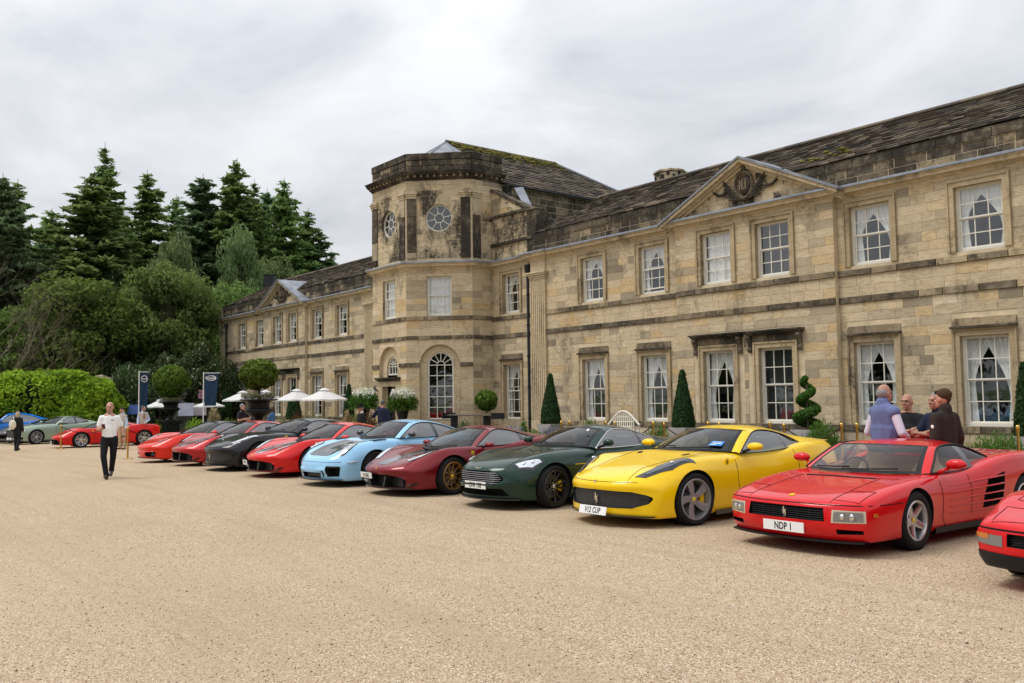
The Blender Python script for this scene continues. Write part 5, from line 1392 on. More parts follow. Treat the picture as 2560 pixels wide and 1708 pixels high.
 for sg in (1, -1):
  s = MB(); a, b = D['fa'] + D['Rf'] + .08, D['ra'] - D['Rr'] - .08; ws_ = pchip(D['wm']); rows = []
  for k in range(9):
   y = a + (b - a) * k / 8; x = ws_(y) - D.get('tuck', .07) + .015; z = pchip(D['zl'])(y); rows.append([(sg * (x - .1), y, z - .02), (sg * (x + .012), y, z - .02), (sg * (x + .018), y, z + .045), (sg * (x - .1), y, z + .05)])
  s.grid(rows, close=True); s.build('sill', D.get('lip_mat', M_CARB), car)
 for sg in (1, -1):
  mp = D['mirror']; wing_mirror(car, sg, mp[0], mp[1] if len(mp) > 1 else pm, mp[2] if len(mp) > 2 else (.10, .075, .062), mp[3] if len(mp) > 3 else None, mp[4] if len(mp) > 4 else None)
 for it in D.get('skins', []):
  nm, poly, ax, mt = it[:4]; kw = it[4] if len(it) > 4 else {}
  off = kw.get('off', .004); st = kw.get('step', .05)
  if ax == 'x':
   for sg in (1, -1): skin(nm, poly, 'x', bv, mt, car, off, st, sg)
  else:
   for pl in ([poly] if min(p[0] for p in poly) < 0 else [poly, mirror_poly(poly)]): skin(nm, pl, ax, bv, mt, car, off, st)
 for it in D.get('seams', []):
  pts, ax = it[:2]; r = max(.0045, it[2]) if len(it) > 2 else .0045
  if ax == 'x':
   for sg in (1, -1): seam(pts, 'x', bv, car, r, sg)
  else:
   for pl in ([pts] if min(p[0] for p in pts) < 0 else [pts, mirror_poly(pts)]): seam(pl, ax, bv, car, r)
 for it in D.get('meshes', []):                            # grille mesh panels set back in the openings
  poly, y, mt = it; m = MB(); rows = [(u, w) for u, w in poly]; m.prism(rows, lambda u, w, d: (u, d, w), y, y + .01); m.build('grille_mesh', mt, car)
 if 'plate' in D: plate(car, *D['plate'][0], **D['plate'][1])
 if 'extra' in D: D['extra'](car, bv, ny, D)
 return car
def mesh_mat():
 t = NT('grille_mesh'); v = t.new('TexVoronoi', Scale=70.0); v.feature = 'DISTANCE_TO_EDGE'; t.l.new(t.coord(), v.inputs['Vector'])
 t.set(Base_Color=t.ramp(v.outputs['Distance'], [(0.10, (0.035, 0.035, 0.037)), (0.2, (0.004, 0.004, 0.004))]), Roughness=.45); return t.mat
M_MESH = mesh_mat()
W_SIL = simple('silver_alloy', (0.52, 0.52, 0.54), .3, .9); W_DSIL = simple('graphite_alloy', (0.30, 0.30, 0.32), .35, .45); W_BLK = simple('black_alloy', (0.02, 0.02, 0.021), .25, .5, coat=.5); W_GOLD = simple('bronze_gold_alloy', (0.36, 0.20, 0.065), .3, .85)
C_YEL = simple('caliper_yellow', (0.80, 0.52, 0.01), .3, coat=.6); C_RED = simple('caliper_red', (0.5, .02, .015), .3, coat=.6)
def lamp_bulbs(car, pts, r=.03, mat=None, name='headlamp_lens'):
 for p in pts:
  for sg in (1, -1):
   m = MB(); m.ball((sg * p[0], p[1], p[2]), r, 8); m.build(name, mat or M_LENS, car, True)
# ---------------------------------------------------------------- mid-engined coupe (three with stripes, plus two siblings)
def mid_engine(**kw):
 D = dict(L=4.605, fa=1.09, ra=3.74, Rf=.342, Rr=.352, wf=.245, wr=.30, tf=.955, tr=.985, rn=.10, bow=.42, bowl=1.3, tuck=.08, bulge=.35, valley=.30, vx=.55,
  zt=[(0, .47), (.1, .535), (.3, .60), (.7, .68), (1.1, .735), (1.5, .80), (3.2, .90), (3.9, .955), (4.4, .95), (4.605, .88)],
  zs=[(0, .47), (.12, .54), (.35, .65), (.65, .765), (.9, .825), (1.09, .848), (1.4, .85), (1.9, .835), (2.5, .86), (3.1, .935), (3.65, .985), (4.2, .95), (4.605, .86)],
  xs=[(0, .52), (.3, .66), (.7, .765), (1.09, .815), (1.6, .81), (2.2, .80), (3, .85), (3.7, .88), (4.3, .82), (4.605, .74)],
  wm=[(0, .80), (.25, .89), (.6, .945), (1.09, .985), (1.6, .945), (2.2, .93), (3, .975), (3.7, .99), (4.605, .88)],
  zm=[(0, .38), (.6, .52), (1.09, .60), (2.0, .52), (3, .60), (3.7, .65), (4.605, .6)],
  zl=[(0, .155), (.2, .125), (1, .125), (4.0, .14), (4.605, .30)],
  prof=[(.10, -.02), (.20, .06), (.36, .07), (.47, -.005), (.6, .0)],
  G=dict(cowl=(1.22, .795), k1=(.72, 1.66, .82), head=(2.12, 1.165), k2=(.50, 2.20, 1.14), spine=[(2.12, 1.165), (2.45, 1.206), (2.8, 1.18), (3.4, 1.06), (4.0, .98), (4.35, .962)],
   T=[(.805, 1.72, .835), (.70, 2.02, 1.00), (.595, 2.32, 1.125), (.575, 2.62, 1.125), (.65, 3.0, 1.03), (.755, 3.32, .925)], belt=[(.805, 1.72, .835), (.825, 2.3, .84), (.81, 2.9, .875), (.755, 3.32, .925)], quarter=[(.80, 3.7, .93), (.78, 4.2, .93), (.70, 4.4, .93)], bpil=(2.86, 2.95)),
  mirror=[(1.00, 1.90, .865), None, (.115, .085, .058), (.82, 1.86, .83)],
  cuts=[([(-.74, .205), (-.60, .345), (-.30, .39), (.30, .39), (.60, .345), (.74, .205), (.60, .17), (-.60, .17)], .26, M_VOID)],
  seams=[([(1.62, .80), (1.60, .55), (1.72, .24)], 'x'), ([(2.80, .86), (2.85, .6), (2.7, .25)], 'x'), ([(.60, .12), (.66, .6), (.60, 1.25)], 'z')],
  wheel=('ten', W_BLK, M_YELB, C_YEL), side=.085, spin=.2)
 D.update(kw)
 D['mirror'] = [D['mirror'][0], D['mirror'][1] or D['paint']] + D['mirror'][2:]
 lamp = [(.455, .40), (.56, .36), (.70, .56), (.785, .86), (.775, .98), (.70, .90), (.60, .66)]
 D['skins'] = [('headlamp', lamp, 'z', M_LAMP, dict(off=.005, step=.04)), ('headlamp_cover', [(.475, .42), (.555, .385), (.685, .57), (.765, .84), (.70, .82), (.60, .63)], 'z', M_LENS, dict(off=.009, step=.04))] + D.get('skins', [])
 return D
def stripes(cols, w=(.05, .17), y0=.16, y1=1.30):
 return [('bonnet_stripe', [(w[0] * 0 + a, y0), (b, y0), (b * 1.5, y1), (a * 1.5, y1)], 'z', m, dict(off=.004, step=.06)) for a, b, m in cols]
def mid_extra(car, bv, ny, D):
 # blades inside the nose opening and the outer strakes
 for sg in (1, -1):
  m = MB(); m.prism([(sg * .20, .175), (sg * .235, .175), (sg * .30, .37), (sg * .265, .37)] if sg > 0 else [(sg * .265, .37), (sg * .30, .37), (sg * .235, .175), (sg * .20, .175)], lambda u, w, d: (u, d, w), .06, .24); m.build('intake_blade', M_CARB, car)
  m = MB(); m.prism([(sg * .64, .17), (sg * .78, .215), (sg * .80, .245), (sg * .66, .20)][::sg], lambda u, w, d: (u, d, w), .26, .48); m.build('corner_winglet', M_CARB, car)
  m = MB(); sk = bv.ray_cast(Vector((3 * sg, 1.66, .70)), Vector((-sg, 0, 0)))[0]; 
  shield(car, sk.x + sg * .004, 1.56, .72, sg)
 m = MB(); m.prism([(-.6, .18), (.6, .18), (.56, .355), (-.56, .355)], lambda u, w, d: (u, d, w), .235, .245); m.build('grille_mesh', M_MESH, car)
 b = MB(); b.box((-.022, ny(0, .50) - .006, .485), (.022, ny(0, .50) + .01, .515)); b.build('nose_badge', M_YELB, car)
def shield(car, x, y, z, sg, h=.085):
 m = MB(); pl = [(-.5, .55), (.5, .55), (.52, .1), (.3, -.35), (0, -.62), (-.3, -.35), (-.52, .1)]; pl = [(u * h * .75, w * h) for u, w in pl]
 m.prism(pl, lambda u, w, d: (x + sg * d, y + u, z + w), 0, .004); o = m.build('wing_shield', M_YELB, car); 
 h_ = MB(); h_.prism([(u * h * .30, w * h * .38) for u, w in HORSE], lambda u, w, d: (x + sg * d, y - sg * -u, z + w), .004, .006); h_.build('horse_emblem', M_INK, o)
# ------------------------------------------------------------------ cars: the fleet
# --- red wedge with side strakes
def tr_extra(car, bv, ny, D):
 for k in range(6):                                       # horizontal grille bars
  z = .385 + k * .0235; m = MB(); pts = [(x, ny(x, .33) + .035, z) for x in [-.46 + .92 * i / 10 for i in range(11)]]; m.tube(pts, .0045, 5); m.build('grille_bar', M_BLKP, car)
 for x in (-.3, -.15, 0, .15, .3): m = MB(); m.box((x - .004, ny(x, .33) + .04, .37), (x + .004, ny(x, .33) + .05, .51)); m.build('grille_bar', M_BLKP, car)
 horse(car, (0, ny(0, .33) + .025, .44), .058, M_CHROME)
 b = MB(); y = .17; z = bv.ray_cast(Vector((0, y, 3)), Vector((0, 0, -1)))[0].z; M_ = Matrix.Translation((0, y, z + .003)) @ Matrix.Rotation(.18, 4, 'X'); b.xbox(M_, (-.028, -.035, -.004), (.028, .035, .004)); b.build('bonnet_badge', M_YELB, car)
 for sg in (1, -1):
  for k in range(5):                                   # long side strakes running into the intake
   z0 = .335 + k * .078; pts = []
   for i in range(16):
    y = 1.86 + 1.22 * i / 15; z = z0 + .030 * i / 15 + (.03 * (k - 2) * i / 15) * .5; h = bv.ray_cast(Vector((3 * sg, y, z)), Vector((-sg, 0, 0)))[0]
    if h is not None: pts.append(h + Vector((sg * (.004 + .006 * min(1, i / 8)), 0, 0)))
   if len(pts) > 2: m = MB(); m.tube(pts, [.003 + .008 * min(1, i / 8) for i in range(len(pts))], 6); m.build('side_strake', D['paint'], car, True)
  for dx, r in ((.055, .030), (.14, .036)):
   x = sg * (.60 + dx); m = MB(); m.lathe([(0, .006), (r * .7, .004), (r, -.004)], Matrix.Translation((x, ny(x, .43) - .006, .43)) @ Matrix.Rotation(pi / 2, 4, 'X'), n=16, cap=False); m.build('headlamp_reflector', M_CHROME, car, True)
  m = MB(); p = Vector((sg * .985, 1.0, .50)); y = .33; h = bv.ray_cast(Vector((3 * sg, y, .45)), Vector((-sg, 0, 0)))[0]; m.box((h.x - .004, y - .05, .43), (h.x + .004, y + .05, .47)); m.build('side_marker', M_AMBER, car)
make_car(dict(name='sports_car', label='red wedge-shaped sports car with side strakes, beige seats and plate NDP 1', paint=P_RED, pos=(31.88, -17.45), rz=-1, L=4.48, fa=1.14, ra=3.69, Rf=.322, Rr=.335, wf=.235, wr=.295, tf=.93, tr=.985,
 rn=.035, rr=.06, bow=.24, bowl=.95, bowp=2.6, tuck=.05, bulge=.55, valley=.75, vx=.7,
 zt=[(0, .555), (.06, .585), (.4, .648), (1.0, .735), (1.35, .785), (3.2, .90), (4.3, .95), (4.48, .9)],
 zs=[(0, .555), (.06, .582), (.5, .665), (1.0, .735), (1.5, .775), (2.0, .785), (2.6, .83), (3.2, .925), (3.6, .955), (4.3, .94), (4.48, .88)],
 xs=[(0, .82), (.4, .84), (1, .86), (1.6, .84), (2.2, .83), (3, .89), (3.6, .92), (4.48, .88)],
 wm=[(0, .885), (.2, .92), (1.1, .955), (1.7, .925), (2.2, .93), (3.0, .985), (3.6, .992), (4.48, .95)],
 zm=[(0, .46), (1, .53), (2, .48), (3, .58), (4.48, .6)], zl=[(0, .165), (.3, .155), (4.0, .16), (4.48, .3)],
 prof=[(.13, .06), (.30, .0), (.50, .0), (.56, .015), (.62, .02)],
 G=dict(cowl=(1.30, .795), k1=(.735, 1.60, .795), head=(2.04, 1.10), k2=(.575, 2.10, 1.085), spine=[(2.04, 1.10), (2.3, 1.138), (2.7, 1.142), (2.95, 1.12), (3.25, 1.02), (3.6, .97), (4.2, .95)],
  T=[(.815, 1.66, .80), (.74, 1.90, .95), (.66, 2.14, 1.07), (.635, 2.50, 1.092), (.67, 2.80, 1.045), (.79, 3.15, .90)], belt=[(.815, 1.66, .80), (.84, 2.2, .80), (.835, 2.75, .84), (.79, 3.12, .90)], quarter=[(.82, 3.5, .93), (.82, 4.0, .945), (.8, 4.3, .945)], bpil=(2.50, 2.60), clear_rear=True, rear_glass=(.50, .56), trim_r=.013),
 mirror=[(1.02, 1.86, .90), P_RED, (.12, .075, .065), (.84, 1.78, .80), P_RED], glass=M_CGLASS_L, seat_mat=M_TAN, tub_mat=M_TAN, tub=.40,
 cuts=[([(-.49, .375), (.49, .375), (.47, .515), (-.47, .515)], .16, M_VOID), ([(.60, .245), (.84, .255), (.84, .295), (.60, .30)], .22, M_VOID)],
 side_cuts=[([(2.62, .34), (3.08, .37), (3.14, .75), (2.74, .68), (2.64, .5)], .80, M_VOID)],
 skins=[('driving_lamp', [(.555, .365), (.865, .37), (.865, .495), (.56, .50)], 'y', simple('lamp_bezel', (.55, .49, .37), .35), dict(off=.003)), ('driving_lamp_glass', [(.575, .38), (.845, .385), (.845, .48), (.58, .485)], 'y', M_RIBLAMP, dict(off=.006)), ('bonnet_vent', [(-.45, 1.10), (.45, 1.10), (.46, 1.155), (-.46, 1.155)], 'z', M_VOID, dict(off=.003)),
  ('bumper_lip', [(-.80, .155), (.80, .155), (.82, .185), (-.82, .185)], 'y', M_BLKP, dict(off=.006))],
 seams=[([(-.93, .548), (-.5, .548), (0, .548), (.5, .548), (.93, .548)], 'y', .006), ([(.52, .05), (.50, 1.0), (.50, 1.14)], 'z'), ([(.53, .16), (.80, .20)], 'z', .0045), ([(.53, .50), (.80, .53), (.80, .20)], 'z'), ([(1.70, .78), (1.72, .3), (1.80, .2)], 'x'), ([(2.36, .80), (2.38, .3)], 'x'), ([(.40, .548), (.80, .548)], 'x', .006)],
 plate=(('NDP 1', -.012, .285), {}), lip_mat=M_BLKP, lip_out=.01, wheel=('star5', W_SIL, M_YELB, None), side=.098, spin=.5, extra=tr_extra))
# --- yellow long-bonnet coupe
GT12 = dict(L=4.657, fa=.98, ra=3.70, Rf=.352, Rr=.36, wf=.275, wr=.315, tf=.965, tr=.985, rn=.08, rr=.12, bow=.40, bowl=1.2, tuck=.07, bulge=.36, valley=.12, vx=.62,
 zt=[(0, .575), (.08, .635), (.3, .715), (.7, .80), (1.2, .875), (1.6, .935), (2.2, .93), (3.4, .96), (4.1, 1.02), (4.5, 1.03), (4.657, .95)],
 zs=[(0, .575), (.12, .64), (.4, .76), (.75, .865), (.98, .895), (1.4, .895), (1.9, .88), (2.6, .885), (3.2, .95), (3.7, 1.01), (4.2, 1.0), (4.657, .9)],
 xs=[(0, .60), (.3, .70), (.98, .80), (1.5, .80), (2.2, .80), (3, .82), (3.7, .85), (4.3, .78), (4.657, .68)],
 wm=[(0, .84), (.3, .91), (.98, .985), (1.5, .95), (2.2, .93), (3.0, .965), (3.7, .992), (4.3, .95), (4.657, .84)],
 zm=[(0, .40), (.98, .62), (2.2, .52), (3.0, .60), (3.7, .68), (4.657, .6)], zl=[(0, .16), (.2, .125), (1, .125), (4.2, .15), (4.657, .28)],
 prof=[(.10, -.01), (.22, .03), (.45, .04), (.55, .0), (.7, .02)],
 G=dict(cowl=(1.60, .945), k1=(.735, 2.0, .925), head=(2.42, 1.235), k2=(.535, 2.52, 1.205), spine=[(2.42, 1.235), (2.78, 1.276), (3.15, 1.265), (3.65, 1.19), (4.1, 1.09), (4.5, 1.02)],
  T=[(.83, 2.06, .905), (.72, 2.34, 1.05), (.615, 2.64, 1.185), (.59, 2.95, 1.20), (.64, 3.30, 1.13), (.745, 3.58, 1.0)], belt=[(.83, 2.06, .905), (.845, 2.6, .905), (.835, 3.15, .935), (.745, 3.58, 1.0)], quarter=[(.80, 3.9, .99), (.76, 4.25, 1.0), (.68, 4.48, 1.0)], bpil=(3.12, 3.19)),
 mirror=[(1.03, 2.16, 1.0), None, (.125, .085, .062), (.84, 2.12, .925)], lip_out=.02,
 cuts=[([(-.56, .478), (0, .488), (.56, .478), (.72, .44), (.80, .40), (.74, .325), (.56, .262), (0, .25), (-.56, .262), (-.74, .325), (-.80, .40), (-.72, .44)], .32, M_VOID)],
 seams=[([(-.62, .60), (0, .595), (.62, .60)], 'y', .003), ([(.50, .14), (.42, .5), (.62, 1.5)], 'z', .0025), ([(1.92, .88), (1.88, .55), (1.98, .2)], 'x', .004), ([(3.22, .92), (3.28, .55), (3.1, .2)], 'x', .004)])
LAMP812 = [('headlamp', [(.53, .24), (.66, .31), (.84, .64), (.905, 1.04), (.83, 1.0), (.70, .70)], 'z', M_LAMP, dict(off=.006, step=.035)), ('headlamp_cover', [(.60, .34), (.66, .37), (.81, .66), (.87, .95), (.81, .90), (.70, .62)], 'z', simple('lamp_iris', (.07, .08, .10), .1, .5, coat=1.0), dict(off=.010, step=.035)), ('lamp_slot', [(.60, .50), (.69, .72), (.735, .80), (.69, .76), (.62, .60)], 'z', M_VOID, dict(off=.004)), ('bonnet_slot', [(.38, 1.32), (.46, 1.30), (.50, 1.40), (.44, 1.42)], 'z', M_VOID, dict(off=.004))]
def gt_extra(car, bv, ny, D):
 m = MB(); m.grid([[(x, ny(x, .53) + .055, z) for x in [-.72 + 1.44 * i / 12 for i in range(13)]] for z in (.24, .50)]); m.build('grille_mesh', M_MESH, car)
 horse(car, (0, ny(0, .53) + .03, .37), .075, M_CHROME)
 for sg in (1, -1):
  m = MB(); pts = [(sg * .62, ny(sg * .62, .53) + .06, .37), (sg * .76, ny(sg * .76, .53) + .06, .385)]; m.tube(pts, .012, 6); m.build('intake_vane', D.get('lip_mat', M_CARB), car)
  h = bv.ray_cast(Vector((3 * sg, 1.70, .78)), Vector((-sg, 0, 0)))[0]; shield(car, h.x, 1.70, .80, sg, .095)
  x = sg * .765; z = bv.ray_cast(Vector((x, .72, 3)), Vector((0, 0, -1)))[0].z; m = MB(); m.ball((x, .72, z + .006), .030, 8, (1, 1.2, .6)); m.build('headlamp_lens', M_LENS, car, True)
 if D['paint'] is P_YEL:
  b = MB(); y = ny(0, .585) - .004; b.box((-.018, y - .004, .565), (.018, y + .012, .615)); b.build('nose_badge', M_CHROME, car)
  q = MB(); G = D['G']; f = lambda qq, v: Vector(((qq * G['k1'][0]) * (1 - v) + qq * G['k2'][0] * v, (G['cowl'][0] + (G['k1'][1] - G['cowl'][0]) * qq * qq) * (1 - v) + (G['head'][0] + (G['k2'][1] - G['head'][0]) * qq * qq) * v, (G['cowl'][1] + (G['k1'][2] - G['cowl'][1]) * qq * qq) * (1 - v) + (G['head'][1] + (G['k2'][2] - G['head'][1]) * qq * qq) * v))
  up = Vector((0, -.012, .036)); rows = [[f(.62 + .22 * i / 4, .14 + .20 * j / 4) + up for i in range(5)] for j in range(5)]; q.grid(rows); st = q.build('screen_sticker', simple('sticker_blue', (.02, .22, .55), .4), car)
  for j, (a, b_) in enumerate(((.64, .74), (.65, .82), (.65, .80))):
   q = MB(); v0 = .165 + j * .055; q.add([f(a, v0) + up * 1.08, f(b_, v0) + up * 1.08, f(b_, v0 + .022) + up * 1.08, f(a, v0 + .022) + up * 1.08], [(0, 1, 2, 3)]); q.build('sticker_print', M_STRIPW, st)
D = dict(GT12); D.update(name='sports_car', label='yellow long-bonnet coupe with black grille and plate V12 CUP', paint=P_YEL, pos=(28.98, -17.56), rz=-1, wheel=('twist5', W_DSIL, M_YELB, C_YEL), side=.075, spin=.25, skins=LAMP812, plate=(('V12 CUP', -.025, .215), dict(tilt=-.25, w=.52, h=.111)), extra=gt_extra, steer=-4)
D['mirror'] = [D['mirror'][0], P_YEL] + D['mirror'][2:]; make_car(D)
D = dict(GT12); D.update(name='sports_car', label='glossy black long-bonnet coupe with carbon front splitter and flared corner fins', paint=P_BLK, pos=(15.25, -17.85), rz=3, wheel=('vten', W_BLK, M_YELB, None), side=.07, skins=[(a, b, c, (M_LENS if a == 'headlamp_cover' else d), e) for a, b, c, d, e in LAMP812], extra=gt_extra, lip_out=.06)
D['mirror'] = [D['mirror'][0], P_BLK] + D['mirror'][2:]; blackcar = make_car(D)
for sg in (1, -1):
 m = MB(); m.prism([(sg * .70, .15), (sg * .95, .19), (sg * .93, .30), (sg * .80, .26)][::sg], lambda u, w, d: (u, d, w), .42, .66); m.build('corner_fin', M_GLOSSB, blackcar)
# --- dark green grand tourer
def van_extra(car, bv, ny, D):
 for k in range(6):
  z = .415 + k * .031; w = .50 - abs(k - 2.2) * .025; m = MB(); pts = [(x, ny(x, .36) + .035, z) for x in [-w + 2 * w * i / 10 for i in range(11)]]; m.tube(pts, .007, 5); m.build('grille_bar', W_DSIL, car, True)
 for k in range(9): x = -.40 + .1 * k; m = MB(); m.box((x - .003, ny(x, .36) + .04, .40), (x + .003, ny(x, .36) + .05, .58)); m.build('grille_bar', M_BLKP, car)
 m = MB(); y = ny(0, .635) - .004
 for sg in (1, -1): m.prism([(0, .0), (sg * .055, .014), (sg * .075, .006), (sg * .05, -.004), (0, -.012)][::-sg], lambda u, w, d: (u, y + d - 0 + abs(u) * .2, .635 + w), -.006, .006)
 m.build('winged_badge', M_CHROME, car)
 for sg in (1, -1):
  for x, y in ((.66, .44), (.735, .56)):
   z = bv.ray_cast(Vector((sg * x, y, 3)), Vector((0, 0, -1)))[0].z; m = MB(); m.lathe([(0, .012), (.03, .012), (.042, .0)], Matrix.Translation((sg * x, y - .01, z)) @ Matrix.Rotation(.6, 4, 'X'), n=14, cap=False); m.build('headlamp_reflector', M_CHROME, car, True)
  h = bv.ray_cast(Vector((3 * sg, 1.42, .66)), Vector((-sg, 0, 0)))[0]; m = MB(); m.box((h.x - .006, 1.33, .655), (h.x + .006, 1.60, .672)); m.build('side_strake', M_CHROME, car)
 m = MB(); G = D['G']; c = Vector((.46, 2.10, 1.135)); m.lathe([(0, 0), (.028, 0)], Matrix.Translation(c + Vector((0, -.02, .045))) @ Matrix.Rotation(.75, 4, 'X'), n=16, cap=False); m.build('tax_disc', M_STRIPW, car)
make_car(dict(name='sports_car', label='dark racing green grand tourer with slatted oval grille and plate CHR 15B', paint=P_GRN, pos=(26.33, -17.6), rz=2, L=4.38, fa=.90, ra=3.50, Rf=.338, Rr=.345, wf=.25, wr=.29, tf=.905, tr=.93,
 rn=.08, rr=.12, bow=.42, bowl=1.2, tuck=.06, bulge=.40, valley=.22, vx=.6,
 zt=[(0, .60), (.08, .66), (.3, .745), (.8, .835), (1.4, .905), (1.6, .925), (3.5, .95), (4.2, .985), (4.38, .92)],
 zs=[(0, .59), (.15, .67), (.45, .775), (.75, .845), (.9, .862), (1.3, .87), (1.9, .86), (2.6, .87), (3.2, .93), (3.5, .955), (4.1, .94), (4.38, .86)],
 xs=[(0, .54), (.3, .65), (.9, .75), (1.5, .76), (2.2, .76), (3.4, .80), (4, .74), (4.38, .66)], wm=[(0, .78), (.3, .86), (.9, .925), (1.5, .90), (2.2, .89), (3.4, .935), (4, .90), (4.38, .80)],
 zm=[(0, .40), (.9, .58), (2.2, .52), (3.5, .62), (4.38, .6)], zl=[(0, .17), (.2, .14), (1, .14), (4.0, .15), (4.38, .28)], prof=[(.12, -.01), (.25, .02), (.45, .0), (.6, .0)],
 G=dict(cowl=(1.50, .935), k1=(.685, 1.86, .905), head=(2.26, 1.21), k2=(.51, 2.33, 1.18), spine=[(2.26, 1.21), (2.6, 1.25), (2.95, 1.235), (3.5, 1.12), (4.15, .98)],
  T=[(.78, 1.92, .885), (.67, 2.20, 1.04), (.575, 2.50, 1.165), (.565, 2.85, 1.17), (.63, 3.20, 1.09), (.73, 3.48, .965)], belt=[(.78, 1.92, .885), (.80, 2.5, .885), (.785, 3.1, .905), (.73, 3.48, .965)], quarter=[(.76, 3.8, .95), (.70, 4.15, .96)], bpil=(3.02, 3.10), trim=M_CHROME, trim_r=.008),
 mirror=[(.99, 2.02, .98), P_GRN, (.105, .075, .068), (.80, 1.98, .90)],
 cuts=[([(-.50, .53), (-.30, .60), (.30, .60), (.50, .53), (.54, .47), (.44, .40), (-.44, .40), (-.54, .47)], .20, M_VOID), ([(-.52, .335), (.52, .335), (.60, .22), (-.60, .22)], .20, M_VOID)],
 skins=[('headlamp', [(.56, .30), (.68, .32), (.80, .50), (.845, .72), (.78, .70), (.66, .50)], 'z', M_LAMP, dict(off=.005, step=.035)), ('headlamp_cover', [(.585, .33), (.67, .345), (.78, .51), (.82, .68), (.775, .66), (.67, .49)], 'z', M_LENS, dict(off=.009, step=.035)), ('bonnet_louvre', [(.20, 1.0), (.30, .98), (.36, 1.32), (.26, 1.34)], 'z', M_BLKP, dict(off=.004))],
 seams=[([(1.82, .87), (1.78, .5), (1.88, .2)], 'x', .004), ([(3.05, .90), (3.12, .55), (2.95, .2)], 'x', .004), ([(.52, .16), (.56, .6), (.66, 1.5)], 'z', .0025)],
 plate=(('CHR 15B', .0, .375), {}), wheel=('vten', W_BLK, M_CHROME, C_YEL), side=.075, steer=4, extra=van_extra))
# --- cherry red mid-engined car with gold wheels and its striped sisters
make_car(mid_engine(name='sports_car', label='dark cherry red mid-engined car with gold spoked wheels and gold-edged bonnet stripe', paint=P_DRED, pos=(23.5, -17.8), rz=2, wheel=('ten', W_GOLD, M_YELB, None), skins=stripes([(-.13, .13, M_STRIPB), (-.155, -.13, M_GOLD), (.13, .155, M_GOLD), (-.02, .02, M_GOLD)]), plate=(('F14 ERR', .02, .36), dict(x=-.30, tilt=.15, yawp=-.12, w=.46, h=.10)), extra=mid_extra, steer=6))
make_car(mid_engine(name='sports_car', label='bright red mid-engined car with white and dark blue bonnet stripes, plate 8 WJD', paint=P_RED2, pos=(17.98, -17.85), rz=3, skins=stripes([(-.16, -.07, M_STRIPW), (-.07, .07, M_STRIPB), (.07, .16, M_STRIPW)]), plate=(('8 WJD', .03, .335), dict(x=-.36, tilt=.1, yawp=-.2, w=.34, h=.11)), extra=mid_extra))
make_car(mid_engine(name='sports_car', label='dark red mid-engined car with white and black stripes beside the glossy black coupe', paint=P_DRED if False else paint('crimson_paint', (0.36, 0.010, 0.014), .3, .3, .3), pos=(12.62, -17.85), rz=3, skins=stripes([(-.17, -.08, M_STRIPW), (-.08, .08, M_STRIPB), (.08, .17, M_STRIPW)]), extra=mid_extra, seat_mat=M_REDL))
def orange_extra(car, bv, ny, D):
 m = MB(); m.prism([(-.70, .23), (.70, .23), (.60, .30), (-.60, .30)], lambda u, w, d: (u, d, w), .2, .21); m.build('grille_mesh', M_MESH, car)
make_car(mid_engine(name='sports_car', label='orange-red mid-engined car with a black roof at the end of the row', paint=P_ORNG, roof=P_BLK, pos=(9.95, -18.0), rz=4, extra=orange_extra, cuts=[([(-.84, .26), (-.70, .35), (-.28, .33), (-.22, .24), (-.3, .19), (-.72, .19)], .24, M_VOID), ([(.84, .26), (.72, .19), (.3, .19), (.22, .24), (.28, .33), (.70, .35)][::1], .24, M_VOID)][1:], skins=[], seat_mat=M_BLKL))
# --- pale blue rear-engined coupe
def rs_extra(car, bv, ny, D):
 for sg in (1, -1):
  for r, mt, o in ((.125, M_LAMP, .004), (.105, simple('lamp_clear', (.42, .45, .48), .08, .4, coat=1.0), .012)):
   n = 26; poly = [(sg * (.655 + r * .78 * cos(2 * pi * k / n)), .50 + r * 1.75 * sin(2 * pi * k / n)) for k in range(n)]; skin('headlamp', poly, 'z', bv, mt, car, o, .035)
  for dx, dy in ((-.03, -.06), (.03, -.06), (-.03, .06), (.03, .06)):
   x, y = sg * (.655 + dx), .48 + dy; z = bv.ray_cast(Vector((x, y, 3)), Vector((0, 0, -1)))[0].z; m = MB(); m.ball((x, y, z + .010), .02, 7); m.build('headlamp_lens', M_LENS, car, True)
  m = MB(); m.tube([(sg * .84, .34, .50), (sg * .90, .42, .505), (sg * .93, .55, .51)], .014, 6); m.build('indicator', M_LENS, car)
  for k in range(6): y = 1.02 + k * .055; h = bv.ray_cast(Vector((sg * .70, y, 3)), Vector((0, 0, -1)))[0]; m = MB(); m.box((sg * .70 - .09, y, h.z - .005), (sg * .70 + .09, y + .022, h.z + .010)); m.build('wing_louvre', M_BLKP, car)
  m = MB(); m.box((sg * .60 - .02, 4.15, .95), (sg * .60 + .02, 4.35, 1.33)); m.build('spoiler_strut', M_BLKP, car)
  m = MB(); m.box((sg * .90 - .012, 4.12, 1.26), (sg * .90 + .012, 4.52, 1.40)); m.build('spoiler_end_plate', M_BLKP, car)
 m = MB(); rows = [[(x, y, 1.34 + z) for y, z in ((4.14, 0), (4.2, .02), (4.35, .02), (4.5, .045), (4.5, .03), (4.3, 0), (4.14, -.01))] for x in (-.89, -.45, 0, .45, .89)]; m.grid(rows); m.build('rear_spoiler', M_CARB, car, 30)
 m = MB(); m.prism([(-.30, .195), (.30, .195), (.30, .28), (-.30, .28)], lambda u, w, d: (u, d, w), .10, .11); m.build('grille_mesh', M_MESH, car)
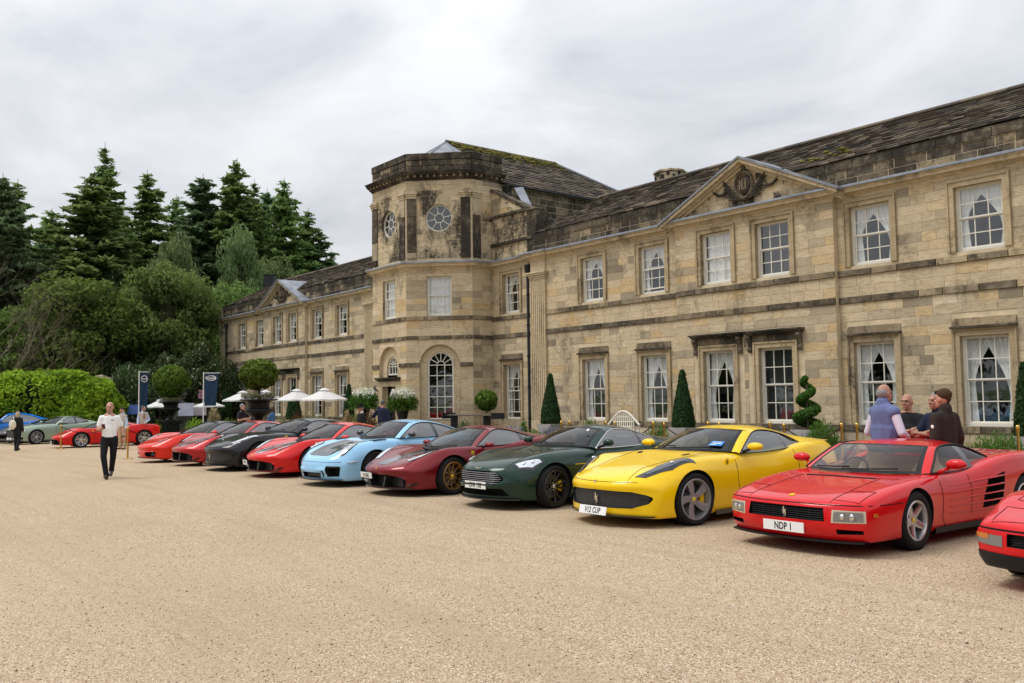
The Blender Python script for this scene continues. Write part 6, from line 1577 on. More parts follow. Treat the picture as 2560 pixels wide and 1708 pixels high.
make_car(dict(name='sports_car', label='pale blue rear-engined coupe with black bonnet panel, round headlamps and tall rear wing', paint=P_LBL, roof=P_LBL, pos=(20.93, -17.80), rz=4, L=4.557, fa=1.0, ra=3.45, Rf=.345, Rr=.36, wf=.265, wr=.325, tf=.92, tr=.955,
 rn=.09, rr=.2, bow=.34, bowl=1.1, tuck=.05, bulge=.42, valley=.10, vx=.52,
 zt=[(0, .52), (.1, .59), (.28, .655), (.6, .74), (1.0, .83), (1.35, .90), (1.5, .93), (3.6, 1.0), (4.2, .95), (4.557, .85)],
 zs=[(0, .53), (.12, .62), (.3, .745), (.55, .84), (1.0, .895), (1.4, .91), (2, .90), (2.6, .91), (3.1, .97), (3.45, 1.0), (4, .96), (4.557, .8)],
 xs=[(0, .60), (.3, .665), (.7, .70), (1.0, .725), (1.5, .73), (2.2, .76), (3.0, .81), (3.45, .83), (4.2, .72), (4.557, .55)], wm=[(0, .83), (.3, .89), (1.0, .93), (1.5, .89), (2.2, .895), (3, .935), (3.45, .955), (4.2, .9), (4.557, .72)],
 zm=[(0, .40), (1.0, .60), (2.2, .54), (3.45, .66), (4.557, .6)], zl=[(0, .15), (.2, .12), (1, .12), (4.0, .15), (4.557, .3)], prof=[(.10, -.03), (.2, .0), (.45, .0), (.6, .02)],
 G=dict(cowl=(1.32, .915), k1=(.66, 1.62, .925), head=(2.02, 1.262), k2=(.51, 2.10, 1.232), spine=[(2.02, 1.262), (2.4, 1.297), (2.8, 1.275), (3.4, 1.14), (4.0, .98), (4.4, .90)],
  T=[(.765, 1.68, .93), (.675, 1.94, 1.09), (.585, 2.22, 1.215), (.565, 2.6, 1.225), (.61, 3.0, 1.14), (.70, 3.36, .995)], belt=[(.765, 1.68, .93), (.79, 2.3, .925), (.775, 2.95, .945), (.70, 3.36, .995)], quarter=[(.74, 3.7, .97), (.68, 4.1, .94), (.6, 4.35, .90)], bpil=(2.62, 2.68)),
 mirror=[(.98, 1.84, 1.0), M_GLOSSB, (.105, .075, .068), (.79, 1.80, .93), P_LBL], seat_mat=M_REDL,
 cuts=[([(-.33, .18), (.33, .18), (.36, .29), (-.36, .29)], .20, M_VOID), ([(.50, .21), (.74, .22), (.76, .40), (.47, .405)], .25, M_VOID), ([(.40, .20), (.435, .20), (.43, .33), (.385, .335)], .22, M_VOID)],
 skins=[('bonnet_panel', [(-.40, .22), (-.22, .17), (.22, .17), (.40, .22), (.47, .6), (.53, 1.18), (-.53, 1.18), (-.47, .6)], 'z', M_CARB, dict(off=.004)), ('intake_trim', [(.48, .395), (.75, .39), (.75, .42), (.48, .425)], 'y', M_BLKP, dict(off=.004)), ('plate_decal', [(-.26, .152), (.26, .152), (.26, .176), (-.26, .176)], 'y', M_PLATE, dict(off=.012))],
 seams=[([(1.60, .92), (1.58, .5), (1.66, .2)], 'x', .004), ([(2.72, .93), (2.78, .55), (2.65, .2)], 'x', .004), ([(-.75, .50), (0, .50), (.75, .50)], 'y', .003)], lip_out=.05, wheel=('ten', W_BLK, M_BLKP, C_YEL), side=.075, extra=rs_extra))
skin_roof = None
# --- red pop-up-lamp car cut by the picture edge
def r328_extra(car, bv, ny, D):
 for sg in (1, -1):
  for x0, x1, mt in ((.54, .60, M_RIBLAMP), (.66, .80, M_AMBER)): pass
 m = MB(); m.prism([(-.44, .40), (.44, .40), (.44, .50), (-.44, .50)], lambda u, w, d: (u, d, w), .12, .13); m.build('grille_mesh', M_MESH, car)
 for k in range(5): m = MB(); m.tube([(-.44, .06, .41 + .02 * k), (.44, .06, .41 + .02 * k)], .004, 5); m.build('grille_bar', M_BLKP, car)
make_car(dict(name='sports_car', label='red low wedge car with rectangular bumper lamps and black lower bumper, beside the strake-sided car', paint=P_RED, pos=(34.84, -17.88), rz=-1, L=4.26, fa=.98, ra=3.33, Rf=.305, Rr=.315, wf=.21, wr=.24, tf=.83, tr=.86,
 rn=.03, rr=.06, bow=.20, bowl=.8, bowp=3.0, tuck=.05, bulge=.5, valley=.6, vx=.66,
 zt=[(0, .56), (.05, .59), (.4, .66), (.9, .74), (1.3, .80), (3.2, .88), (4.1, .93), (4.26, .88)], zs=[(0, .56), (.05, .59), (.4, .665), (.75, .755), (.98, .78), (1.4, .78), (2.2, .79), (2.9, .86), (3.33, .90), (4.1, .90), (4.26, .85)],
 xs=[(0, .68), (.4, .71), (.98, .76), (1.6, .74), (2.4, .74), (3.33, .78), (4.26, .74)], wm=[(0, .78), (.2, .81), (.98, .85), (1.7, .82), (2.4, .83), (3.33, .87), (4.26, .82)], zm=[(0, .44), (1, .52), (2, .46), (3.3, .56), (4.26, .6)], zl=[(0, .20), (.3, .17), (4.0, .17), (4.26, .3)], prof=[(.13, .08), (.28, .0), (.50, .0), (.62, .02)],
 G=dict(cowl=(1.22, .81), k1=(.64, 1.50, .80), head=(2.0, 1.105), k2=(.50, 2.05, 1.09), spine=[(2.0, 1.105), (2.35, 1.128), (2.65, 1.11), (2.95, .98), (3.4, .92), (4.0, .91)], T=[(.70, 1.55, .80), (.64, 1.85, .97), (.57, 2.1, 1.075), (.56, 2.4, 1.08), (.60, 2.65, 1.02), (.70, 2.9, .88)], belt=[(.70, 1.55, .80), (.72, 2.0, .80), (.72, 2.5, .82), (.70, 2.9, .88)], quarter=[(.73, 3.2, .89), (.72, 3.7, .90), (.7, 4.0, .90)]),
 mirror=[(.90, 1.72, .90), P_RED, (.10, .07, .06), (.73, 1.68, .80)], cuts=[([(-.46, .395), (.46, .395), (.46, .505), (-.46, .505)], .15, M_VOID), ([(-.5, .22), (.5, .22), (.5, .27), (-.5, .27)], .2, M_VOID)],
 skins=[('bumper_lamp', [(.50, .385), (.77, .39), (.77, .475), (.50, .48)], 'y', M_RIBLAMP, dict(off=.005)), ('indicator', [(.64, .435), (.775, .44), (.775, .48), (.64, .485)], 'y', M_AMBER, dict(off=.008)), ('lower_bumper', [(-.76, .20), (.76, .20), (.78, .33), (-.78, .33)], 'y', M_BLKP, dict(off=.012))],
 seams=[([(-.80, .53), (0, .53), (.80, .53)], 'y', .008), ([(.28, .10), (.62, .12), (.64, .48), (.30, .46), (.28, .10)], 'z', .004), ([(.38, .62), (.62, .66), (.62, .8), (.40, .76), (.38, .62)], 'z', .004)], lip_mat=M_BLKP, lip=False, wheel=('star5', W_SIL, M_YELB, None), side=.10, extra=r328_extra))
# --- the far group
FAR = 'cars parked beyond the gap near the hedge'
p = on_drive(206, 1119)
f8 = mid_engine(name='sports_car', label='bright red mid-engined car with silver star wheels standing alone before the pale green coupe', paint=P_RED2, pos=(p.x - .93, p.y - 1.09), rz=-4, wheel=('double5', W_SIL, M_YELB, C_YEL), group=FAR, skins=[], extra=mid_extra, plate=(('F8 SAM', .03, .25), dict(x=-.2, w=.4)))
make_car(f8)
def lux_extra(car, bv, ny, D):
 for sg in (1, -1):
  for x, r in ((.60, .10), (.80, .075)):
   m = MB(); y = ny(sg * x, .66) ; m.lathe([(r * .5, -.03), (r * .9, .0), (r, -.01), (r, -.04)], Matrix.Translation((sg * x, y - .005, .665)) @ Matrix.Rotation(pi / 2, 4, 'X'), n=18, cap=True); m.build('headlamp', M_LENS, car, True)
   m = MB(); m.lathe([(0, .01), (r * .62, .005)], Matrix.Translation((sg * x, y - .02, .665)) @ Matrix.Rotation(pi / 2, 4, 'X'), n=18, cap=False); m.build('headlamp_lens', M_LAMP, car, True)
 m = MB(); m.prism([(-.40, .38), (.40, .38), (.44, .72), (-.44, .72)], lambda u, w, d: (u, d, w), .06, .07); m.build('grille_mesh', M_MESH, car)
LUX = dict(L=4.85, fa=.90, ra=3.75, Rf=.37, Rr=.37, wf=.265, wr=.30, tf=.955, tr=.965, rn=.10, rr=.2, bow=.38, bowl=1.0, tuck=.06, bulge=.5, valley=.3, vx=.6,
 zt=[(0, .78), (.1, .86), (.4, .925), (.9, .97), (1.5, 1.01), (1.8, 1.03), (3.9, 1.05), (4.6, 1.03), (4.85, .95)], zs=[(0, .76), (.2, .87), (.9, .96), (1.6, .985), (2.4, .98), (3.1, 1.0), (3.75, 1.05), (4.4, 1.02), (4.85, .92)],
 xs=[(0, .60), (.4, .70), (.9, .78), (2, .80), (3.75, .84), (4.4, .76), (4.85, .66)], wm=[(0, .82), (.3, .90), (.9, .97), (2, .95), (3.0, .95), (3.75, .985), (4.4, .93), (4.85, .82)], zm=[(0, .50), (.9, .64), (2.2, .58), (3.75, .7), (4.85, .64)], zl=[(0, .20), (.2, .17), (1, .16), (4.3, .18), (4.85, .32)],
 G=dict(cowl=(1.66, 1.03), k1=(.72, 1.98, 1.01), head=(2.42, 1.37), k2=(.56, 2.5, 1.345), spine=[(2.42, 1.37), (2.85, 1.405), (3.2, 1.385), (3.8, 1.24), (4.4, 1.07)], T=[(.81, 2.04, .99), (.72, 2.32, 1.17), (.625, 2.62, 1.32), (.62, 3.0, 1.335), (.67, 3.4, 1.25), (.76, 3.72, 1.08)], belt=[(.81, 2.04, .99), (.83, 2.6, .985), (.82, 3.2, 1.0), (.76, 3.72, 1.08)], quarter=[(.78, 4.0, 1.05), (.72, 4.4, 1.04)], bpil=(2.98, 3.06)),
 mirror=[(1.04, 2.12, 1.08), None, (.11, .08, .075), (.83, 2.08, 1.0)], cuts=[([(-.45, .36), (.45, .36), (.47, .74), (-.47, .74)], .14, M_VOID), ([(.52, .26), (.84, .27), (.84, .38), (.55, .38)], .3, M_VOID)], wheel=('double5', W_DSIL, M_CHROME, None), side=.08, group=FAR, seams=[([(1.9, .97), (1.88, .5), (1.95, .22)], 'x', .004)])
def far_car(base, label, pm, pos, **kw):
 D = dict(base); D.update(name=kw.pop('name', 'parked_car'), label=label, paint=pm, pos=pos); D.update(kw)
 D['mirror'] = [D['mirror'][0], pm] + D['mirror'][2:]; return make_car(D)
def wheel_at(px, py, loc, rz):                               # nose position from the left front wheel's ground contact
 q = on_drive(px, py); a = radians(rz); return (q.x - cos(a) * loc[0] + sin(a) * loc[1], q.y - sin(a) * loc[0] - cos(a) * loc[1])
BP = wheel_at(92, 1111, (.955, .9), 16)
far_car(LUX, 'pale sage green grand coupe with black grille and round headlamps', P_SAGE, BP, rz=16, extra=lux_extra, plate=(('1 BE', -.01, .31), dict(w=.45)))
far_car(GT12, 'grey-violet low coupe tucked between the sage green coupe and the dark grey car', P_GR2, (BP[0] - 2.9, BP[1] - .1), rz=14, group=FAR, wheel=('vten', W_DSIL, M_YELB, None), skins=LAMP812, side=.07)
far_car(GT12, 'dark grey low coupe with white plate half hidden by the woman in black', P_GREY, (BP[0] - 5.6, BP[1] - .4), rz=14, group=FAR, wheel=('vten', W_BLK, M_YELB, None), skins=LAMP812, side=.07, plate=(('AJ 8', .03, .33), dict(w=.5)))
far_car(mid_engine(paint=P_BLU), 'bright blue low sports car at the far end of the row', P_BLU, (BP[0] - 8.6, BP[1] - .9), rz=14, group=FAR)
SUV = dict(LUX); sc_ = lambda c, k, o=0: [(y, v * k + o) for y, v in c]
SUV.update(L=5.1, fa=1.0, ra=4.0, Rf=.40, Rr=.40, zt=sc_(LUX['zt'], 1.12), zs=sc_(LUX['zs'], 1.12), zl=[(0, .26), (.2, .24), (4.5, .26), (5.1, .40)], zm=sc_(LUX['zm'], 1.1),
 G=dict(cowl=(1.66, 1.15), k1=(.76, 1.95, 1.13), head=(2.30, 1.56), k2=(.60, 2.38, 1.54), spine=[(2.30, 1.56), (2.8, 1.63), (3.4, 1.62), (4.0, 1.5), (4.6, 1.22), (4.8, 1.15)], T=[(.84, 2.02, 1.11), (.76, 2.26, 1.31), (.67, 2.52, 1.50), (.66, 3.1, 1.535), (.70, 3.7, 1.42), (.80, 4.15, 1.18)], belt=[(.84, 2.02, 1.11), (.86, 2.8, 1.11), (.85, 3.6, 1.12), (.80, 4.15, 1.18)], quarter=[(.80, 4.4, 1.15), (.75, 4.7, 1.12)], bpil=(2.95, 3.05)),
 mirror=[(1.07, 2.1, 1.22), None, (.12, .08, .085), (.86, 2.06, 1.13)], cuts=[([(-.55, .50), (.55, .50), (.60, .72), (-.60, .72)], .16, M_VOID)])
SUV['zt'][-1] = (5.1, 1.05); SUV['zs'][-1] = (5.1, 1.0); SUV['xs'] = LUX['xs'][:-1] + [(5.1, .7)]; SUV['wm'] = LUX['wm'][:-1] + [(5.1, .85)]; SUV['zm'][-1] = (5.1, .7)
_t = at_depth(150, 1040, 58); _s = radians(-6)
far_car(SUV, 'tall bright blue sport utility car standing behind the low cars by the hedge', P_BLU, (_t.x + sin(_s) * 5.1, _t.y - cos(_s) * 5.1), rz=-6, cat='car', group=FAR)
# ------------------------------------------------------------------ vegetation
def leaf_material(name, dark, light, trans=0.35, vscale=1.0, rough=.55):
 t = NT(name); P = t.world_pos(); oi = t.n.new('ShaderNodeObjectInfo')
 at = t.attr('tint')
 nz = t.noise(P, vscale, 4, .6)
 k = t.math('ADD', t.math('MULTIPLY', at, .65), t.math('MULTIPLY', nz, .55), True)
 col = t.mix(t.ramp(k, [(0.2, 0.0), (0.85, 1.0)]), dark, light)
 hs = t.new('HueSaturation'); t.l.new(col, hs.inputs['Color']); t.put(hs.inputs['Hue'], t.math('ADD', .485, t.math('MULTIPLY', oi.outputs['Random'], .03))); t.put(hs.inputs['Value'], t.math('ADD', 1.0, t.math('MULTIPLY', oi.outputs['Random'], .35)))
 t.set(Base_Color=hs.outputs[0], Roughness=rough, Specular_IOR_Level=.12)
 tr = t.new('BsdfTranslucent'); t.l.new(hs.outputs[0], tr.inputs[0]); mx = t.new('MixShader'); mx.inputs[0].default_value = trans
 t.l.new(t.b.outputs[0], mx.inputs[1]); t.l.new(tr.outputs[0], mx.inputs[2]); t.l.new(mx.outputs[0], t.out.inputs[0]); return t.mat
L_SPR = leaf_material('spruce_needles', (0.060, 0.100, 0.034), (0.22, 0.30, 0.095), .5, .25)
L_SPB = leaf_material('blue_green_needles', (0.055, 0.100, 0.048), (0.185, 0.28, 0.125), .5, .25)
L_YEW = leaf_material('yew_needles', (0.036, 0.062, 0.014), (0.15, 0.215, 0.04), .42, .3)
L_OAK = leaf_material('broad_leaves', (0.050, 0.092, 0.024), (0.21, 0.30, 0.08), .48, .35)
L_WIL = leaf_material('willow_leaves', (0.065, 0.105, 0.038), (0.215, 0.275, 0.110), .35, .35)
L_RHO = leaf_material('laurel_leaves', (0.016, 0.034, 0.011), (0.075, 0.120, 0.040), .25, .6, .35)
L_BLM = leaf_material('pale_blossom', (0.30, 0.28, 0.18), (0.55, 0.52, 0.38), .3)
L_HDG = leaf_material('hedge_leaves', (0.055, 0.13, 0.010), (0.30, 0.50, 0.035), .4, .8)
L_TOP = leaf_material('topiary_needles', (0.010, 0.030, 0.010), (0.034, 0.082, 0.024), .15, 2.5)
L_BAY = leaf_material('bay_leaves', (0.030, 0.060, 0.010), (0.14, 0.22, 0.030), .3, 2.0, .35)
L_BOX = leaf_material('box_leaves', (0.022, 0.058, 0.008), (0.080, 0.165, 0.022), .3, 2.0)
L_GRS = leaf_material('grass_blades', (0.07, 0.10, 0.025), (0.24, 0.26, 0.09), .35, 2.0)
L_STR = leaf_material('straw_blades', (0.20, 0.14, 0.07), (0.42, 0.33, 0.20), .3, 2.0)
L_LAV = leaf_material('lavender_flowers', (0.10, 0.08, 0.20), (0.30, 0.26, 0.46), .3, 2.0)
L_BRN = leaf_material('bronze_leaves', (0.05, 0.026, 0.012), (0.16, 0.085, 0.040), .3, 2.0)
L_WHT = leaf_material('white_petals', (0.62, 0.63, 0.55), (0.85, 0.85, 0.80), .3)
L_LIM = leaf_material('gladiolus_buds', (0.20, 0.28, 0.06), (0.42, 0.50, 0.18), .3)
def bark(name, a, b):
 t = NT(name); P = t.world_pos(); nz = t.noise(t.scale(P, (4, 4, .8)), 3, 5); t.set(Base_Color=t.ramp(nz, [(.3, a), (.7, b)]), Roughness=.95); t.bump(nz, .7, .03); return t.mat
B_BRK = bark('bark', (0.045, 0.033, 0.024), (0.13, 0.10, 0.072)); B_DED = bark('dead_wood', (0.10, 0.075, 0.05), (0.24, 0.19, 0.135))
class LF:
 """leaf collector on numpy arrays"""
 def __init__(s, seed): s.r = np.random.default_rng(seed); s.c = []; s.n = []; s.sz = []; s.t = []; s.as_ = []; s.ax = []
 def add(s, c, nrm, size, tint, asp=1.6, axis=None):
  c = np.atleast_2d(c); k = len(c); s.c.append(c); s.n.append(np.broadcast_to(nrm, (k, 3))); s.sz.append(np.broadcast_to(size, (k,))); s.t.append(np.broadcast_to(tint, (k,))); s.as_.append(np.broadcast_to(asp, (k,)))
  s.ax.append(s.r.normal(size=(k, 3)) if axis is None else np.broadcast_to(axis, (k, 3)))
 def mesh(s, name, mat, mat2=None, frac2=0.0):
  c = np.concatenate(s.c); n = np.concatenate(s.n); sz = np.concatenate(s.sz)[:, None]; t = np.concatenate(s.t); asp = np.concatenate(s.as_)[:, None]; ax = np.concatenate(s.ax); K = len(c)
  n = n / (np.linalg.norm(n, axis=1, keepdims=True) + 1e-9); u = ax - n * np.sum(ax * n, 1, keepdims=True); u /= (np.linalg.norm(u, axis=1, keepdims=True) + 1e-9); v = np.cross(n, u)
  # a kite-shaped leaf: base, two sides, tip
  P = np.stack([c - u * sz * asp * .5, c + v * sz * .5 - u * sz * asp * .05, c + u * sz * asp * .5 + n * sz * .12, c - v * sz * .5 - u * sz * asp * .05], 1).reshape(-1, 3)
  me = bpy.data.meshes.new(name); me.vertices.add(4 * K); me.vertices.foreach_set('co', P.ravel()); me.loops.add(4 * K); me.loops.foreach_set('vertex_index', np.arange(4 * K, dtype=np.int32)); me.polygons.add(K); me.polygons.foreach_set('loop_start', np.arange(0, 4 * K, 4, dtype=np.int32))
  me.materials.append(mat)
  if mat2: me.materials.append(mat2); me.polygons.foreach_set('material_index', (s.r.random(K) < frac2).astype(np.int32))
  a = me.attributes.new('tint', 'FLOAT', 'FACE'); a.data.foreach_set('value', t.astype(np.float32)); me.update(calc_edges=True); me.validate(); return me
def obj_of(me, name, parent): return link(bpy.data.objects.new(name, me), parent)
# --- conifers -------------------------------------------------------------------
def conifer_mesh(seed, H=25.0, W=4.2, dens=1.0, sparse=0.0, droop=.25, irr=.3, base=.10):
 r = random.Random(seed); lf = LF(seed); br = MB(); nr = lf.r
 br.tube([(0.0, 0, -.6), (.06 * r.random(), 0, H * .3), (0, .1 * r.random(), H * .7), (0, 0, H)], [H * .014, H * .011, H * .006, .02], 7)
 z = H * base; lean = [(r.uniform(-.2, .2), r.uniform(-.2, .2)) for _ in range(6)]
 while z < H * .985:
  f = z / H; prof = (1 - f) ** .78 * (1 if f > .28 else .55 + .45 * f / .28) + .015
  nb = r.randint(4, 7)
  for k in range(nb):
   if r.random() < sparse: continue
   a = r.uniform(0, 2 * pi); L = W * prof * r.uniform(1 - irr, 1 + irr * .7) * (1 + .25 * sin(3 * a + seed + z * .35))
   zz = z + r.uniform(-.2, .2); up = .18 * (f - .35)
   n = max(6, int(L * 10 * dens)); s = np.linspace(.06, 1, n); rr = s * L
   dz = L * (up * s - droop * s ** 1.5 + droop * .65 * s ** 3)
   x, y, zc = rr * cos(a), rr * sin(a), zz + dz
   if L > 1.0: br.tube([(x[0], y[0], zc[0]), (x[n // 2], y[n // 2], zc[n // 2]), (x[-1], y[-1], zc[-1])], [.035 + .012 * L, .03, .01], 4, False)
   m = 3 if L > .8 else 2
   for q in range(m):
    side = nr.normal(size=n) * (.10 + .26 * L / 4 * (1.1 - s * .6)); hang = -np.abs(nr.normal(size=n)) * .14 * (1 - .4 * s)
    c = np.stack([x - sin(a) * side, y + cos(a) * side, zc + hang + nr.normal(size=n) * .03], 1)
    ax = np.stack([np.full(n, cos(a)) - sin(a) * np.sign(side) * .9, np.full(n, sin(a)) + cos(a) * np.sign(side) * .9, np.full(n, -.45) + nr.normal(size=n) * .25], 1)
    nm = np.stack([nr.normal(size=n) * .5, nr.normal(size=n) * .5, np.full(n, .8)], 1)
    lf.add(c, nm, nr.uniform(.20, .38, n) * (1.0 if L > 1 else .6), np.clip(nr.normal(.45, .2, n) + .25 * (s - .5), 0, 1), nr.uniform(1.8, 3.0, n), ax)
  z += r.uniform(.26, .46) * (1.15 - .45 * f)
 return lf, br
CON = []
for sd, kw, mt in ((11, dict(W=6.4, droop=.34, dens=.95, irr=.5, sparse=.12), L_SPR), (12, dict(W=5.8, sparse=.25, droop=.42, irr=.45, dens=.9), L_SPR), (13, dict(W=6.8, droop=.24, dens=.95, irr=.48, sparse=.10), L_SPB), (14, dict(W=7.6, sparse=.12, irr=.5, droop=.30, dens=.85), L_SPR)):
 lf, br = conifer_mesh(sd, **kw); me = lf.mesh('crown', mt); bm_ = bpy.data.meshes.new('trunk'); bm_.from_pydata(br.v, [], br.f); bm_.materials.append(B_BRK); bm_.polygons.foreach_set('use_smooth', [True] * len(bm_.polygons)); CON.append((me, bm_))
def put_tree(name, kind, pos, s, sz, rz, label, group=None, cat='tree'):
 e = empty(name, pos, rz); e.scale = (s, s, sz); tag(e, label, cat, group)
 obj_of(kind[0], 'crown', e); obj_of(kind[1], 'trunk', e); return e
def tree_at(name, kind, px, ytop, dist, width, label, group, cat='tree', H0=25.0, W0=5.0, k=0):
 """foot on the ground below the pixel column, top at the pixel"""
 top = at_depth(px, ytop, dist); g = gz(top.x) - .2; h = top.z - g
 return put_tree(name, kind, (top.x, top.y, g), width / W0, h / H0, k * 1.7, label, group, cat)
GC = 'tall conifers behind the garden'
for i, (px, yt, dist, w, k, lab) in enumerate((
 (263, 355, 96, 5.0, 1, 'tallest ragged spruce with a thin sparse tip standing above the wood'),
 (228, 432, 90, 6.4, 3, 'broad spruce with long drooping arms beside the tallest spruce'),
 (368, 424, 98, 5.2, 0, 'dark brownish spruce standing alone against the sky between two groups'),
 (508, 434, 100, 5.6, 2, 'blue-green fir with a rounded double top'),
 (593, 394, 100, 5.4, 0, 'tall dark spruce with a pointed tip over the mansion chimney side'),
 (636, 447, 104, 4.6, 1, 'narrow spruce tip close behind the tall pointed spruce'),
 (711, 444, 98, 4.8, 3, 'dark spruce with feathery side arms near the end of the wood'),
 (771, 519, 100, 4.4, 0, 'lower spruce stepping down towards the slate roof'),
 (797, 572, 99, 4.6, 2, 'small spruce just above the slate roof line'),
 (828, 622, 101, 4.0, 1, 'lowest spruce peeping over the slate roof'),
 (8, 432, 86, 4.6, 2, 'bluish fir behind the bare dead tree'),
 (45, 446, 90, 4.4, 0, 'dark narrow spruce rising out of the bare branches'),
 (442, 486, 106, 5.0, 0, 'distant spruce filling the gap beside the blue-green fir'),
 (668, 470, 108, 5.0, 2, 'distant fir between the pointed and the feathery spruces'),
 (168, 610, 98, 5.0, 0, 'shorter spruce with gaps of sky below the broad spruce'),
 (320, 560, 108, 5.0, 2, 'background fir low behind the brownish spruce'),
 (560, 520, 110, 5.6, 0, 'background spruce deep in the wood behind the chimney'),
 (735, 600, 112, 5.6, 2, 'background fir deep in the wood above the pediment'),
 (640, 560, 116, 6.4, 3, 'broad background spruce filling the wood above the chimney'), (470, 540, 116, 6.4, 3, 'broad background spruce behind the blue-green fir'), (290, 500, 116, 6.4, 0, 'background spruce between the tallest and the brownish one'), (130, 520, 116, 6.4, 3, 'broad background spruce between the broad one and the dead tree'), (0, 560, 104, 6.0, 3, 'broad background spruce beyond the dead tree trunk'),
 (100, 600, 110, 5.2, 2, 'background fir behind the dead tree twigs'))):
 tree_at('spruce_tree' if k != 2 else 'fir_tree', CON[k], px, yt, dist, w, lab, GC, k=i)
# --- broad-leaved ----------------------------------------------------------------
def broad_mesh(seed, H=12.0, R=5.0, z0=.25, nclump=46, per=330, leaf=.24, willow=False, mat=L_OAK, mat2=None, f2=0, stems=1, shape=1.0, flat=False):
 r = random.Random(seed); lf = LF(seed); nr = lf.r; br = MB()
 c0 = H * (z0 + 1) / 2; ry = H * (1 - z0) / 2; clumps = []
 for k in range(nclump):
  while True:
   p = np.array([r.uniform(-1, 1), r.uniform(-1, 1), r.uniform(-1, 1)])
   d = np.linalg.norm(p)
   if .35 < d < 1: break
  p = p / d * (.45 + .5 * d); clumps.append((p[0] * R * .86, p[1] * R * .86, c0 + p[2] * ry * .86, R * r.uniform(.17, .33)))
 for x, y, z, cr in clumps:
  n = int(per * r.uniform(.7, 1.3)); d = nr.normal(size=(n, 3)); d /= np.linalg.norm(d, axis=1, keepdims=True); rad = cr * nr.uniform(.55, 1.08, n) ** .6
  P = np.stack([x + d[:, 0] * rad * 1.1, y + d[:, 1] * rad * 1.1, z + d[:, 2] * rad * .8], 1)
  if willow: P[:, 2] -= np.abs(nr.normal(size=n)) * cr * .5
  nm = d * .7 + nr.normal(size=(n, 3)) * .6 + np.array([0, 0, .5]); ax = nr.normal(size=(n, 3)) + (np.array([0, 0, -2.5]) if willow else 0)
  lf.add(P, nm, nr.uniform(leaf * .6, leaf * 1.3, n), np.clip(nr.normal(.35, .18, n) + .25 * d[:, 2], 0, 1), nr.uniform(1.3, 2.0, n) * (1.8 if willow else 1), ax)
  # limb towards the clump
 for q in range(stems):
  ox = (q - (stems - 1) / 2) * .9
  br.tube([(ox, 0, -.6), (ox * .9 + .1, .1, H * z0 * .6), (ox * 1.4, .2, H * (z0 + .15)), (ox * 1.7, 0, H * .62)], [H * .020, H * .016, H * .012, H * .004], 8)
  for x, y, z, cr in r.sample(clumps, min(16, nclump)):
   b = Vector((ox * 1.3, .1, H * (z0 + .02 + .25 * r.random()))); br.tube([b, b.lerp(Vector((x, y, z)), .5) + Vector((0, 0, .3)), (x, y, z)], [H * .006, H * .004, .02], 5, False)
 me = lf.mesh('crown', mat, mat2, f2); tm = bpy.data.meshes.new('trunk'); tm.from_pydata(br.v, [], br.f); tm.materials.append(B_BRK); tm.polygons.foreach_set('use_smooth', [True] * len(tm.polygons)); return me, tm
OAK = broad_mesh(21, nclump=60, per=340, stems=2, leaf=.20); WIL = broad_mesh(22, nclump=50, per=320, willow=True, mat=L_WIL, leaf=.16, z0=.2); YEW = broad_mesh(23, nclump=85, per=300, mat=L_YEW, z0=.02, leaf=.22); RHO = broad_mesh(24, H=6, R=4, nclump=50, per=260, mat=L_RHO, mat2=L_BLM, f2=.06, z0=.02, leaf=.17); BIR = broad_mesh(25, nclump=42, per=300, mat=L_WIL, leaf=.2, z0=.3)
GB = 'broad-leaved trees in the garden wood'
def broad_at(name, kind, px, yt, dist, halfw_px, label, k, H0=12.0, W0=5.0, group=GB):
 w = halfw_px * dist / FPX; tree_at(name, kind, px, yt, dist, w, label, group, H0=H0, W0=W0, k=k)
broad_at('broadleaf_tree', OAK, 420, 640, 74, 118, 'large rounded mid-green tree with two bare stems beside the mansion', 1)
broad_at('willow_tree', WIL, 428, 552, 84, 78, 'pale willowy tree rising behind the large rounded tree', 2)
broad_at('broadleaf_tree', BIR, 600, 566, 88, 78, 'light green airy tree in front of the tall dark spruces', 3)
broad_at('broadleaf_tree', OAK, 590, 690, 80, 85, 'leafy green tree tucked behind the end of the slate roof', 4)
broad_at('broadleaf_tree', BIR, 690, 640, 92, 70, 'bushy light green tree above the small pediment', 8)
broad_at('yew_tree', YEW, 190, 668, 72, 150, 'huge dark olive yew spreading behind the bright hedge', 5)
broad_at('yew_tree', YEW, 40, 760, 70, 120, 'dark spreading evergreen behind the dead branches', 6)
broad_at('broadleaf_tree', RHO, 262, 640, 86, 60, 'dark rounded evergreen above the huge yew', 7, 6, 4)
GR = 'flowering laurels under the trees'
for px, yt, dist, hw, k, lab in ((500, 852, 66, 62, 1, 'laurel bush with pale blossom beside the corner of the mansion'), (335, 905, 62, 52, 2, 'laurel bush with cream flowers behind the small pavilion'), (420, 880, 68, 70, 3, 'dark laurel thicket behind the clipped ball tree'), (560, 900, 70, 50, 4, 'dark laurel at the foot of the two-stemmed tree'), (270, 880, 70, 60, 5, 'dark laurel mass between the yew and the pavilion')):
 broad_at('laurel_bush', RHO, px, yt, dist, hw, lab, k, 6, 4, GR)
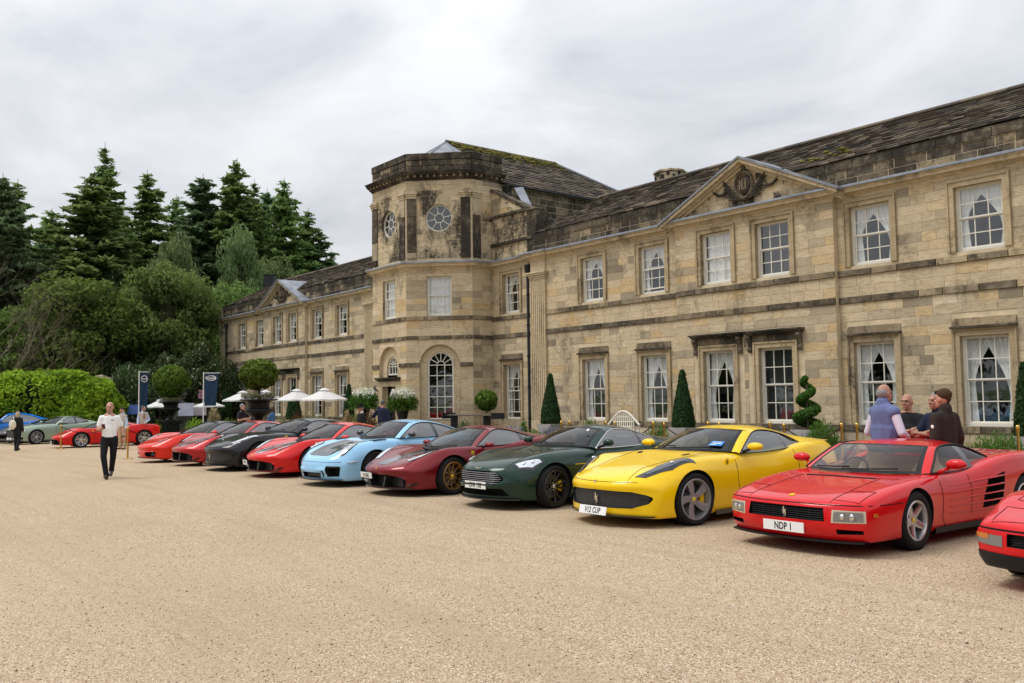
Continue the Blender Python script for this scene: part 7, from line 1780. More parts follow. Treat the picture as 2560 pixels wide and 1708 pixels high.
# dead tree: bare curling branches
def dead_tree():
 r = random.Random(5); m = MB(); p0 = at_depth(-60, 1000, 62); g = gz(p0.x)
 base = Vector((p0.x, p0.y, g)); R_ = Vector(_r2); tips = []
 def grow(p, d, L, rad, lev):
  pts = [p]; rs = [rad]; n = 6
  for k in range(n):
   d = (d + Vector((r.uniform(-.25, .25), r.uniform(-.25, .25), r.uniform(-.12, .22)))).normalized(); p = p + d * L / n; pts.append(p); rs.append(rad * (1 - .75 * (k + 1) / n))
   if lev < 3 and k > 0:
    for _ in range(2 if lev < 2 else 1):
     dd = (d + Vector((r.uniform(-1, 1), r.uniform(-1, 1), r.uniform(-.4, .7)))).normalized(); grow(p, dd, L * r.uniform(.35, .62), rs[-1] * .6, lev + 1)
  m.tube(pts, rs, 5, False)
 for k in range(3): grow(base + R_ * (k * .5 - .5), (Vector((0, 0, 1)) + R_ * (.15 + .35 * k)).normalized(), 8.5 - 1.2 * k, .10, 0)
 o = m.build('dead_tree', B_DED, None, True); tag(o, 'bare dead tree with curling leafless branches before the dark spruces', 'tree')
dead_tree()
GT_ = 'trees standing across the forecourt'
for i, (x, y, s) in enumerate(tuple((-60 + 8.5 * k, -104 + 4 * (k % 3), 0.85 + .08 * (k % 4)) for k in range(19)) + ((10, -92, 1.1), (24, -86, 1.3), (40, -95, 1.0), (55, -88, 1.25), (70, -92, 1.1), (-8, -95, 1.2), (-30, -90, 1.3), (-50, -80, 1.2), (84, -70, 1.2), (92, -40, 1.1), (95, -15, 1.2))):
 put_tree('broadleaf_tree', OAK if i % 2 else WIL, (x, y, -.3), s, s * 1.25, i * 2.1, 'broad tree standing across the forecourt, mirrored in the windows and cars', GT_)
# --- hedge ------------------------------------------------------------------------
def leafy_box(lf, a, b, n, leaf, bump=.35, top=True, seed=1, light=.0):
 nr = lf.r; ax, ay, az = a; bx_, by, bz = b
 areas = [('f', (bx_ - ax) * (bz - az)), ('r', (by - ay) * (bz - az)), ('t', (bx_ - ax) * (by - ay))]; tot = sum(x for _, x in areas)
 for nm, ar in areas:
  k = int(n * ar / tot); u, v = nr.random(k), nr.random(k)
  if nm == 'f': P = np.stack([ax + (bx_ - ax) * u, np.full(k, ay), az + (bz - az) * v], 1); N = np.array([0, -1, .25])
  elif nm == 'r': P = np.stack([np.full(k, bx_), ay + (by - ay) * u, az + (bz - az) * v], 1); N = np.array([1, 0, .25])
  else: P = np.stack([ax + (bx_ - ax) * u, ay + (by - ay) * v, np.full(k, bz)], 1); N = np.array([0, 0, 1.0])
  d = np.array([mnoise.noise(Vector(p) * 1.3) for p in P]) * bump + nr.normal(size=k) * leaf * .6
  P = P + N[None] * d[:, None]; lf.add(P, N[None] + nr.normal(size=(k, 3)) * .7, nr.uniform(leaf * .6, leaf * 1.4, k), np.clip(nr.normal(.45 + light, .25, k) + d / bump * .25, 0, 1), 1.7)
def make_hedge():
 c = at_depth(82, 1010, 60); e = empty('hedge', (c.x, c.y, gz(c.x) - .1), YAW + .35); tag(e, 'big bright yellow-green clipped hedge behind the row of cars', 'hedge')
 lf = LF(3); nr = lf.r; n = 40000
 # rounded mound: a squashed long ellipsoid with a flat front
 u = nr.random(n) * 2 * pi; v = np.arccos(nr.random(n)); sx, sy, sz = 4.9, 1.8, 4.1
 d = np.stack([np.sign(np.cos(u)) * np.abs(np.cos(u)) ** .6 * np.sin(v) ** .5, np.sign(np.sin(u)) * np.abs(np.sin(u)) ** .6 * np.sin(v) ** .5, np.cos(v) ** .55], 1); P = d * np.array([sx, sy, sz]); P[:, 2] *= 1 - .12 * np.clip(-P[:, 0] / sx + .0, 0, 1)
 ns = np.array([mnoise.noise(Vector(p) * .9) + .5 * mnoise.noise(Vector(p) * 2.6) for p in P]); N = d / np.linalg.norm(d, axis=1, keepdims=True); P = P * (1 + .075 * ns[:, None]) + nr.normal(size=(n, 3)) * .06
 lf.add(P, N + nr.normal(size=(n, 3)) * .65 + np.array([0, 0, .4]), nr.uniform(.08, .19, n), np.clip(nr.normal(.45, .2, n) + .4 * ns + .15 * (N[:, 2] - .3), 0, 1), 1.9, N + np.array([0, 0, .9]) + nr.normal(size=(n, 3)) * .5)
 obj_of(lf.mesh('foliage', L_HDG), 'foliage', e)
 m = MB(); rows = [[(sx * .80 * cos(a) * rr, sy * .70 * sin(a) * rr, z) for a in [2 * pi * k / 24 for k in range(24)]] for rr, z in ((1, 0), (1, 2.2), (.85, 3.0), (.5, 3.5), (.05, 3.6))]; m.grid(rows, close=True); m.build('dark_core', simple('hedge_inside', (0.015, 0.025, 0.006), 1.0), e, True)  # added solid core, coloured dark for the shade behind the leaves
make_hedge()
# --- topiary ----------------------------------------------------------------------
def shell_leaves(prof, n, leaf, seed, mat, tw=1.0, asp=1.6, noise_=.02, light=0.0):
 """leaves on a surface of revolution prof [(r, z)]"""
 lf = LF(seed); nr = lf.r; seg = []; tot = 0
 for (r0, z0), (r1, z1) in zip(prof, prof[1:]): A = (r0 + r1) * hypot(r1 - r0, z1 - z0); seg.append((tot, tot + A, r0, z0, r1, z1)); tot += A
 q = nr.random(n) * tot; r = np.zeros(n); z = np.zeros(n); nz = np.zeros(n); nrr = np.zeros(n)
 for a, b, r0, z0, r1, z1 in seg:
  k = (q >= a) & (q < b); t = (q[k] - a) / (b - a); r[k] = r0 + (r1 - r0) * t; z[k] = z0 + (z1 - z0) * t; L = hypot(r1 - r0, z1 - z0); nrr[k] = (z1 - z0) / L; nz[k] = -(r1 - r0) / L
 u = nr.random(n) * 2 * pi; N = np.stack([np.cos(u) * nrr, np.sin(u) * nrr, nz], 1); P = np.stack([r * np.cos(u), r * np.sin(u), z], 1)
 d = np.array([mnoise.noise(Vector(p) * 5) for p in P]) * noise_ + nr.normal(size=n) * leaf * .35; P += N * d[:, None]
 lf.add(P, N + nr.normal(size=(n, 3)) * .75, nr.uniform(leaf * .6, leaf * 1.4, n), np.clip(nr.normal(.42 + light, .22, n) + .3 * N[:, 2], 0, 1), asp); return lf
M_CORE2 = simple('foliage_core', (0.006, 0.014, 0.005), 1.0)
M_PLANTER = simple('stone_planter', (0.34, 0.33, 0.31), .85, var=.15, scale=6)
def cone(px, ybase, ytop, rpx, Y, label, seed, group=None, planter=True, mat=L_TOP, name='cone_topiary', rnd=False, leaf=.038):
 b = on_y(px, ybase, Y); t_ = on_y(px, ytop, Y); sc = (b - Vector(CAM)).dot(Vector(_f)); R = rpx * sc / FPX; h = t_.z - b.z; g = gz(b.x)
 e = empty(name, (b.x, Y, g)); tag(e, label, 'topiary', group); z0 = b.z - g
 prof = [(.02, z0), (R * .93, z0 + .03), (R, z0 + h * .07), (R * .80, z0 + h * .35), (R * .52, z0 + h * .62), (R * .30, z0 + h * .84), (R * .20, z0 + h * .95), (R * .10, z0 + h)] if not rnd else [(.02, z0), (R * .8, z0 + .03), (R, z0 + h * .2), (R * .85, z0 + h * .45), (R * .45, z0 + h * .72), (R * .26, z0 + h * .9), (R * .18, z0 + h)]
 obj_of(shell_leaves(prof, 9000, leaf, seed, mat).mesh('foliage', mat), 'foliage', e)
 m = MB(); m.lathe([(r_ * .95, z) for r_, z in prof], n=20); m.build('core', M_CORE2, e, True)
 m = MB(); m.tube([(0, 0, 0), (0, 0, z0 + .1)], .04, 6); m.build('stem', B_BRK, e)
 if planter:
  m = MB(); w = R * .95; m.prism([(-w * .85, 0), (w * .85, 0), (w, z0 - .03), (w * 1.05, z0 - .03), (w * 1.05, z0 + .02), (-w * 1.05, z0 + .02), (-w * 1.05, z0 - .03), (-w, z0 - .03)], lambda u, v, d: (u, d, v), -w, w); m.build('planter', M_PLANTER, e)
 return e
cone(1377, 1061, 934, 24.5, -2.6, 'tall dark green clipped cone in a stone planter beside the fluted pilaster', 41)
cone(1709, 1070, 924, 28, -2.6, 'tall dark green clipped cone between the plain and the hooded windows', 42)
cone(2566, 1092, 905, 26, -2.6, 'dark clipped cone at the last window bay', 43)
cone(565, 1042, 978, 14.5, -3.0, 'bottle-shaped green cone at the far corner drainpipe', 44, planter=False, rnd=True, leaf=.06)
cone(735, 1048, 966, 18, -2.6, 'green cone fading to brown under the white parasols', 45, planter=False, leaf=.06)
cone(872, 1052, 961, 14, -2.6, 'slim dark green cone beside the entrance flowers', 46, planter=False, leaf=.05)
def spiral():
 Y = -2.6; b = on_y(2020, 1075, Y); t_ = on_y(2030, 932, Y); g = gz(b.x); h = t_.z - b.z; z0 = b.z; e = empty('spiral_topiary', (b.x, Y, g)); tag(e, 'dark green corkscrew spiral topiary in a stone planter', 'topiary')
 lf = LF(51); nr = lf.r; turns = 2.6; m = MB(); pts = []; rs = []
 for k in range(90):
  s = k / 89; a = s * turns * 2 * pi + 1.0; R = (.22 * (1 - s) ** .8 + .06); p = Vector((R * cos(a), R * sin(a), z0 + .12 + s * (h - .28))); rad = .12 * (1 - s) + .095
  pts.append(p); rs.append(rad * .86); n = 130
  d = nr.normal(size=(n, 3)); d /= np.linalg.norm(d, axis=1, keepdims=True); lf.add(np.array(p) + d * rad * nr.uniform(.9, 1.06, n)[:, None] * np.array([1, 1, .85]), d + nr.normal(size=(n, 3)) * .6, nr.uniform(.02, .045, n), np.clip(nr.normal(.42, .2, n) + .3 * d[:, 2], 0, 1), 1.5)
 obj_of(lf.mesh('foliage', L_BOX), 'foliage', e); m.tube(pts, rs, 8); m.build('core', M_CORE2, e, True)
 m = MB(); m.tube([(0, 0, 0), (0, 0, z0 + h * .8)], .03, 6); m.build('stem', B_BRK, e)
 w = .42; m = MB(); m.prism([(-w * .85, 0), (w * .85, 0), (w, z0), (-w, z0)], lambda u, v, d: (u, d, v), -w, w); m.build('planter', M_PLANTER, e)
spiral()
def ball_prof(R, z, q=.9, flat=0): return [(max(.005, R * sin(pi * k / 12)), z - R * q * cos(pi * k / 12)) for k in range(13)]
def ball_tree(px, yc, rpx, Y, ybase, label, seed, mat=L_BAY, name='ball_tree', q=.92, leaf=.05, n=7000, cat='tree', stem_r=.028):
 c = on_y(px, yc, Y); R = rpx * (c - Vector(CAM)).dot(Vector(_f)) / FPX; b = on_y(px, ybase, Y); e = empty(name, (c.x, Y, b.z)); tag(e, label, cat); z = c.z - b.z
 obj_of(shell_leaves(ball_prof(R, z, q), n, leaf, seed, mat, noise_=R * .12).mesh('foliage', mat), 'foliage', e)
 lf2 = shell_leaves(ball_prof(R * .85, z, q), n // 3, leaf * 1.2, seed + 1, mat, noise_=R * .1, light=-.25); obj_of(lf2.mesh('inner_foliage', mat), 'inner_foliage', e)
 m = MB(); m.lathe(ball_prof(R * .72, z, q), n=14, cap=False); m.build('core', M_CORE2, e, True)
 m = MB(); m.tube([(0, 0, -.05), (.01, 0, z * .5), (0, 0, z)], stem_r, 7)
 for k in range(6): a = k * 1.05; m.tube([(0, 0, z - R * .95), (R * .4 * cos(a), R * .4 * sin(a), z - R * .4)], [.014, .008], 5)
 m.build('stem', B_BRK, e, True); return e
ball_tree(1216, 1001, 26, -1.6, 1062, 'small bay tree with a round head on a thin stem beside the tower', 61, leaf=.075, n=2600)
# --- low planting -----------------------------------------------------------------
def tuft(name, pos, R, h, n, mat, label, seed, cat='plant', group=None, mat2=None, f2=0, leaf=.03, asp=6, lean=.5):
 e = empty(name, (pos[0], pos[1], gz(pos[0]))); tag(e, label, cat, group); lf = LF(seed); nr = lf.r; u = nr.random(n) * 2 * pi; rr = R * np.sqrt(nr.random(n)); hh = h * nr.uniform(.5, 1.05, n) * (1 - .45 * (rr / R) ** 2)
 L = leaf * asp; z = hh * nr.random(n) ** .6
 ax = np.stack([np.cos(u) * rr / R * lean + nr.normal(size=n) * .2, np.sin(u) * rr / R * lean + nr.normal(size=n) * .2, np.ones(n)], 1)
 P = np.stack([rr * np.cos(u) * (.7 + .4 * z / h), rr * np.sin(u) * (.7 + .4 * z / h), z], 1); lf.add(P, nr.normal(size=(n, 3)), nr.uniform(leaf * .6, leaf * 1.3, n), np.clip(nr.normal(.25, .15, n) + .55 * z / h, 0, 1), asp, ax)
 obj_of(lf.mesh('foliage', mat, mat2, f2), 'foliage', e)
 m = MB()
 for k in range(7): a = k * .9; m.tube([(0, 0, 0), (R * .25 * cos(a), R * .25 * sin(a), h * .6)], .008, 4, False)
 m.build('stem', B_BRK, e); return e
def tuft_px(name, px, ytop, wpx, Y, *a, **k):
 c = on_y(px, ytop, Y); R = wpx * .5 * (c - Vector(CAM)).dot(Vector(_f)) / FPX; return tuft(name, (c.x, Y), R, c.z - gz(c.x), *a, **k)
tuft_px('rosemary_bush', 2055, 1046, 100, -6.2, 6000, L_BOX, 'feathery bright green bush by the spiral topiary and gold posts', 71, leaf=.022, asp=5)
tuft_px('rosemary_bush', 2495, 1074, 150, -7.2, 6500, L_BOX, 'wide feathery green bush behind the tail of the red wedge car', 72, leaf=.022, asp=5)
tuft_px('rosemary_bush', 1642, 1050, 66, -6.4, 2600, L_BOX, 'feathery green bush between the dark green and the yellow car roofs', 73, leaf=.024, asp=5)
tuft_px('rosemary_bush', 1335, 1068, 50, -6.4, 2000, L_BOX, 'low green bush among the lavender', 74, leaf=.026, asp=4)
tuft_px('rosemary_bush', 1308, 1044, 26, -3.5, 900, L_BOX, 'little green bush at the drainpipe foot', 75, leaf=.03, asp=4)
tuft_px('rosemary_bush', 1475, 1042, 52, -3.2, 1600, L_BOX, 'loose green bush under the first window past the cone', 76, leaf=.03, asp=5)
tuft_px('lavender', 1285, 1058, 62, -6.0, 2600, L_BOX, 'purple lavender clump before the drainpipe', 77, mat2=L_LAV, f2=.6, leaf=.025, asp=4)
tuft_px('lavender', 1378, 1062, 60, -5.8, 2600, L_BOX, 'purple lavender clump at the foot of the tall cone', 78, mat2=L_LAV, f2=.6, leaf=.025, asp=4)
tuft_px('lavender', 2010, 1078, 40, -6.6, 1400, L_BOX, 'small lavender clump beside the corkscrew topiary', 79, mat2=L_LAV, f2=.6, leaf=.022, asp=4)
tuft_px('grass_tuft', 1262, 1040, 60, -3.6, 500, L_STR, 'thin straw grass leaning on the tower side wall', 80, leaf=.012, asp=24)
tuft_px('grass_tuft', 1190, 1030, 50, -3.4, 420, L_STR, 'wispy straw grass under the small bay tree', 81, leaf=.012, asp=24)
tuft_px('grass_tuft', 1665, 1078, 46, -6.8, 700, L_GRS, 'pale green grass tuft leaning by the yellow car roof', 82, leaf=.014, asp=20)
tuft_px('grass_tuft', 2430, 1090, 80, -7.2, 900, L_GRS, 'pale grass tuft beside the wide feathery bush', 83, leaf=.014, asp=18)
for i, (px, yt, w, Y, mt, m2, lab) in enumerate(((895, 1030, 40, -5.5, L_GRS, None, 'fresh green tuft behind the red striped car roof'), (790, 1028, 70, -4.2, L_GRS, None, 'yellow-green grasses under the white parasols'), (745, 1022, 46, -4.0, L_BRN, None, 'bronze shrub growing round the browning cone'), (710, 1035, 46, -4.5, L_WIL, None, 'grey-green shrub below the parasol edge'), (925, 1020, 40, -5.0, L_BRN, None, 'bronze shrub by the man in the navy suit'), (868, 1020, 26, -5.0, L_STR, None, 'feathery plume grass by the slim dark cone'), (1160, 1044, 44, -3.2, L_RHO, None, 'dark low plants under the arched window'), (535, 1010, 34, -7, L_STR, None, 'tall pinkish plume grass beside the banner'), (525, 1048, 34, -8, L_BOX, L_LAV, 'lavender clump near the navy banner pole'), (490, 1040, 60, -9, L_HDG, None, 'bright green low shrub behind the black urn'), (400, 1045, 36, -9, L_HDG, None, 'bright green shrub between the waiter and the black urn'), (575, 1040, 44, -7, L_BAY, None, 'clipped yellow-green mound below the bottle-shaped cone'), (460, 1072, 30, -10, L_BRN, None, 'rusty orange shrub at the urn pedestal'), (388, 1070, 20, -10.5, L_BRN, None, 'rust coloured shrub beside the red car tail'))):
 tuft_px('border_plant', px, yt, w, Y, 1300, mt, lab, 90 + i, mat2=m2, f2=.5 if m2 else 0, leaf=.035, asp=4 if mt not in (L_STR, L_GRS) else 10)
# beds and lawn
g = MB(); g.grid([[(x, y, gz(x) + .03 + .04 * mnoise.noise(Vector((x, y, 2))) - (.05 if j == 0 else 0)) for x in [-62 + 95 * i / 120 for i in range(121)]] for j, y in enumerate((-4.8, -4.6, -3, -1, .3))]); tag(g.build('flower_bed', M_SOIL, smooth=True), kind='structure')
lawn = MB(); lawn.grid([[(x, y, gz(x) + .035) for x in [-60, -40, -20, -8.5]] for y in (-12.5, -9, -6, -4.9)]); tag(lawn.build('lawn', M_LAWN), kind='structure')
# ------------------------------------------------------------------ garden furniture
M_IRON = simple('black_cast_iron', (0.016, 0.016, 0.018), .38, .3, var=.25, scale=14); M_LEADURN = simple('weathered_stone_urn', (0.13, 0.135, 0.115), .85, var=.35, scale=9)
M_BRASS = simple('polished_brass', (0.62, 0.40, 0.10), .18, 1.0); M_ROPE = simple('dark_rope', (0.035, 0.012, 0.012), .8); M_CANVAS = cloth_material('white_canvas', (0.86, 0.86, 0.86), .3); M_WOOD = simple('dark_wood_pole', (0.07, 0.045, 0.03), .6)
def urn(pos, s, label, mat, ped=True, lobes=26):
 e = empty('garden_urn', pos); e.scale = (s, s, s); tag(e, label, 'urn')
 h0 = 1.02 if ped else .35
 if ped:
  m = MB(); m.box((-.40, -.40, 0), (.40, .40, .10)); m.box((-.34, -.34, .10), (.34, .34, .72)); m.box((-.37, -.37, .72), (.37, .37, .78)); m.box((-.42, -.42, .78), (.42, .42, .90))
  for k in range(4):
   M_ = Matrix.Rotation(k * pi / 2, 4, 'Z'); m.xbox(M_, (-.24, -.352, .20), (.24, -.34, .24)); m.xbox(M_, (-.24, -.352, .60), (.24, -.34, .64)); m.xbox(M_, (-.26, -.352, .20), (-.22, -.34, .64)); m.xbox(M_, (.22, -.352, .20), (.26, -.34, .64)); m.xbox(M_, (-.05, -.36, .35), (.05, -.34, .50))
   m.xbox(M_, (.36, -.47, .74), (.47, -.36, .86))
  m.build('pedestal', mat, e)
 m = MB(); z = h0 - .12; m.lathe([(.30, z), (.30, z + .05), (.20, z + .09), (.13, z + .16), (.115, z + .26), (.15, z + .34), (.17, z + .36)], n=24); m.build('foot', mat, e, 35)
 m = MB(); z += .36; rows = []                            # gadrooned lower bowl
 for r, zz, w in ((.16, 0, 0), (.26, .06, .6), (.36, .13, 1), (.43, .20, 1), (.46, .25, .3), (.44, .28, 0)):
  rows.append([(r * (1 + .035 * w * abs(sin(lobes / 2 * a))) * cos(a), r * (1 + .035 * w * abs(sin(lobes / 2 * a))) * sin(a), z + zz) for a in [2 * pi * k / (lobes * 4) for k in range(lobes * 4)]])
 m.grid(rows, close=True); m.build('gadrooned_bowl', mat, e, True)
 m = MB(); m.lathe([(.44, z + .275), (.36, z + .31), (.335, z + .36), (.35, z + .44), (.39, z + .50), (.46, z + .54), (.60, z + .56), (.615, z + .585), (.58, z + .61), (.44, z + .60), (.38, z + .56), (0, z + .55)], n=36, cap=False); m.build('rim', mat, e, 35)
 return e, (z + .58) * s
for px, yb, sc_px, lab, k in ((647, 1063, 0, 'black cast iron urn with lobed bowl on a pedestal, topped by the clipped standard tree', 0), (427, 1092, 0, 'black cast iron urn on a pedestal next to the waiter in the checked waistcoat', 1)):
 # the rim width in the photograph gives the distance
 wpx = (94, 57)[k]; s = 1.1; yr = (1000.0, 1006.0)[k]
 dist = 1.23 * s * FPX / wpx; c = at_depth(px, yr, dist * 1.03); g = gz(c.x); sz = s
 e, ztop = urn((c.x, c.y, 0), s, lab, M_IRON); e.location.z = c.z - ztop
 if e.location.z > gz(c.x):
  m = MB(); m.box((-.46, -.46, (gz(c.x) - e.location.z) / s), (.46, .46, 0)); m.build('plinth', M_IRON, e)
 top = e.location + Vector((0, 0, ztop))
 bt = empty('standard_tree', top); tag(bt, ('clipped standard tree with a broad round head growing from the lobed black urn', 'loose round-headed clipped tree growing from the urn beside the waiter')[k], 'tree')
 R = (43, 40)[k] * dist / FPX; zc = ((1000 - 936) * dist / FPX, (1006 - 955) * dist / FPX)[k]
 mt = (L_BOX if k else L_BAY)
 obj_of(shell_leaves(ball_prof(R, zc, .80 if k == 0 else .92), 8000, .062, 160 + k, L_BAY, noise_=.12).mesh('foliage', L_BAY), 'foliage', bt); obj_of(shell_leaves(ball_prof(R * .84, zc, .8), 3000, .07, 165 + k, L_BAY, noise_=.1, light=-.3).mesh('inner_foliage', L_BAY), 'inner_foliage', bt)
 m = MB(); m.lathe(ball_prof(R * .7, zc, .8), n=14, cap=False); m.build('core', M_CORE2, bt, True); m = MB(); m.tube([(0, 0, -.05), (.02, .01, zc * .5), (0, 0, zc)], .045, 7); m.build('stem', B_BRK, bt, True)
 tf = empty('urn_planting', top); tag(tf, ('lavender edging spilling in the lobed black urn under the standard tree', 'straggly grasses in the urn beside the waiter')[k], 'plant')
 lf = LF(170 + k); nr = lf.r; n = 900; u = nr.random(n) * 2 * pi; rr = .55 * np.sqrt(nr.random(n)); h = nr.uniform(.08, .36, n); lf.add(np.stack([rr * np.cos(u) * 1.1, rr * np.sin(u) * 1.1, h * .6], 1), nr.normal(size=(n, 3)), nr.uniform(.015, .03, n), np.clip(h * 2.4, 0, 1), nr.uniform(5, 9, n), np.stack([np.cos(u) * .5, np.sin(u) * .5, np.ones(n)], 1)); obj_of(lf.mesh('foliage', L_GRS, L_LAV, .22), 'foliage', tf)
c = at_depth(453, 973, 63); e, zt = urn((c.x, c.y, c.z - 1.82 * .98), .98, 'weathered grey stone urn behind the black iron urn', M_LEADURN)
m = MB(); m.box((-.5, -.5, (gz(c.x) - e.location.z) / .98), (.5, .5, 0)); m.build('plinth', M_LEADURN, e)
bt = empty('ball_shrub', e.location + Vector((0, 0, zt))); tag(bt, 'small yellow-green ball shrub in the weathered stone urn', 'shrub'); obj_of(shell_leaves(ball_prof(.55, .38), 2500, .07, 190, L_HDG, noise_=.08).mesh('foliage', L_HDG), 'foliage', bt)
# parasols
def parasol(px, yedge, ytop, wpx, Y, label, dist=None):
 c = on_y(px, yedge, Y) if dist is None else at_depth(px, yedge, dist); z = (c - Vector(CAM)).dot(Vector(_f)); R = wpx / 2 * z / FPX; g = gz(c.x); hc = (yedge - ytop) * z / FPX
 e = empty('parasol', (c.x, c.y, g)); tag(e, label, 'parasol', 'white garden parasols'); n = 8; zb = c.z - g; m = MB(); rows = []
 for k in range(9):
  t_ = k / 8; row = []
  for q in range(n * 6):
   a = 2 * pi * q / (n * 6) + .2; sec = abs(((q / 6) % 1) - .5) * 2; r_ = R * t_ * (1 - .045 * (1 - sec) * t_); row.append((r_ * cos(a), r_ * sin(a), zb + hc * (1 - t_) ** 1.05 * (.92) - .03 * (1 - sec) * t_))
  rows.append(row)
 m.grid(rows, close=True); rows2 = [rows[-1], [(p[0] * 1.0, p[1] * 1.0, p[2] - .07) for p in rows[-1]]]; m.grid(rows2, close=True); m.build('canopy', M_CANVAS, e, True)
 m = MB(); m.grid([[(R * k_ * cos(a), R * k_ * sin(a), zb + hc * z_) for a in [2 * pi * q / 24 for q in range(24)]] for k_, z_ in ((.02, 1.0), (.14, .93), (.27, .80))], close=True); m.build('vent_cap', M_CANVAS, e, True)
 m = MB(); m.tube([(0, 0, 0), (0, 0, zb + hc)], .028, 8); m.build('pole', M_WOOD, e); m = MB(); m.lathe([(.3, 0), (.3, .05), (.06, .07)], n=16); m.build('base', M_IRON, e)
 for q in range(n): a = 2 * pi * q / n + .2; m = MB(); m.tube([(0, 0, zb + hc * .9), (R * .97 * cos(a), R * .97 * sin(a), zb - .01)], .009, 4); m.build('rib', M_WOOD, e)
parasol(607, 1000, 977, 100, -4.6, 'white parasol half behind the lobed black urn'); parasol(664, 1001, 975, 94, -3.2, 'white parasol behind the stem of the clipped standard tree'); parasol(742, 999, 972, 104, -3.6, 'white parasol over the browning cone'); parasol(811, 998, 970, 113, -4.6, 'white parasol nearest the entrance flowers')
parasol(400, 1016, 998, 72, 0, 'white parasol half hidden by the urn beside the waiter', 58); parasol(523, 1015, 999, 76, 0, 'white parasol behind the navy banner', 60)
# banners
def banner(px, ytop, ybot, wpx, pole_px, ypb, dist, label, turn, txt=True):
 c = at_depth(pole_px, ytop, dist); z = (c - Vector(CAM)).dot(Vector(_f)); b = at_depth(pole_px, ybot, dist); w = wpx * z / FPX; h = c.z - b.z; g = gz(c.x); e = empty('banner_flag', (c.x, c.y, g), YAW + turn); tag(e, label, 'banner', 'navy sail banners'); zt = c.z - g
 m = MB(); m.tube([(0, 0, 0), (0, 0, zt + .05)], .025, 8); m.tube([(0, 0, zt), (w * 1.15, 0, zt)], .015, 6); m.build('pole', M_PLATE, e); m = MB(); m.lathe([(.25, 0), (.22, .04), (.04, .06)], n=14); m.build('base', M_IRON, e)
 m = MB(); rows = []
 for j in range(15): t_ = j / 14; ww = w * (1 - .18 * t_); rows.append([(.05 + ww * i / 10, .04 * sin(i * .9 + t_ * 5) * t_, zt - .02 - h * t_) for i in range(11)])
 m.grid(rows); m.build('cloth', simple('navy_banner_cloth', (0.012, 0.040, 0.085), .7, var=.1), e, True)
 # laurel ring and word
 cx, cz, rx, rz_ = .05 + w * .47, zt - h * .155, w * .33, h * .070; mm = MB()
 for sg in (1, -1):
  for k in range(11):
   a = sg * (.30 + k * .245) + (0); p = Vector((cx + rx * cos(a), -.028, cz + rz_ * sin(a))); m2 = Matrix.Translation(p) @ Matrix.Rotation(-(a + pi / 2) + .5 * sg, 4, 'Y')
   mm.xbox(m2, (-w * .05, -.004, -h * .008), (w * .05, .004, h * .008))
 mm.build('laurel_ring', M_PLATE, e)
 cu = bpy.data.curves.new('t', 'FONT'); cu.body = 'Sunseeker'; cu.align_x = 'CENTER'; cu.align_y = 'CENTER'; cu.size = 1; cu.offset = .02; to = bpy.data.objects.new('t', cu); COL.objects.link(to); me = bpy.data.meshes.new_from_object(to.evaluated_get(bpy.context.evaluated_depsgraph_get())); bpy.data.objects.remove(to)
 xs = [v.co.x for v in me.vertices]; k = w * .80 / (max(xs) - min(xs))
 for v in me.vertices: v.co = Vector((cx + v.co.x * k, -.034, cz + v.co.y * k * 1.25))
 me.materials.clear(); me.materials.append(M_PLATE); link(bpy.data.objects.new('lettering', me), e)
banner(509, 933, 1014, 34, 509, 1040, 50, 'navy sail banner with white laurel emblem turned face on beside the mansion corner', .15)
banner(348, 930, 1040, 24, 348, 1050, 50, 'navy sail banner seen nearly edge on behind the waiters', .95)
# rope posts
def stanchion(pos, label, group, h=1.0, rope_to=None):
 e = empty('rope_post', pos); tag(e, label, 'post', group)
 m = MB(); m.lathe([(.16, 0), (.16, .012), (.10, .03), (.028, .05), (.026, h - .10), (.040, h - .095), (.040, h - .06), (.030, h - .055)], n=18); m.build('shaft', M_BRASS, e, 40)
 m = MB(); m.ball((0, 0, h - .015), .042, 10); m.build('ball_finial', M_BRASS, e, True)
 if rope_to is not None:
  d = Vector(rope_to) - Vector(pos); m = MB(); n = 14; m.tube([Vector((d.x * k / n, d.y * k / n, h - .08 + d.z * k / n - .30 * sin(pi * k / n))) for k in range(n + 1)], .016, 6); m.build('rope', M_ROPE, e, True)
 return e
p1 = on_drive(152, 1123); p2 = on_drive(319, 1148); stanchion(p1, 'brass rope post before the red car with star wheels', 'brass rope posts on the drive', 1.02, (p1.x - .3, p1.y + 2.2, p1.z)); stanchion(p2, 'brass rope post beside the orange-red car nose', 'brass rope posts on the drive', 1.02, (p2.x - 1.2, p2.y + 2.4, p2.z))
GP = 'brass rope posts along the border'
posts = [(1403, 1054, -7.4, 'before the tall cone'), (1424, 1054, -6.9, 'just past the tall cone'), (1515, 1055, -7.2, 'near the white bench end'), (1537, 1056, -6.9, 'at the white bench arm'), (1633, 1056, -7.2, 'beside the bush by the yellow roof'), (1660, 1058, -6.9, 'over the grass by the yellow roof'), (1770, 1056, -7.2, 'under the hooded window with curtains'), (1798, 1058, -6.8, 'under the hooded pair of windows'), (1925, 1057, -7.2, 'below the dark blinded window'), (1960, 1061, -6.9, 'beside the corkscrew topiary'), (2104, 1060, -7.2, 'behind the feathery bush'), (2142, 1060, -7.0, 'beside the man in the blue gilet'), (2307, 1063, -7.0, 'behind the young man in brown'), (2544, 1066, -7.4, 'before the last clipped cone')]
P3 = [on_y(px, py, Y) for px, py, Y, _ in posts]
for i, (px, py, Y, lab) in enumerate(posts):
 c = P3[i]; stanchion((c.x, Y, c.z - 1.03), 'brass rope post ' + lab, GP, 1.03, (P3[i + 1].x, posts[i + 1][2], P3[i + 1].z - 1.03) if i % 2 == 1 and i + 1 < len(posts) else None)
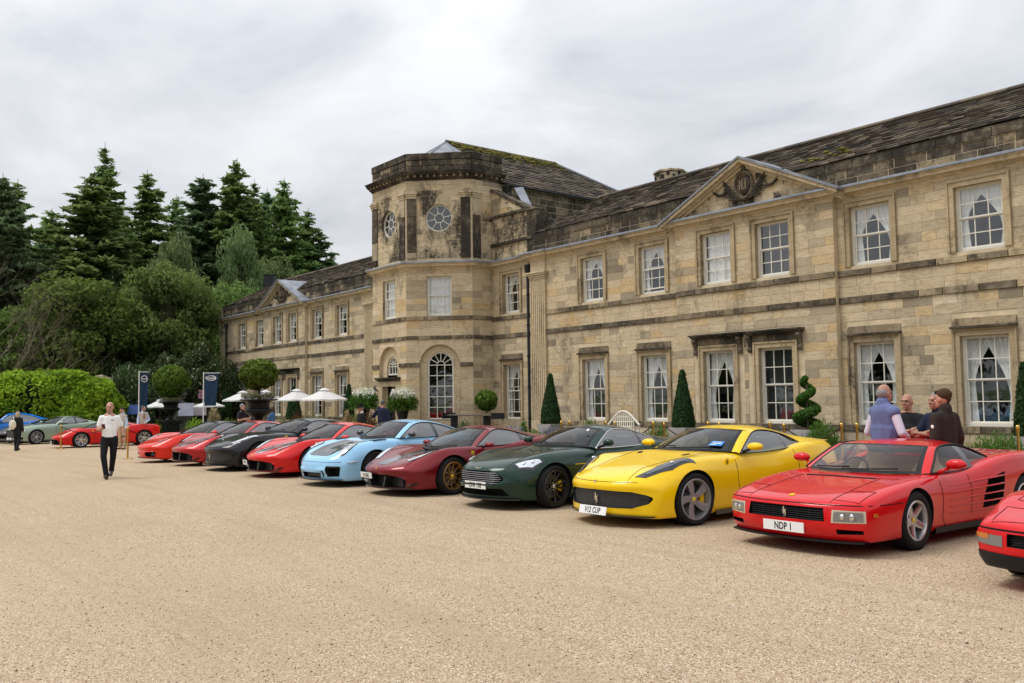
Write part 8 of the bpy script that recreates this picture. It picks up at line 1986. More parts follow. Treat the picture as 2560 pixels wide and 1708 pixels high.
# white bench with an arched back
def bench():
 a = on_y(1520, 1066, -1.9); b = on_y(1600, 1066, -1.9); w = (b.x - a.x); e = empty('garden_bench', ((a.x + b.x) / 2, -1.9, 0)); tag(e, 'white painted garden bench with an arched slatted back under the window', 'bench'); M = M_WHITE; hw = w / 2
 m = MB(); m.box((-hw, -.45, .42), (hw, .0, .46)); m.build('seat', M, e)
 for x in (-hw + .04, hw - .04):
  for y in (-.42, -.03): m = MB(); m.box((x - .03, y - .03, 0), (x + .03, y + .03, .42 if y < -.1 else .62)); m.build('leg', M, e)
  m = MB(); m.box((x - .035, -.45, .62), (x + .035, .02, .66)); m.build('armrest', M, e)
 f = lambda t: .70 + .50 * (cos(t * pi) * .5 + .5) ** .6 * (1 if abs(t) < 1 else 0)
 m = MB(); m.tube([(hw * t, 0, f(t)) for t in [k / 16 - 1 for k in range(33)]], .04, 6); m.build('arched_rail', M, e, True)
 for k in range(11): x = -.62 * hw + 1.24 * hw * k / 10; m = MB(); m.box((x - .014, -.015, .46), (x + .014, .015, f(x / hw))); m.build('back_slat', M, e)
 for z in (.62, .80, .98): t = .62 if z < .9 else .42; m = MB(); m.box((-hw * t, -.012, z), (hw * t, .012, z + .03)); m.build('back_rail', M, e)
bench()
# flower displays by the door
def flowers(px, yc, Y, label, seed):
 c = on_y(px, yc, Y); e = empty('flower_display', (c.x, Y, gz(c.x))); tag(e, label, 'flowers', 'white gladiolus displays at the door'); zc = c.z - gz(c.x); lf = LF(seed); nr = lf.r
 m = MB(); m.lathe([(.24, 0), (.18, .3), (.16, zc - 1.15), (.26, zc - .80), (.36, zc - .45), (.40, zc - .42), (.34, zc - .42), (0, zc - .45)], n=20); m.build('vase', M_IRON, e, 40)
 n = 1500; u = nr.random(n) * 2 * pi; s = nr.random(n) ** .6; el = nr.uniform(-.5, .75, n); P = np.stack([np.cos(u) * s * .75 * np.cos(el), np.sin(u) * s * .75 * np.cos(el), zc - .35 + s * .7 * np.sin(el)], 1); ax = np.stack([np.cos(u), np.sin(u), np.sin(el) - .2], 1); lf.add(P, nr.normal(size=(n, 3)), nr.uniform(.03, .07, n), np.clip(nr.normal(.35, .2, n), 0, 1), 4, ax); obj_of(lf.mesh('foliage', L_BOX), 'foliage', e)
 lf = LF(seed + 1); nr = lf.r; n = 320; u = nr.random(n) * 2 * pi; s = np.sqrt(nr.random(n)) * .55; lf.add(np.stack([np.cos(u) * s, np.sin(u) * s, zc - .02 + nr.random(n) * .45 - s * .2], 1), nr.normal(size=(n, 3)), nr.uniform(.06, .11, n), nr.random(n), 1.1); tag(obj_of(lf.mesh('white_flowers', L_WHT), 'white_flowers', e), kind='stuff')
 lf = LF(seed + 2); nr = lf.r
 for k in range(46):
  a = nr.random() * 2 * pi; t = nr.uniform(.1, .75); L = nr.uniform(.7, 1.0); q = np.linspace(.35, 1, 12); d = np.array([cos(a) * t, sin(a) * t, 1.0]); d /= np.linalg.norm(d); lf.add(np.array([0, 0, zc - .2]) + q[:, None] * d * L + nr.normal(size=(12, 3)) * .012, nr.normal(size=(12, 3)), .045 * (1.2 - q), q, 2.2, d)
 tag(obj_of(lf.mesh('flower_spikes', L_LIM, L_WHT, .35), 'flower_spikes', e), kind='stuff')
flowers(910, 990, -4.6, 'tall white gladiolus display in a dark vase beside the doorman', 210); flowers(1006, 992, -4.4, 'tall white gladiolus display in a dark vase before the open doorway', 220)
def lantern():
 c = on_y(937, 985, -3.9); e = empty('wall_lantern', (c.x, c.y, 0)); tag(e, 'black glazed lantern on a post beside the entrance', 'lantern'); z = c.z; m = MB(); m.tube([(0, 0, gz(c.x)), (0, 0, z - .3)], .03, 8); m.build('post', M_IRON, e)
 m = MB()
 for k in range(4): a = k * pi / 2 + .78; m.tube([(.11 * cos(a), .11 * sin(a), z - .26), (.18 * cos(a), .18 * sin(a), z + .12)], .014, 5)
 m.lathe([(.12, z - .3), (.12, z - .26)], n=4); m.lathe([(.24, z + .12), (.20, z + .16), (.08, z + .28), (.03, z + .36), (.03, z + .42), (0, z + .44)], n=4); m.build('lantern_frame', M_IRON, e)
 m = MB(); m.lathe([(.10, z - .26), (.165, z + .12)], n=4, cap=False); m.build('lantern_glass', M_PANE, e)
lantern()
# garden pavilion with hipped stone roof
def pavilion():
 ridge = at_depth(252, 938, 66); e0 = at_depth(338, 985, 66); g = gz(ridge.x); e = empty('garden_pavilion', (ridge.x, ridge.y, g), YAW); tag(e, 'small sandstone pavilion with a hipped stone slate roof behind the hedge', 'building'); zr = ridge.z - g; ze = e0.z - g; hw = 3.0
 m = MB(); m.cur = .6; m.box((-hw + .35, -hw + .35, 0), (hw - .35, hw - .35, ze)); m.build('wall', M_ASH, e, tint=True)
 m = MB(); m.cur = .4; m.box((-hw + .15, -hw + .15, ze - .35), (hw - .15, hw - .15, ze - .12)); m.box((-hw + .05, -hw + .05, ze - .12), (hw - .05, hw - .05, ze)); m.build('cornice', M_ASH, e, tint=True)
 rf = MB(); rf.add([(-hw, -hw, ze), (hw, -hw, ze), (hw, hw, ze), (-hw, hw, ze), (0, 0, zr)], [(0, 1, 4), (1, 2, 4), (2, 3, 4), (3, 0, 4), (0, 3, 2, 1)]); ro = rf.build('roof', M_MORTAR, e); r_ = random.Random(4); L_SL = simple('pale_stone_slate', (0.36, 0.29, 0.21), .9, var=.3, scale=2)
 for s_ in range(2):
  c0, c1 = ((-hw, -hw), (hw, -hw)) if s_ == 0 else ((hw, -hw), (hw, hw))
  for j in range(9):
   t0, t1 = j / 9, (j + 1.2) / 9; a0 = Vector((c0[0] * (1 - t0), c0[1] * (1 - t0), ze + (zr - ze) * t0)); b0 = Vector((c1[0] * (1 - t0), c1[1] * (1 - t0), ze + (zr - ze) * t0)); a1 = Vector((c0[0] * (1 - t1), c0[1] * (1 - t1), ze + (zr - ze) * t1)); b1 = Vector((c1[0] * (1 - t1), c1[1] * (1 - t1), ze + (zr - ze) * t1)); n = max(1, int((b0 - a0).length / .55)); up = Vector((0, 0, .05))
   for k in range(n):
    q0, q1 = k / n, (k + .97) / n; m = MB(); m.add([a0.lerp(b0, q0) + up * r_.uniform(.8, 1.5), a0.lerp(b0, q1) + up * r_.uniform(.8, 1.5), a1.lerp(b1, q1) + up * .3, a1.lerp(b1, q0) + up * .3, a0.lerp(b0, q0), a0.lerp(b0, q1)], [(0, 1, 2, 3), (4, 5, 1, 0)]); m.build('slate', L_SL, ro)
 m = MB(); m.box((hw - .9, -hw + .30, 0), (hw - .35, -hw + .34, ze - .4)); m.build('pilaster', M_TRIM, e)
 m = MB(); m.box((-.2, -hw + .32, .3), (.9, -hw + .34, 2.0)); m.build('window', M_PIPE, e); m = MB(); m.box((hw - .35, -1.2, 1.9), (hw + 2.2, 1.0, 2.5)); m.build('side_porch', M_ASH, e)
pavilion()
# iron fence of spear railings
a, b = at_depth(322, 1040, 55), at_depth(560, 1040, 62); e = empty('iron_fence', (a.x, a.y, gz(a.x))); tag(e, 'black iron spear railing behind the urns and shrubs', 'fence'); d = Vector((b.x - a.x, b.y - a.y, 0)); n = int(d.length / .14); rl = MB()
for z in (.15, .98): rl.tube([(0, 0, z), (d.x, d.y, z)], .018, 5)
rl.build('rail', M_IRON, e)
bar_me = bpy.data.meshes.new('railing_bar'); mb = MB(); mb.tube([(0, 0, 0), (0, 0, 1.12)], .011, 5); mb.lathe([(.011, 1.12), (.028, 1.16), (0, 1.26)], n=5, cap=False); bar_me.from_pydata(mb.v, [], mb.f); bar_me.materials.append(M_IRON)
for k in range(n): o = bpy.data.objects.new('railing_bar', bar_me); o.location = (d.x * k / n, d.y * k / n, 0); link(o, e)
# exhibitor panels behind the banners
for px, py, w, h, dist, col, lab in ((334, 1024, 34, 22, 60, (.12, .20, .55), 'blue sky-printed display panel behind the waiters'), (465, 1024, 36, 30, 62, (.62, .60, .75), 'pale lilac display panel between the urn and the banner'), (503, 986, 14, 20, 64, (.55, .28, .36), 'small pink display panel behind the banner pole'), (500, 1024, 30, 28, 64, (.66, .58, .62), 'pale pink display panel under the banner')):
 c = at_depth(px, py, dist); k = dist / FPX; e = empty('display_panel', (c.x, c.y, gz(c.x)), YAW); tag(e, lab, 'panel', 'exhibitor display panels'); z = c.z - gz(c.x); m = MB(); m.box((-w * k / 2, -.03, z - h * k / 2), (w * k / 2, .03, z + h * k / 2)); m.build('board', simple('panel_%d' % px, col, .6, var=.2, scale=2), e)
 for sg in (-1, 1): m = MB(); m.tube([(sg * w * k * .45, .05, 0), (sg * w * k * .45, .05, z)], .03, 6); m.build('leg', M_IRON, e)
# ------------------------------------------------------------------ people
SKIN = simple('skin', (0.50, 0.27, 0.19), .5, var=.06, scale=20); SKIN2 = simple('skin_tanned', (0.42, 0.22, 0.15), .5, var=.06, scale=20)
def cl(name, col, rough=.85, var=.10, scale=9): return simple(name, col, rough, var=var, scale=scale, bump=.25)
def checked(name, a, b, scale):
 t = NT(name); w = t.new('TexChecker', Scale=scale); t.l.new(t.coord(), w.inputs['Vector']); w.inputs['Color1'].default_value = a + (1,); w.inputs['Color2'].default_value = b + (1,); t.set(Base_Color=w.outputs[0], Roughness=.85); return t.mat
C_WHT = cl('white_cotton', (0.88, 0.88, 0.89)); C_BLK = cl('black_cloth', (0.014, 0.014, 0.016)); C_JEAN = cl('black_denim', (0.009, 0.0095, 0.012)); C_NVY = cl('navy_cloth', (0.012, 0.018, 0.042)); C_GIL = cl('blue_gilet', (0.13, 0.16, 0.32)); C_BRN = cl('dark_brown_jacket', (0.030, 0.022, 0.018)); C_CHINO = cl('sand_chino', (0.48, 0.36, 0.22)); C_LBL = cl('light_blue_shirt', (0.50, 0.60, 0.80)); C_VEST = checked('checked_tweed', (0.42, 0.38, 0.32), (0.52, 0.48, 0.42), 60); C_LIL = checked('patterned_shirt', (0.62, 0.60, 0.74), (0.72, 0.70, 0.80), 70); C_DEN = cl('blue_denim', (0.05, 0.13, 0.30)); C_CREAM = cl('cream_bag', (0.72, 0.66, 0.54)); C_SHOE = cl('dark_shoe', (0.035, 0.03, 0.026), .5)
H_BRN = cl('brown_hair', (0.06, 0.035, 0.02), 1.0, .3, 60); H_GRY = cl('grey_hair', (0.24, 0.23, 0.22), .7, .3, 60); H_BLD = cl('blonde_hair', (0.50, 0.40, 0.26), .6, .3, 60); H_STB = cl('grey_stubble', (0.34, 0.24, 0.19), .7, .2, 60); H_DGR = cl('dark_grey_hair', (0.09, 0.085, 0.085), .7, .3, 60)
def capsule(mb, a, b, r0, r1, sq=None, n=10):
 a, b = Vector(a), Vector(b); d = b - a; L = d.length; q = d.to_track_quat('Z', 'Y').to_matrix().to_4x4(); M = Matrix.Translation(a) @ q
 if sq: M = M @ Matrix.Diagonal((sq[0], sq[1], 1, 1))
 prof = [(r0 * sin(pi / 2 * k / 4), -r0 * cos(pi / 2 * k / 4)) for k in range(5)] + [(r0 + (r1 - r0) * k / 4, L * k / 4) for k in range(1, 5)] + [(r1 * cos(pi / 2 * k / 4), L + r1 * sin(pi / 2 * k / 4)) for k in range(1, 5)]
 prof[0] = (1e-4, prof[0][1]); prof[-1] = (1e-4, prof[-1][1]); mb.lathe(prof, M, n=n, cap=True)
def ellip(mb, c, r, rot=None, n=10):
 M = Matrix.Translation(c) @ (rot if rot is not None else Matrix.Identity(4)) @ Matrix.Diagonal((r[0], r[1], r[2], 1)); prof = [(max(1e-4, sin(pi * k / n)), -cos(pi * k / n)) for k in range(n + 1)]; mb.lathe(prof, M, n=n + 4, cap=True)
def fuse(mb, name, mat, parent, vox=.011, smooth_it=3):
 """voxel-fuse overlapping volumes into one continuous skin"""
 me = bpy.data.meshes.new(name); me.from_pydata(mb.v, [], mb.f); bm = bmesh.new(); bm.from_mesh(me); bmesh.ops.recalc_face_normals(bm, faces=bm.faces); bm.to_mesh(me); bm.free()
 o = bpy.data.objects.new(name, me); COL.objects.link(o); md = o.modifiers.new('r', 'REMESH'); md.mode = 'VOXEL'; md.voxel_size = vox; md.use_smooth_shade = True
 sm = o.modifiers.new('s', 'SMOOTH'); sm.factor = .5; sm.iterations = smooth_it
 out = bpy.data.meshes.new_from_object(o.evaluated_get(bpy.context.evaluated_depsgraph_get())); bpy.data.objects.remove(o); out.materials.clear(); out.materials.append(mat); out.name = name
 out.polygons.foreach_set('use_smooth', [True] * len(out.polygons)); return link(bpy.data.objects.new(name, out), parent)
def hand(mb, w, d, palm_n, s=1.0, curl=.6):
 """palm and five fingers; w wrist point, d direction of the forearm, palm_n palm normal"""
 d = Vector(d).normalized(); n = Vector(palm_n); n = (n - d * n.dot(d)).normalized(); side = d.cross(n); w = Vector(w)
 capsule(mb, w + d * .02 * s, w + d * .075 * s, .026 * s, .034 * s, (1.0, .62))
 capsule(mb, w + d * .07 * s - side * .022 * s, w + d * .07 * s + side * .022 * s, .020 * s, .018 * s)
 for k, L in enumerate((.062, .072, .068, .054)):
  b = w + d * .092 * s + side * (-.030 + .020 * k) * s; p1 = b + (d * cos(curl * .5) + n * sin(curl * .5)) * L * .5 * s; p2 = p1 + (d * cos(curl * 1.5) + n * sin(curl * 1.5)) * L * .5 * s
  capsule(mb, b, p1, .0095 * s, .009 * s, n=6); capsule(mb, p1, p2, .009 * s, .0075 * s, n=6)
 b = w + d * .035 * s - side * .028 * s; p1 = b + (d * .7 - side * .7 + n * .3).normalized() * .035 * s; capsule(mb, b, p1, .013 * s, .011 * s, n=6); capsule(mb, p1, p1 + (d * .9 - side * .2 + n * .4).normalized() * .03 * s, .011 * s, .009 * s, n=6)
def person(pos, face, height, label, J, outfit, hair=None, hairmat=None, skin_m=SKIN, girth=1.0, head_turn=0.0, extras=None, beard=False, group=None):
 """face: heading in radians (0 looks along -Y). J: joint targets in body frame (x = own left, y = back, z up), metres for a 1.75 m person"""
 k = height / 1.75; e = empty('person', pos, face); e.scale = (k, k, k); tag(e, label, 'person', group)
 g = girth
 sh = J.get('sh', 1.395); hip = J.get('hip', .92)
 SL, SR = Vector(J.get('SL', (.158 * g, .0, sh))), Vector(J.get('SR', (-.158 * g, .0, sh))); HL, HR = Vector((.095, .0, hip)), Vector((-.095, .0, hip))
 EL, ER = Vector(J.get('EL', (.215 * g, .03, 1.13))), Vector(J.get('ER', (-.215 * g, .03, 1.13))); WL, WR = Vector(J.get('WL', (.225 * g, -.05, .89))), Vector(J.get('WR', (-.225 * g, -.05, .89)))
 KL, KR = Vector(J.get('KL', (.105, -.01, .50))), Vector(J.get('KR', (-.105, -.01, .50))); AL, AR = Vector(J.get('AL', (.11, .03, .09))), Vector(J.get('AR', (-.11, .03, .09)))
 neck = Vector(J.get('neck', (0, .005, 1.47))); hd = Vector(J.get('head', (0, -.02, 1.635))); Rh = Matrix.Rotation(head_turn, 4, 'Z'); HM = Matrix.Translation(hd) @ Rh
 def head(mb):
  ellip(mb, hd + Vector((0, .012, .02)), (.076, .095, .105), Rh, 12); ellip(mb, HM @ Vector((0, -.028, -.045)), (.056, .066, .072), Rh, 10)
  capsule(mb, HM @ Vector((0, -.092, .012)), HM @ Vector((0, -.114, -.024)), .010, .016, n=8); ellip(mb, HM @ Vector((0, -.085, -.068)), (.030, .020, .012), Rh, 6); ellip(mb, HM @ Vector((0, -.082, -.098)), (.026, .022, .018), Rh, 6)
  ellip(mb, HM @ Vector((0, -.082, .03)), (.058, .018, .013), Rh, 6)
  for s in (1, -1): ellip(mb, HM @ Vector((s * .078, .012, -.01)), (.012, .022, .034), Rh, 6); ellip(mb, HM @ Vector((s * .032, -.078, -.028)), (.022, .018, .018), Rh, 6)
  capsule(mb, neck + Vector((0, .01, -.03)), hd + Vector((0, .022, -.05)), .062 * (.6 + .4 * g), .056 * (.6 + .4 * g))
 body = MB(); head(body)
 capsule(body, (0, .01, hip + .02), (0, 0, 1.20), .125 * g, .13 * g, (1.1, .72)); capsule(body, (0, 0, 1.20), (0, .01, 1.38), .135 * g, .13 * g, (1.15, .70)); capsule(body, SL, SR, .055, .055); capsule(body, neck + Vector((0, .015, -.03)), SL, .062, .05); capsule(body, neck + Vector((0, .015, -.03)), SR, .062, .05)
 for S, E, W in ((SL, EL, WL), (SR, ER, WR)): capsule(body, S, E, .050, .040); capsule(body, E, W, .042, .028); ellip(body, E.lerp(W, .25), (.045, .045, .05))
 for (W, E, key) in ((WL, EL, 'hl'), (WR, ER, 'hr')): hand(body, W, W - E, J.get(key, (0, .3, -1) if abs((W - E).normalized().z) < .7 else ((-1 if W.x > 0 else 1), 0, 0)), 1.0, J.get('curl', .7))
 for Hh, Kk, A in ((HL, KL, AL), (HR, KR, AR)): capsule(body, Hh, Kk, .082, .056); capsule(body, Kk, A, .054, .036)
 fuse(body, 'body', skin_m, e, .0105)
 eye = MB()
 for s in (1, -1): ellip(eye, HM @ Vector((s * .031, -.084, .004)), (.013, .008, .008), Rh, 6)
 eye.build('eyes', simple('eye_dark', (.03, .022, .018), .2), e, True)
 br = MB()
 for s in (1, -1): capsule(br, HM @ Vector((s * .018, -.098, .030)), HM @ Vector((s * .048, -.086, .030)), .005, .004, n=6)
 br.build('eyebrows', hairmat or H_DGR, e, True)
 mo = MB(); capsule(mo, HM @ Vector((-.020, -.1035, -.070)), HM @ Vector((.020, -.1035, -.070)), .0045, .0045, n=6); mo.build('mouth', simple('lips', (.33, .12, .10), .5), e, True)
 if hair:
  h = MB()
  if hair == 'short': ellip(h, hd + Rh @ Vector((0, .028, .045)), (.085, .098, .095), Rh, 12); 
  elif hair == 'thick': ellip(h, hd + Rh @ Vector((0, .034, .058)), (.086, .098, .088), Rh, 12); ellip(h, hd + Rh @ Vector((.0, -.06, .090)), (.066, .045, .032), Rh, 8); capsule(h, hd + Rh @ Vector((0, .085, .0)), hd + Rh @ Vector((0, .080, -.03)), .04, .03)
  elif hair == 'stubble': ellip(h, hd + Rh @ Vector((0, .040, .006)), (.0815, .080, .080), Rh, 12)
  elif hair == 'long': ellip(h, hd + Rh @ Vector((0, .028, .040)), (.090, .105, .100), Rh, 12); capsule(h, hd + Rh @ Vector((0, .06, .0)), hd + Rh @ Vector((0, .075, -.13)), .088, .060)
  # keep the face clear: push hair that lies before the brow line back
  me_h = fuse(h, 'hair', hairmat, e, .011, 2)
  inv = HM.inverted()
  for v in me_h.data.vertices:
   q = inv @ v.co
   if q.z < .055 and q.y < -.02: q.y = -.02 + (q.y + .02) * .05; q.x *= .86; v.co = HM @ q
   elif q.y < -.085: q.y = -.085; v.co = HM @ q
 if beard: b = MB(); ellip(b, HM @ Vector((0, -.040, -.082)), (.058, .064, .045), Rh, 10); bo = fuse(b, 'beard', hairmat, e, .011, 1)
 # clothes
 o = outfit
 if 'trousers' in o:
  t = MB(); capsule(t, (0, .01, hip - .02), (0, .005, hip + .10), .138 * g, .135 * g, (1.1, .80))
  for Hh, Kk, A in ((HL, KL, AL), (HR, KR, AR)): capsule(t, Hh + Vector((0, 0, -.02)), Kk, .098 * (.5 + .5 * g), .070); capsule(t, Kk, A + Vector((0, -.005, .0)), .070, .058); capsule(t, A + Vector((0, 0, .03)), A + Vector((0, -.005, -.015)), .062, .062)
  fuse(t, 'trousers', o['trousers'], e, .013)
 def top(mat, name, sleeve, inflate=0.0, z0=None, open_=False, collar=False):
  s = MB(); z0 = hip - .03 if z0 is None else z0; i = inflate
  capsule(s, (0, .01, z0 + .10), (0, .0 + J.get('belly', 0) * -.02, 1.16), (.132 + i) * g, (.138 + i + J.get('belly', 0) * .02) * g, (1.1, .80)); capsule(s, (0, -J.get('belly', 0) * .02, 1.14), (0, .01, 1.36), (.138 + i) * g, (.128 + i) * g, (1.16, .76)); capsule(s, SL + Vector((-.01, 0, -.012)), SR + Vector((.01, 0, -.012)), .054 + i, .054 + i); capsule(s, neck + Vector((0, .015, -.045)), SL, .066 + i, .052 + i); capsule(s, neck + Vector((0, .015, -.045)), SR, .066 + i, .052 + i); capsule(s, neck + Vector((0, .01, -.05)), neck + Vector((0, .012, -.015)), .085 + i, .070 + i * .5)
  for S, E, W in ((SL, EL, WL), (SR, ER, WR)):
   if sleeve == 'short': capsule(s, S, S.lerp(E, .62), .058 + i, .060 + i)
   elif sleeve == 'long': capsule(s, S, E, .056 + i, .048 + i); capsule(s, E, W + (E - W).normalized() * .01, .048 + i, .040 + i)
   elif sleeve == 'half': capsule(s, S, E, .066 + i, .058 + i)
  if collar: capsule(s, neck + Vector((0, .012, -.03)), neck + Vector((0, .016, .045)), .080 + i * .5, .074 + i * .5)
  return fuse(s, name, mat, e, .012)
 for nm, mat, sl, inf, z0, co in o.get('tops', []): top(mat, nm, sl, inf, z0, False, co)
 if o.get('shoes', True):
  for A in (AL, AR):
   s = MB(); dr = Vector((A.x * .6, -1, 0)).normalized(); tilt = J.get('toe', {}).get('L' if A.x > 0 else 'R', 0); a = Vector((A.x, A.y, A.z - .045)); dd = (dr + Vector((0, 0, tilt))).normalized(); capsule(s, a + dd * -.04, a + dd * .17, .042, .040, None); s.v = [(x, y, max(z, min(A.z - .09, z) if tilt else A.z - .085)) for x, y, z in s.v]; fuse(s, 'shoe', o.get('shoe_mat', C_SHOE), e, .012, 2)
 if extras: extras(e, dict(WL=WL, WR=WR, EL=EL, ER=ER, hd=hd, HM=HM, SL=SL, SR=SR, neck=neck, hip=hip))
 return e
def ang_to(p, q): d = Vector(q) - Vector(p); return atan2(d.x, -d.y)       # heading so that -Y turns towards q
cam_xy = Vector((CAM[0], CAM[1], 0))
# walking man in the white T-shirt
def ex_phone(e, J):
 m = MB(); w = J['WR']; d = (J['WR'] - J['ER']).normalized(); c = w + d * .10 + Vector((0, -.03, .03)); M_ = Matrix.Translation(c) @ Matrix.Rotation(.6, 4, 'X'); m.xbox(M_, (-.036, -.006, -.06), (.036, .006, .07)); m.build('phone', simple('phone_red_case', (.10, .015, .02), .4), e)
 m = MB(); wl = J['WL']; m.lathe([(.036, -.012), (.038, 0), (.036, .012)], Matrix.Translation(wl + (J['EL'] - wl).normalized() * .03) @ (J['EL'] - wl).to_track_quat('Z', 'Y').to_matrix().to_4x4(), n=14, cap=False); m.build('watch', M_BLKP, e)
 m = MB(); m.box((.04, -.150, 1.335), (.115, -.140, 1.350)); m.build('shirt_print', C_BLK, e)
p = on_drive(272, 1197)
person(p, ang_to(p, cam_xy) - .12, 1.76, 'bald man in white t-shirt and black jeans striding with a phone in hand', dict(ER=(-.24, .02, 1.13), WR=(-.13, -.22, 1.16), EL=(.26, .05, 1.14), WL=(.31, -.06, .93), KL=(.08, .03, .50), AL=(.02, .30, .19), KR=(-.10, -.15, .52), AR=(-.03, -.20, .09), hr=(0, -.2, 1), toe=dict(R=.18, L=-.45), curl=.9), dict(trousers=C_JEAN, tops=[('t_shirt', C_WHT, 'short', .006, .84, False)], shoe_mat=cl('brown_shoe', (.055, .045, .04), .6)), 'stubble', H_STB, SKIN, 1.08, -.15, ex_phone, True)
# woman from behind with a backpack
def ex_pack(e, J):
 m = MB(); ellip(m, (.10, .20, 1.16), (.155, .095, .215)); fuse(m, 'backpack', C_CREAM, e, .014); m = MB(); m.tube([(.10, .13, 1.36), (.13, .06, 1.47), (.14, -.06, 1.42)], .02, 6); m.build('backpack_strap', C_CREAM, e, True)
 m = MB(); ellip(m, J['hd'] + Vector((0, .02, .085)), (.088, .10, .055)); m.build('cap', C_BLK, e, True)
p = on_drive(42, 1128); person(p, ang_to(p, cam_xy) + pi - .5, 1.66, 'woman in black padded coat and trousers with a cream backpack walking away', dict(KL=(.09, -.06, .5), AL=(.09, -.07, .09), KR=(-.09, .02, .5), AR=(-.09, .14, .13)), dict(trousers=C_BLK, tops=[('padded_coat', C_BLK, 'long', .022, .70, True)], shoe_mat=C_BLK), 'long', H_BLD, SKIN, .98, .3, ex_pack)
def ex_tie(e, J): m = MB(); m.prism([(-.018, 1.43), (.018, 1.43), (.030, 1.22), (0, 1.16), (-.030, 1.22)], lambda u, w, d: (u, d - (.155 - .03 * abs(w - 1.3)), w), -.008, .008); m.build('tie', cl('rust_tie', (.30, .12, .07)), e)
vt = [('shirt', C_LBL, 'long', .006, None, True), ('waistcoat', C_VEST, None, .020, .90, False)]
p = on_drive(305, 1124); person(p, ang_to(p, cam_xy) - .7, 1.72, 'young waiter with dark hair in checked waistcoat, light shirt and sand chinos', dict(), dict(trousers=C_CHINO, tops=vt, shoe_mat=cl('tan_shoe', (.12, .07, .04), .5)), 'thick', H_BRN, SKIN, .94, -.2, ex_tie)
p = on_drive(357, 1113); person(p, ang_to(p, cam_xy) + .25, 1.80, 'older waiter with grey beard in checked waistcoat, blue shirt and sand chinos', dict(WL=(.06, -.20, 1.02), EL=(.27, .06, 1.14)), dict(trousers=C_CHINO, tops=vt, shoe_mat=cl('tan_shoe', (.12, .07, .04), .5)), 'short', H_DGR, SKIN, 1.02, .75, ex_tie, True)
# group behind the red wedge car
GM = 'people talking behind the parked cars'
crossed = dict(EL=(.27, -.10, 1.13), WL=(-.08, -.24, 1.17), ER=(-.27, -.10, 1.13), WR=(.08, -.22, 1.21), hl=(0, 1, 0), hr=(0, 1, 0), curl=.5)
def feet(px, ytop, dist, hgt):                              # foot point from the head top and a standing height
 c = at_depth(px, ytop, dist); return Vector((c.x, c.y, c.z - hgt))
P10 = feet(2208, 963, 13.6, 1.76); P11 = feet(2268, 986, 14.4, 1.72); P12 = feet(2340, 983, 14.0, 1.72); P13 = feet(2358, 976, 13.0, 1.72)
for q in (P10, P11, P12, P13): q.z = max(q.z, 0.0) if q.z > -.4 else 0.0
def hgt(px, yt, P): d = (Vector((P.x, P.y, 0)) - Vector((CAM[0], CAM[1], 0))).length; r_ = px_ray(px, yt); return CAM[2] + r_[2] / hypot(r_[0], r_[1]) * d
def grp(px, yt, P): P = Vector((P.x, P.y, 0)); return P, hgt(px, yt, P)
P, h = grp(2208, 963, P10); person(P, ang_to(P, P11) - .45, h, 'balding grey man in blue gilet over patterned shirt seen from behind', dict(belly=1.2, EL=(.29, .02, 1.12), WL=(.16, -.24, 1.06), ER=(-.28, -.02, 1.12), WR=(-.10, -.26, 1.06)), dict(trousers=C_NVY, tops=[('patterned_shirt', C_LIL, 'long', .008, None, True), ('gilet', C_GIL, None, .030, .88, True)]), 'stubble', H_GRY, SKIN2, 1.12, 0.0, None, False, GM)
P, h = grp(2270, 986, P11); person(P, ang_to(P, cam_xy) - .35, h, 'bald man in black t-shirt with crossed arms and glasses', dict(crossed, belly=1.0), dict(trousers=C_BLK, tops=[('t_shirt', C_BLK, 'short', .014, .88, False)]), None, H_STB, SKIN2, 1.12, -.1, lambda e, J: [MB().tube([J['HM'] @ Vector((x, -.100 + abs(x) * .25, .006 + dz)) for x, dz in ((-.075, .004), (-.05, .016), (-.03, .018), (-.012, .006), (0, .01), (.012, .006), (.03, .018), (.05, .016), (.075, .004))], .0028, 5).build('glasses', M_BLKP, e)], False, GM)
P, h = grp(2340, 983, P12); person(P, ang_to(P, P10) + .25, h, 'grey-haired man in navy polo shirt with folded arms', crossed, dict(trousers=C_NVY, tops=[('polo_shirt', C_NVY, 'short', .012, .88, True)]), 'short', H_GRY, SKIN2, 1.06, 0.0, None, False, GM)
def ex_patch(e, J): 
 m = MB(); c = J['SL'].lerp(J['EL'], .42) + Vector((.068, .02, 0)); m.lathe([(0, .004), (.022, .003), (.024, 0)], Matrix.Translation(c) @ Matrix.Rotation(pi / 2, 4, 'Y'), n=14, cap=False); m.build('sleeve_badge', C_WHT, e)
P, h = grp(2360, 976, P13); person(P, ang_to(P, P10) - .1, h, 'young dark-haired man in dark brown jacket with a round white sleeve badge', dict(), dict(trousers=C_NVY, tops=[('jacket', C_BRN, 'long', .018, .86, True)]), 'thick', H_BRN, SKIN, .98, .1, ex_patch, False, GM)
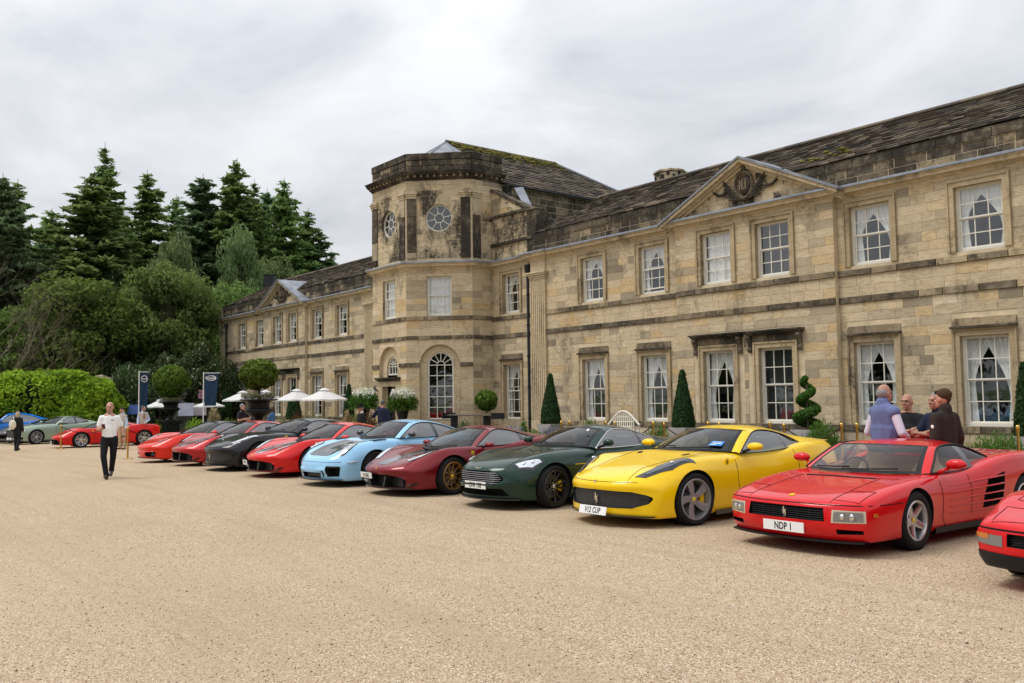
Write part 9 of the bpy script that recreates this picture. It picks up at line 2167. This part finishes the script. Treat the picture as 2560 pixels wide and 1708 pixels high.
# by the urn and the door
def stand_px(px, yt, dist, h=1.74):
 c = at_depth(px, yt, dist); g = gz(c.x); return Vector((c.x, c.y, g)), c.z - g
P, h = stand_px(606, 1011, 36); person(P, ang_to(P, cam_xy) - .9 + 1.6, h, 'grey-haired man in black polo with tattooed crossed arms beside the lobed urn', crossed, dict(trousers=C_BLK, tops=[('polo_shirt', C_BLK, 'short', .014, .88, True)]), 'short', H_GRY, SKIN, 1.06, .2)
P, h = stand_px(640, 1014, 37.5); person(P, ang_to(P, cam_xy) + 2.6, h, 'person in navy padded jacket hidden behind the lobed urn', dict(), dict(trousers=C_NVY, tops=[('padded_jacket', C_NVY, 'long', .022, .84, True)]), 'short', H_DGR, SKIN, 1.05)
def ex_bag(e, J): m = MB(); ellip(m, (-.24, -.08, 1.04), (.06, .10, .14)); fuse(m, 'shoulder_bag', C_CREAM, e, .014)
P, h = stand_px(681, 1018, 38); person(P, ang_to(P, cam_xy) - 2.0, h, 'person in blue denim jacket with a cream bag behind the lobed urn', dict(EL=(.2, -.12, 1.12), WL=(.1, -.28, 1.1), ER=(-.22, -.1, 1.12), WR=(-.1, -.28, 1.12)), dict(trousers=C_NVY, tops=[('denim_jacket', C_DEN, 'long', .016, .90, True)]), 'long', H_BRN, SKIN, .96, 0, ex_bag)
def ex_hat(e, J):
 m = MB(); c = J['hd'] + Vector((0, .01, .075)); m.lathe([(.0, .15), (.098, .15), (.088, .07), (.092, .0)], Matrix.Translation(c), n=20, cap=False); m.lathe([(.092, .0), (.15, .012), (.15, .002), (.09, -.01)], Matrix.Translation(c), n=20, cap=False); m.build('top_hat', C_BLK, e, 40)
P, h = stand_px(903, 1009, 33); person(P, ang_to(P, cam_xy) - .9, h - .10, 'doorman in black top hat and dark tailcoat beside the flowers', dict(), dict(trousers=C_BLK, tops=[('shirt_front', C_WHT, None, .004, None, True), ('tailcoat', C_BLK, 'long', .016, .72, False)]), 'short', H_GRY, SKIN2, 1.0, -.6, ex_hat)
P, h = stand_px(957, 1002, 31); person(P, ang_to(P, cam_xy) + pi - .35, h, 'man in navy suit seen from behind holding a phone to his ear', dict(EL=(.36, -.06, 1.22), WL=(.17, -.10, 1.50), hl=(-1, 0, 0), curl=1.0), dict(trousers=C_NVY, tops=[('suit_jacket', C_NVY, 'long', .022, .78, False)]), 'short', H_DGR, SKIN, 1.08, .2)
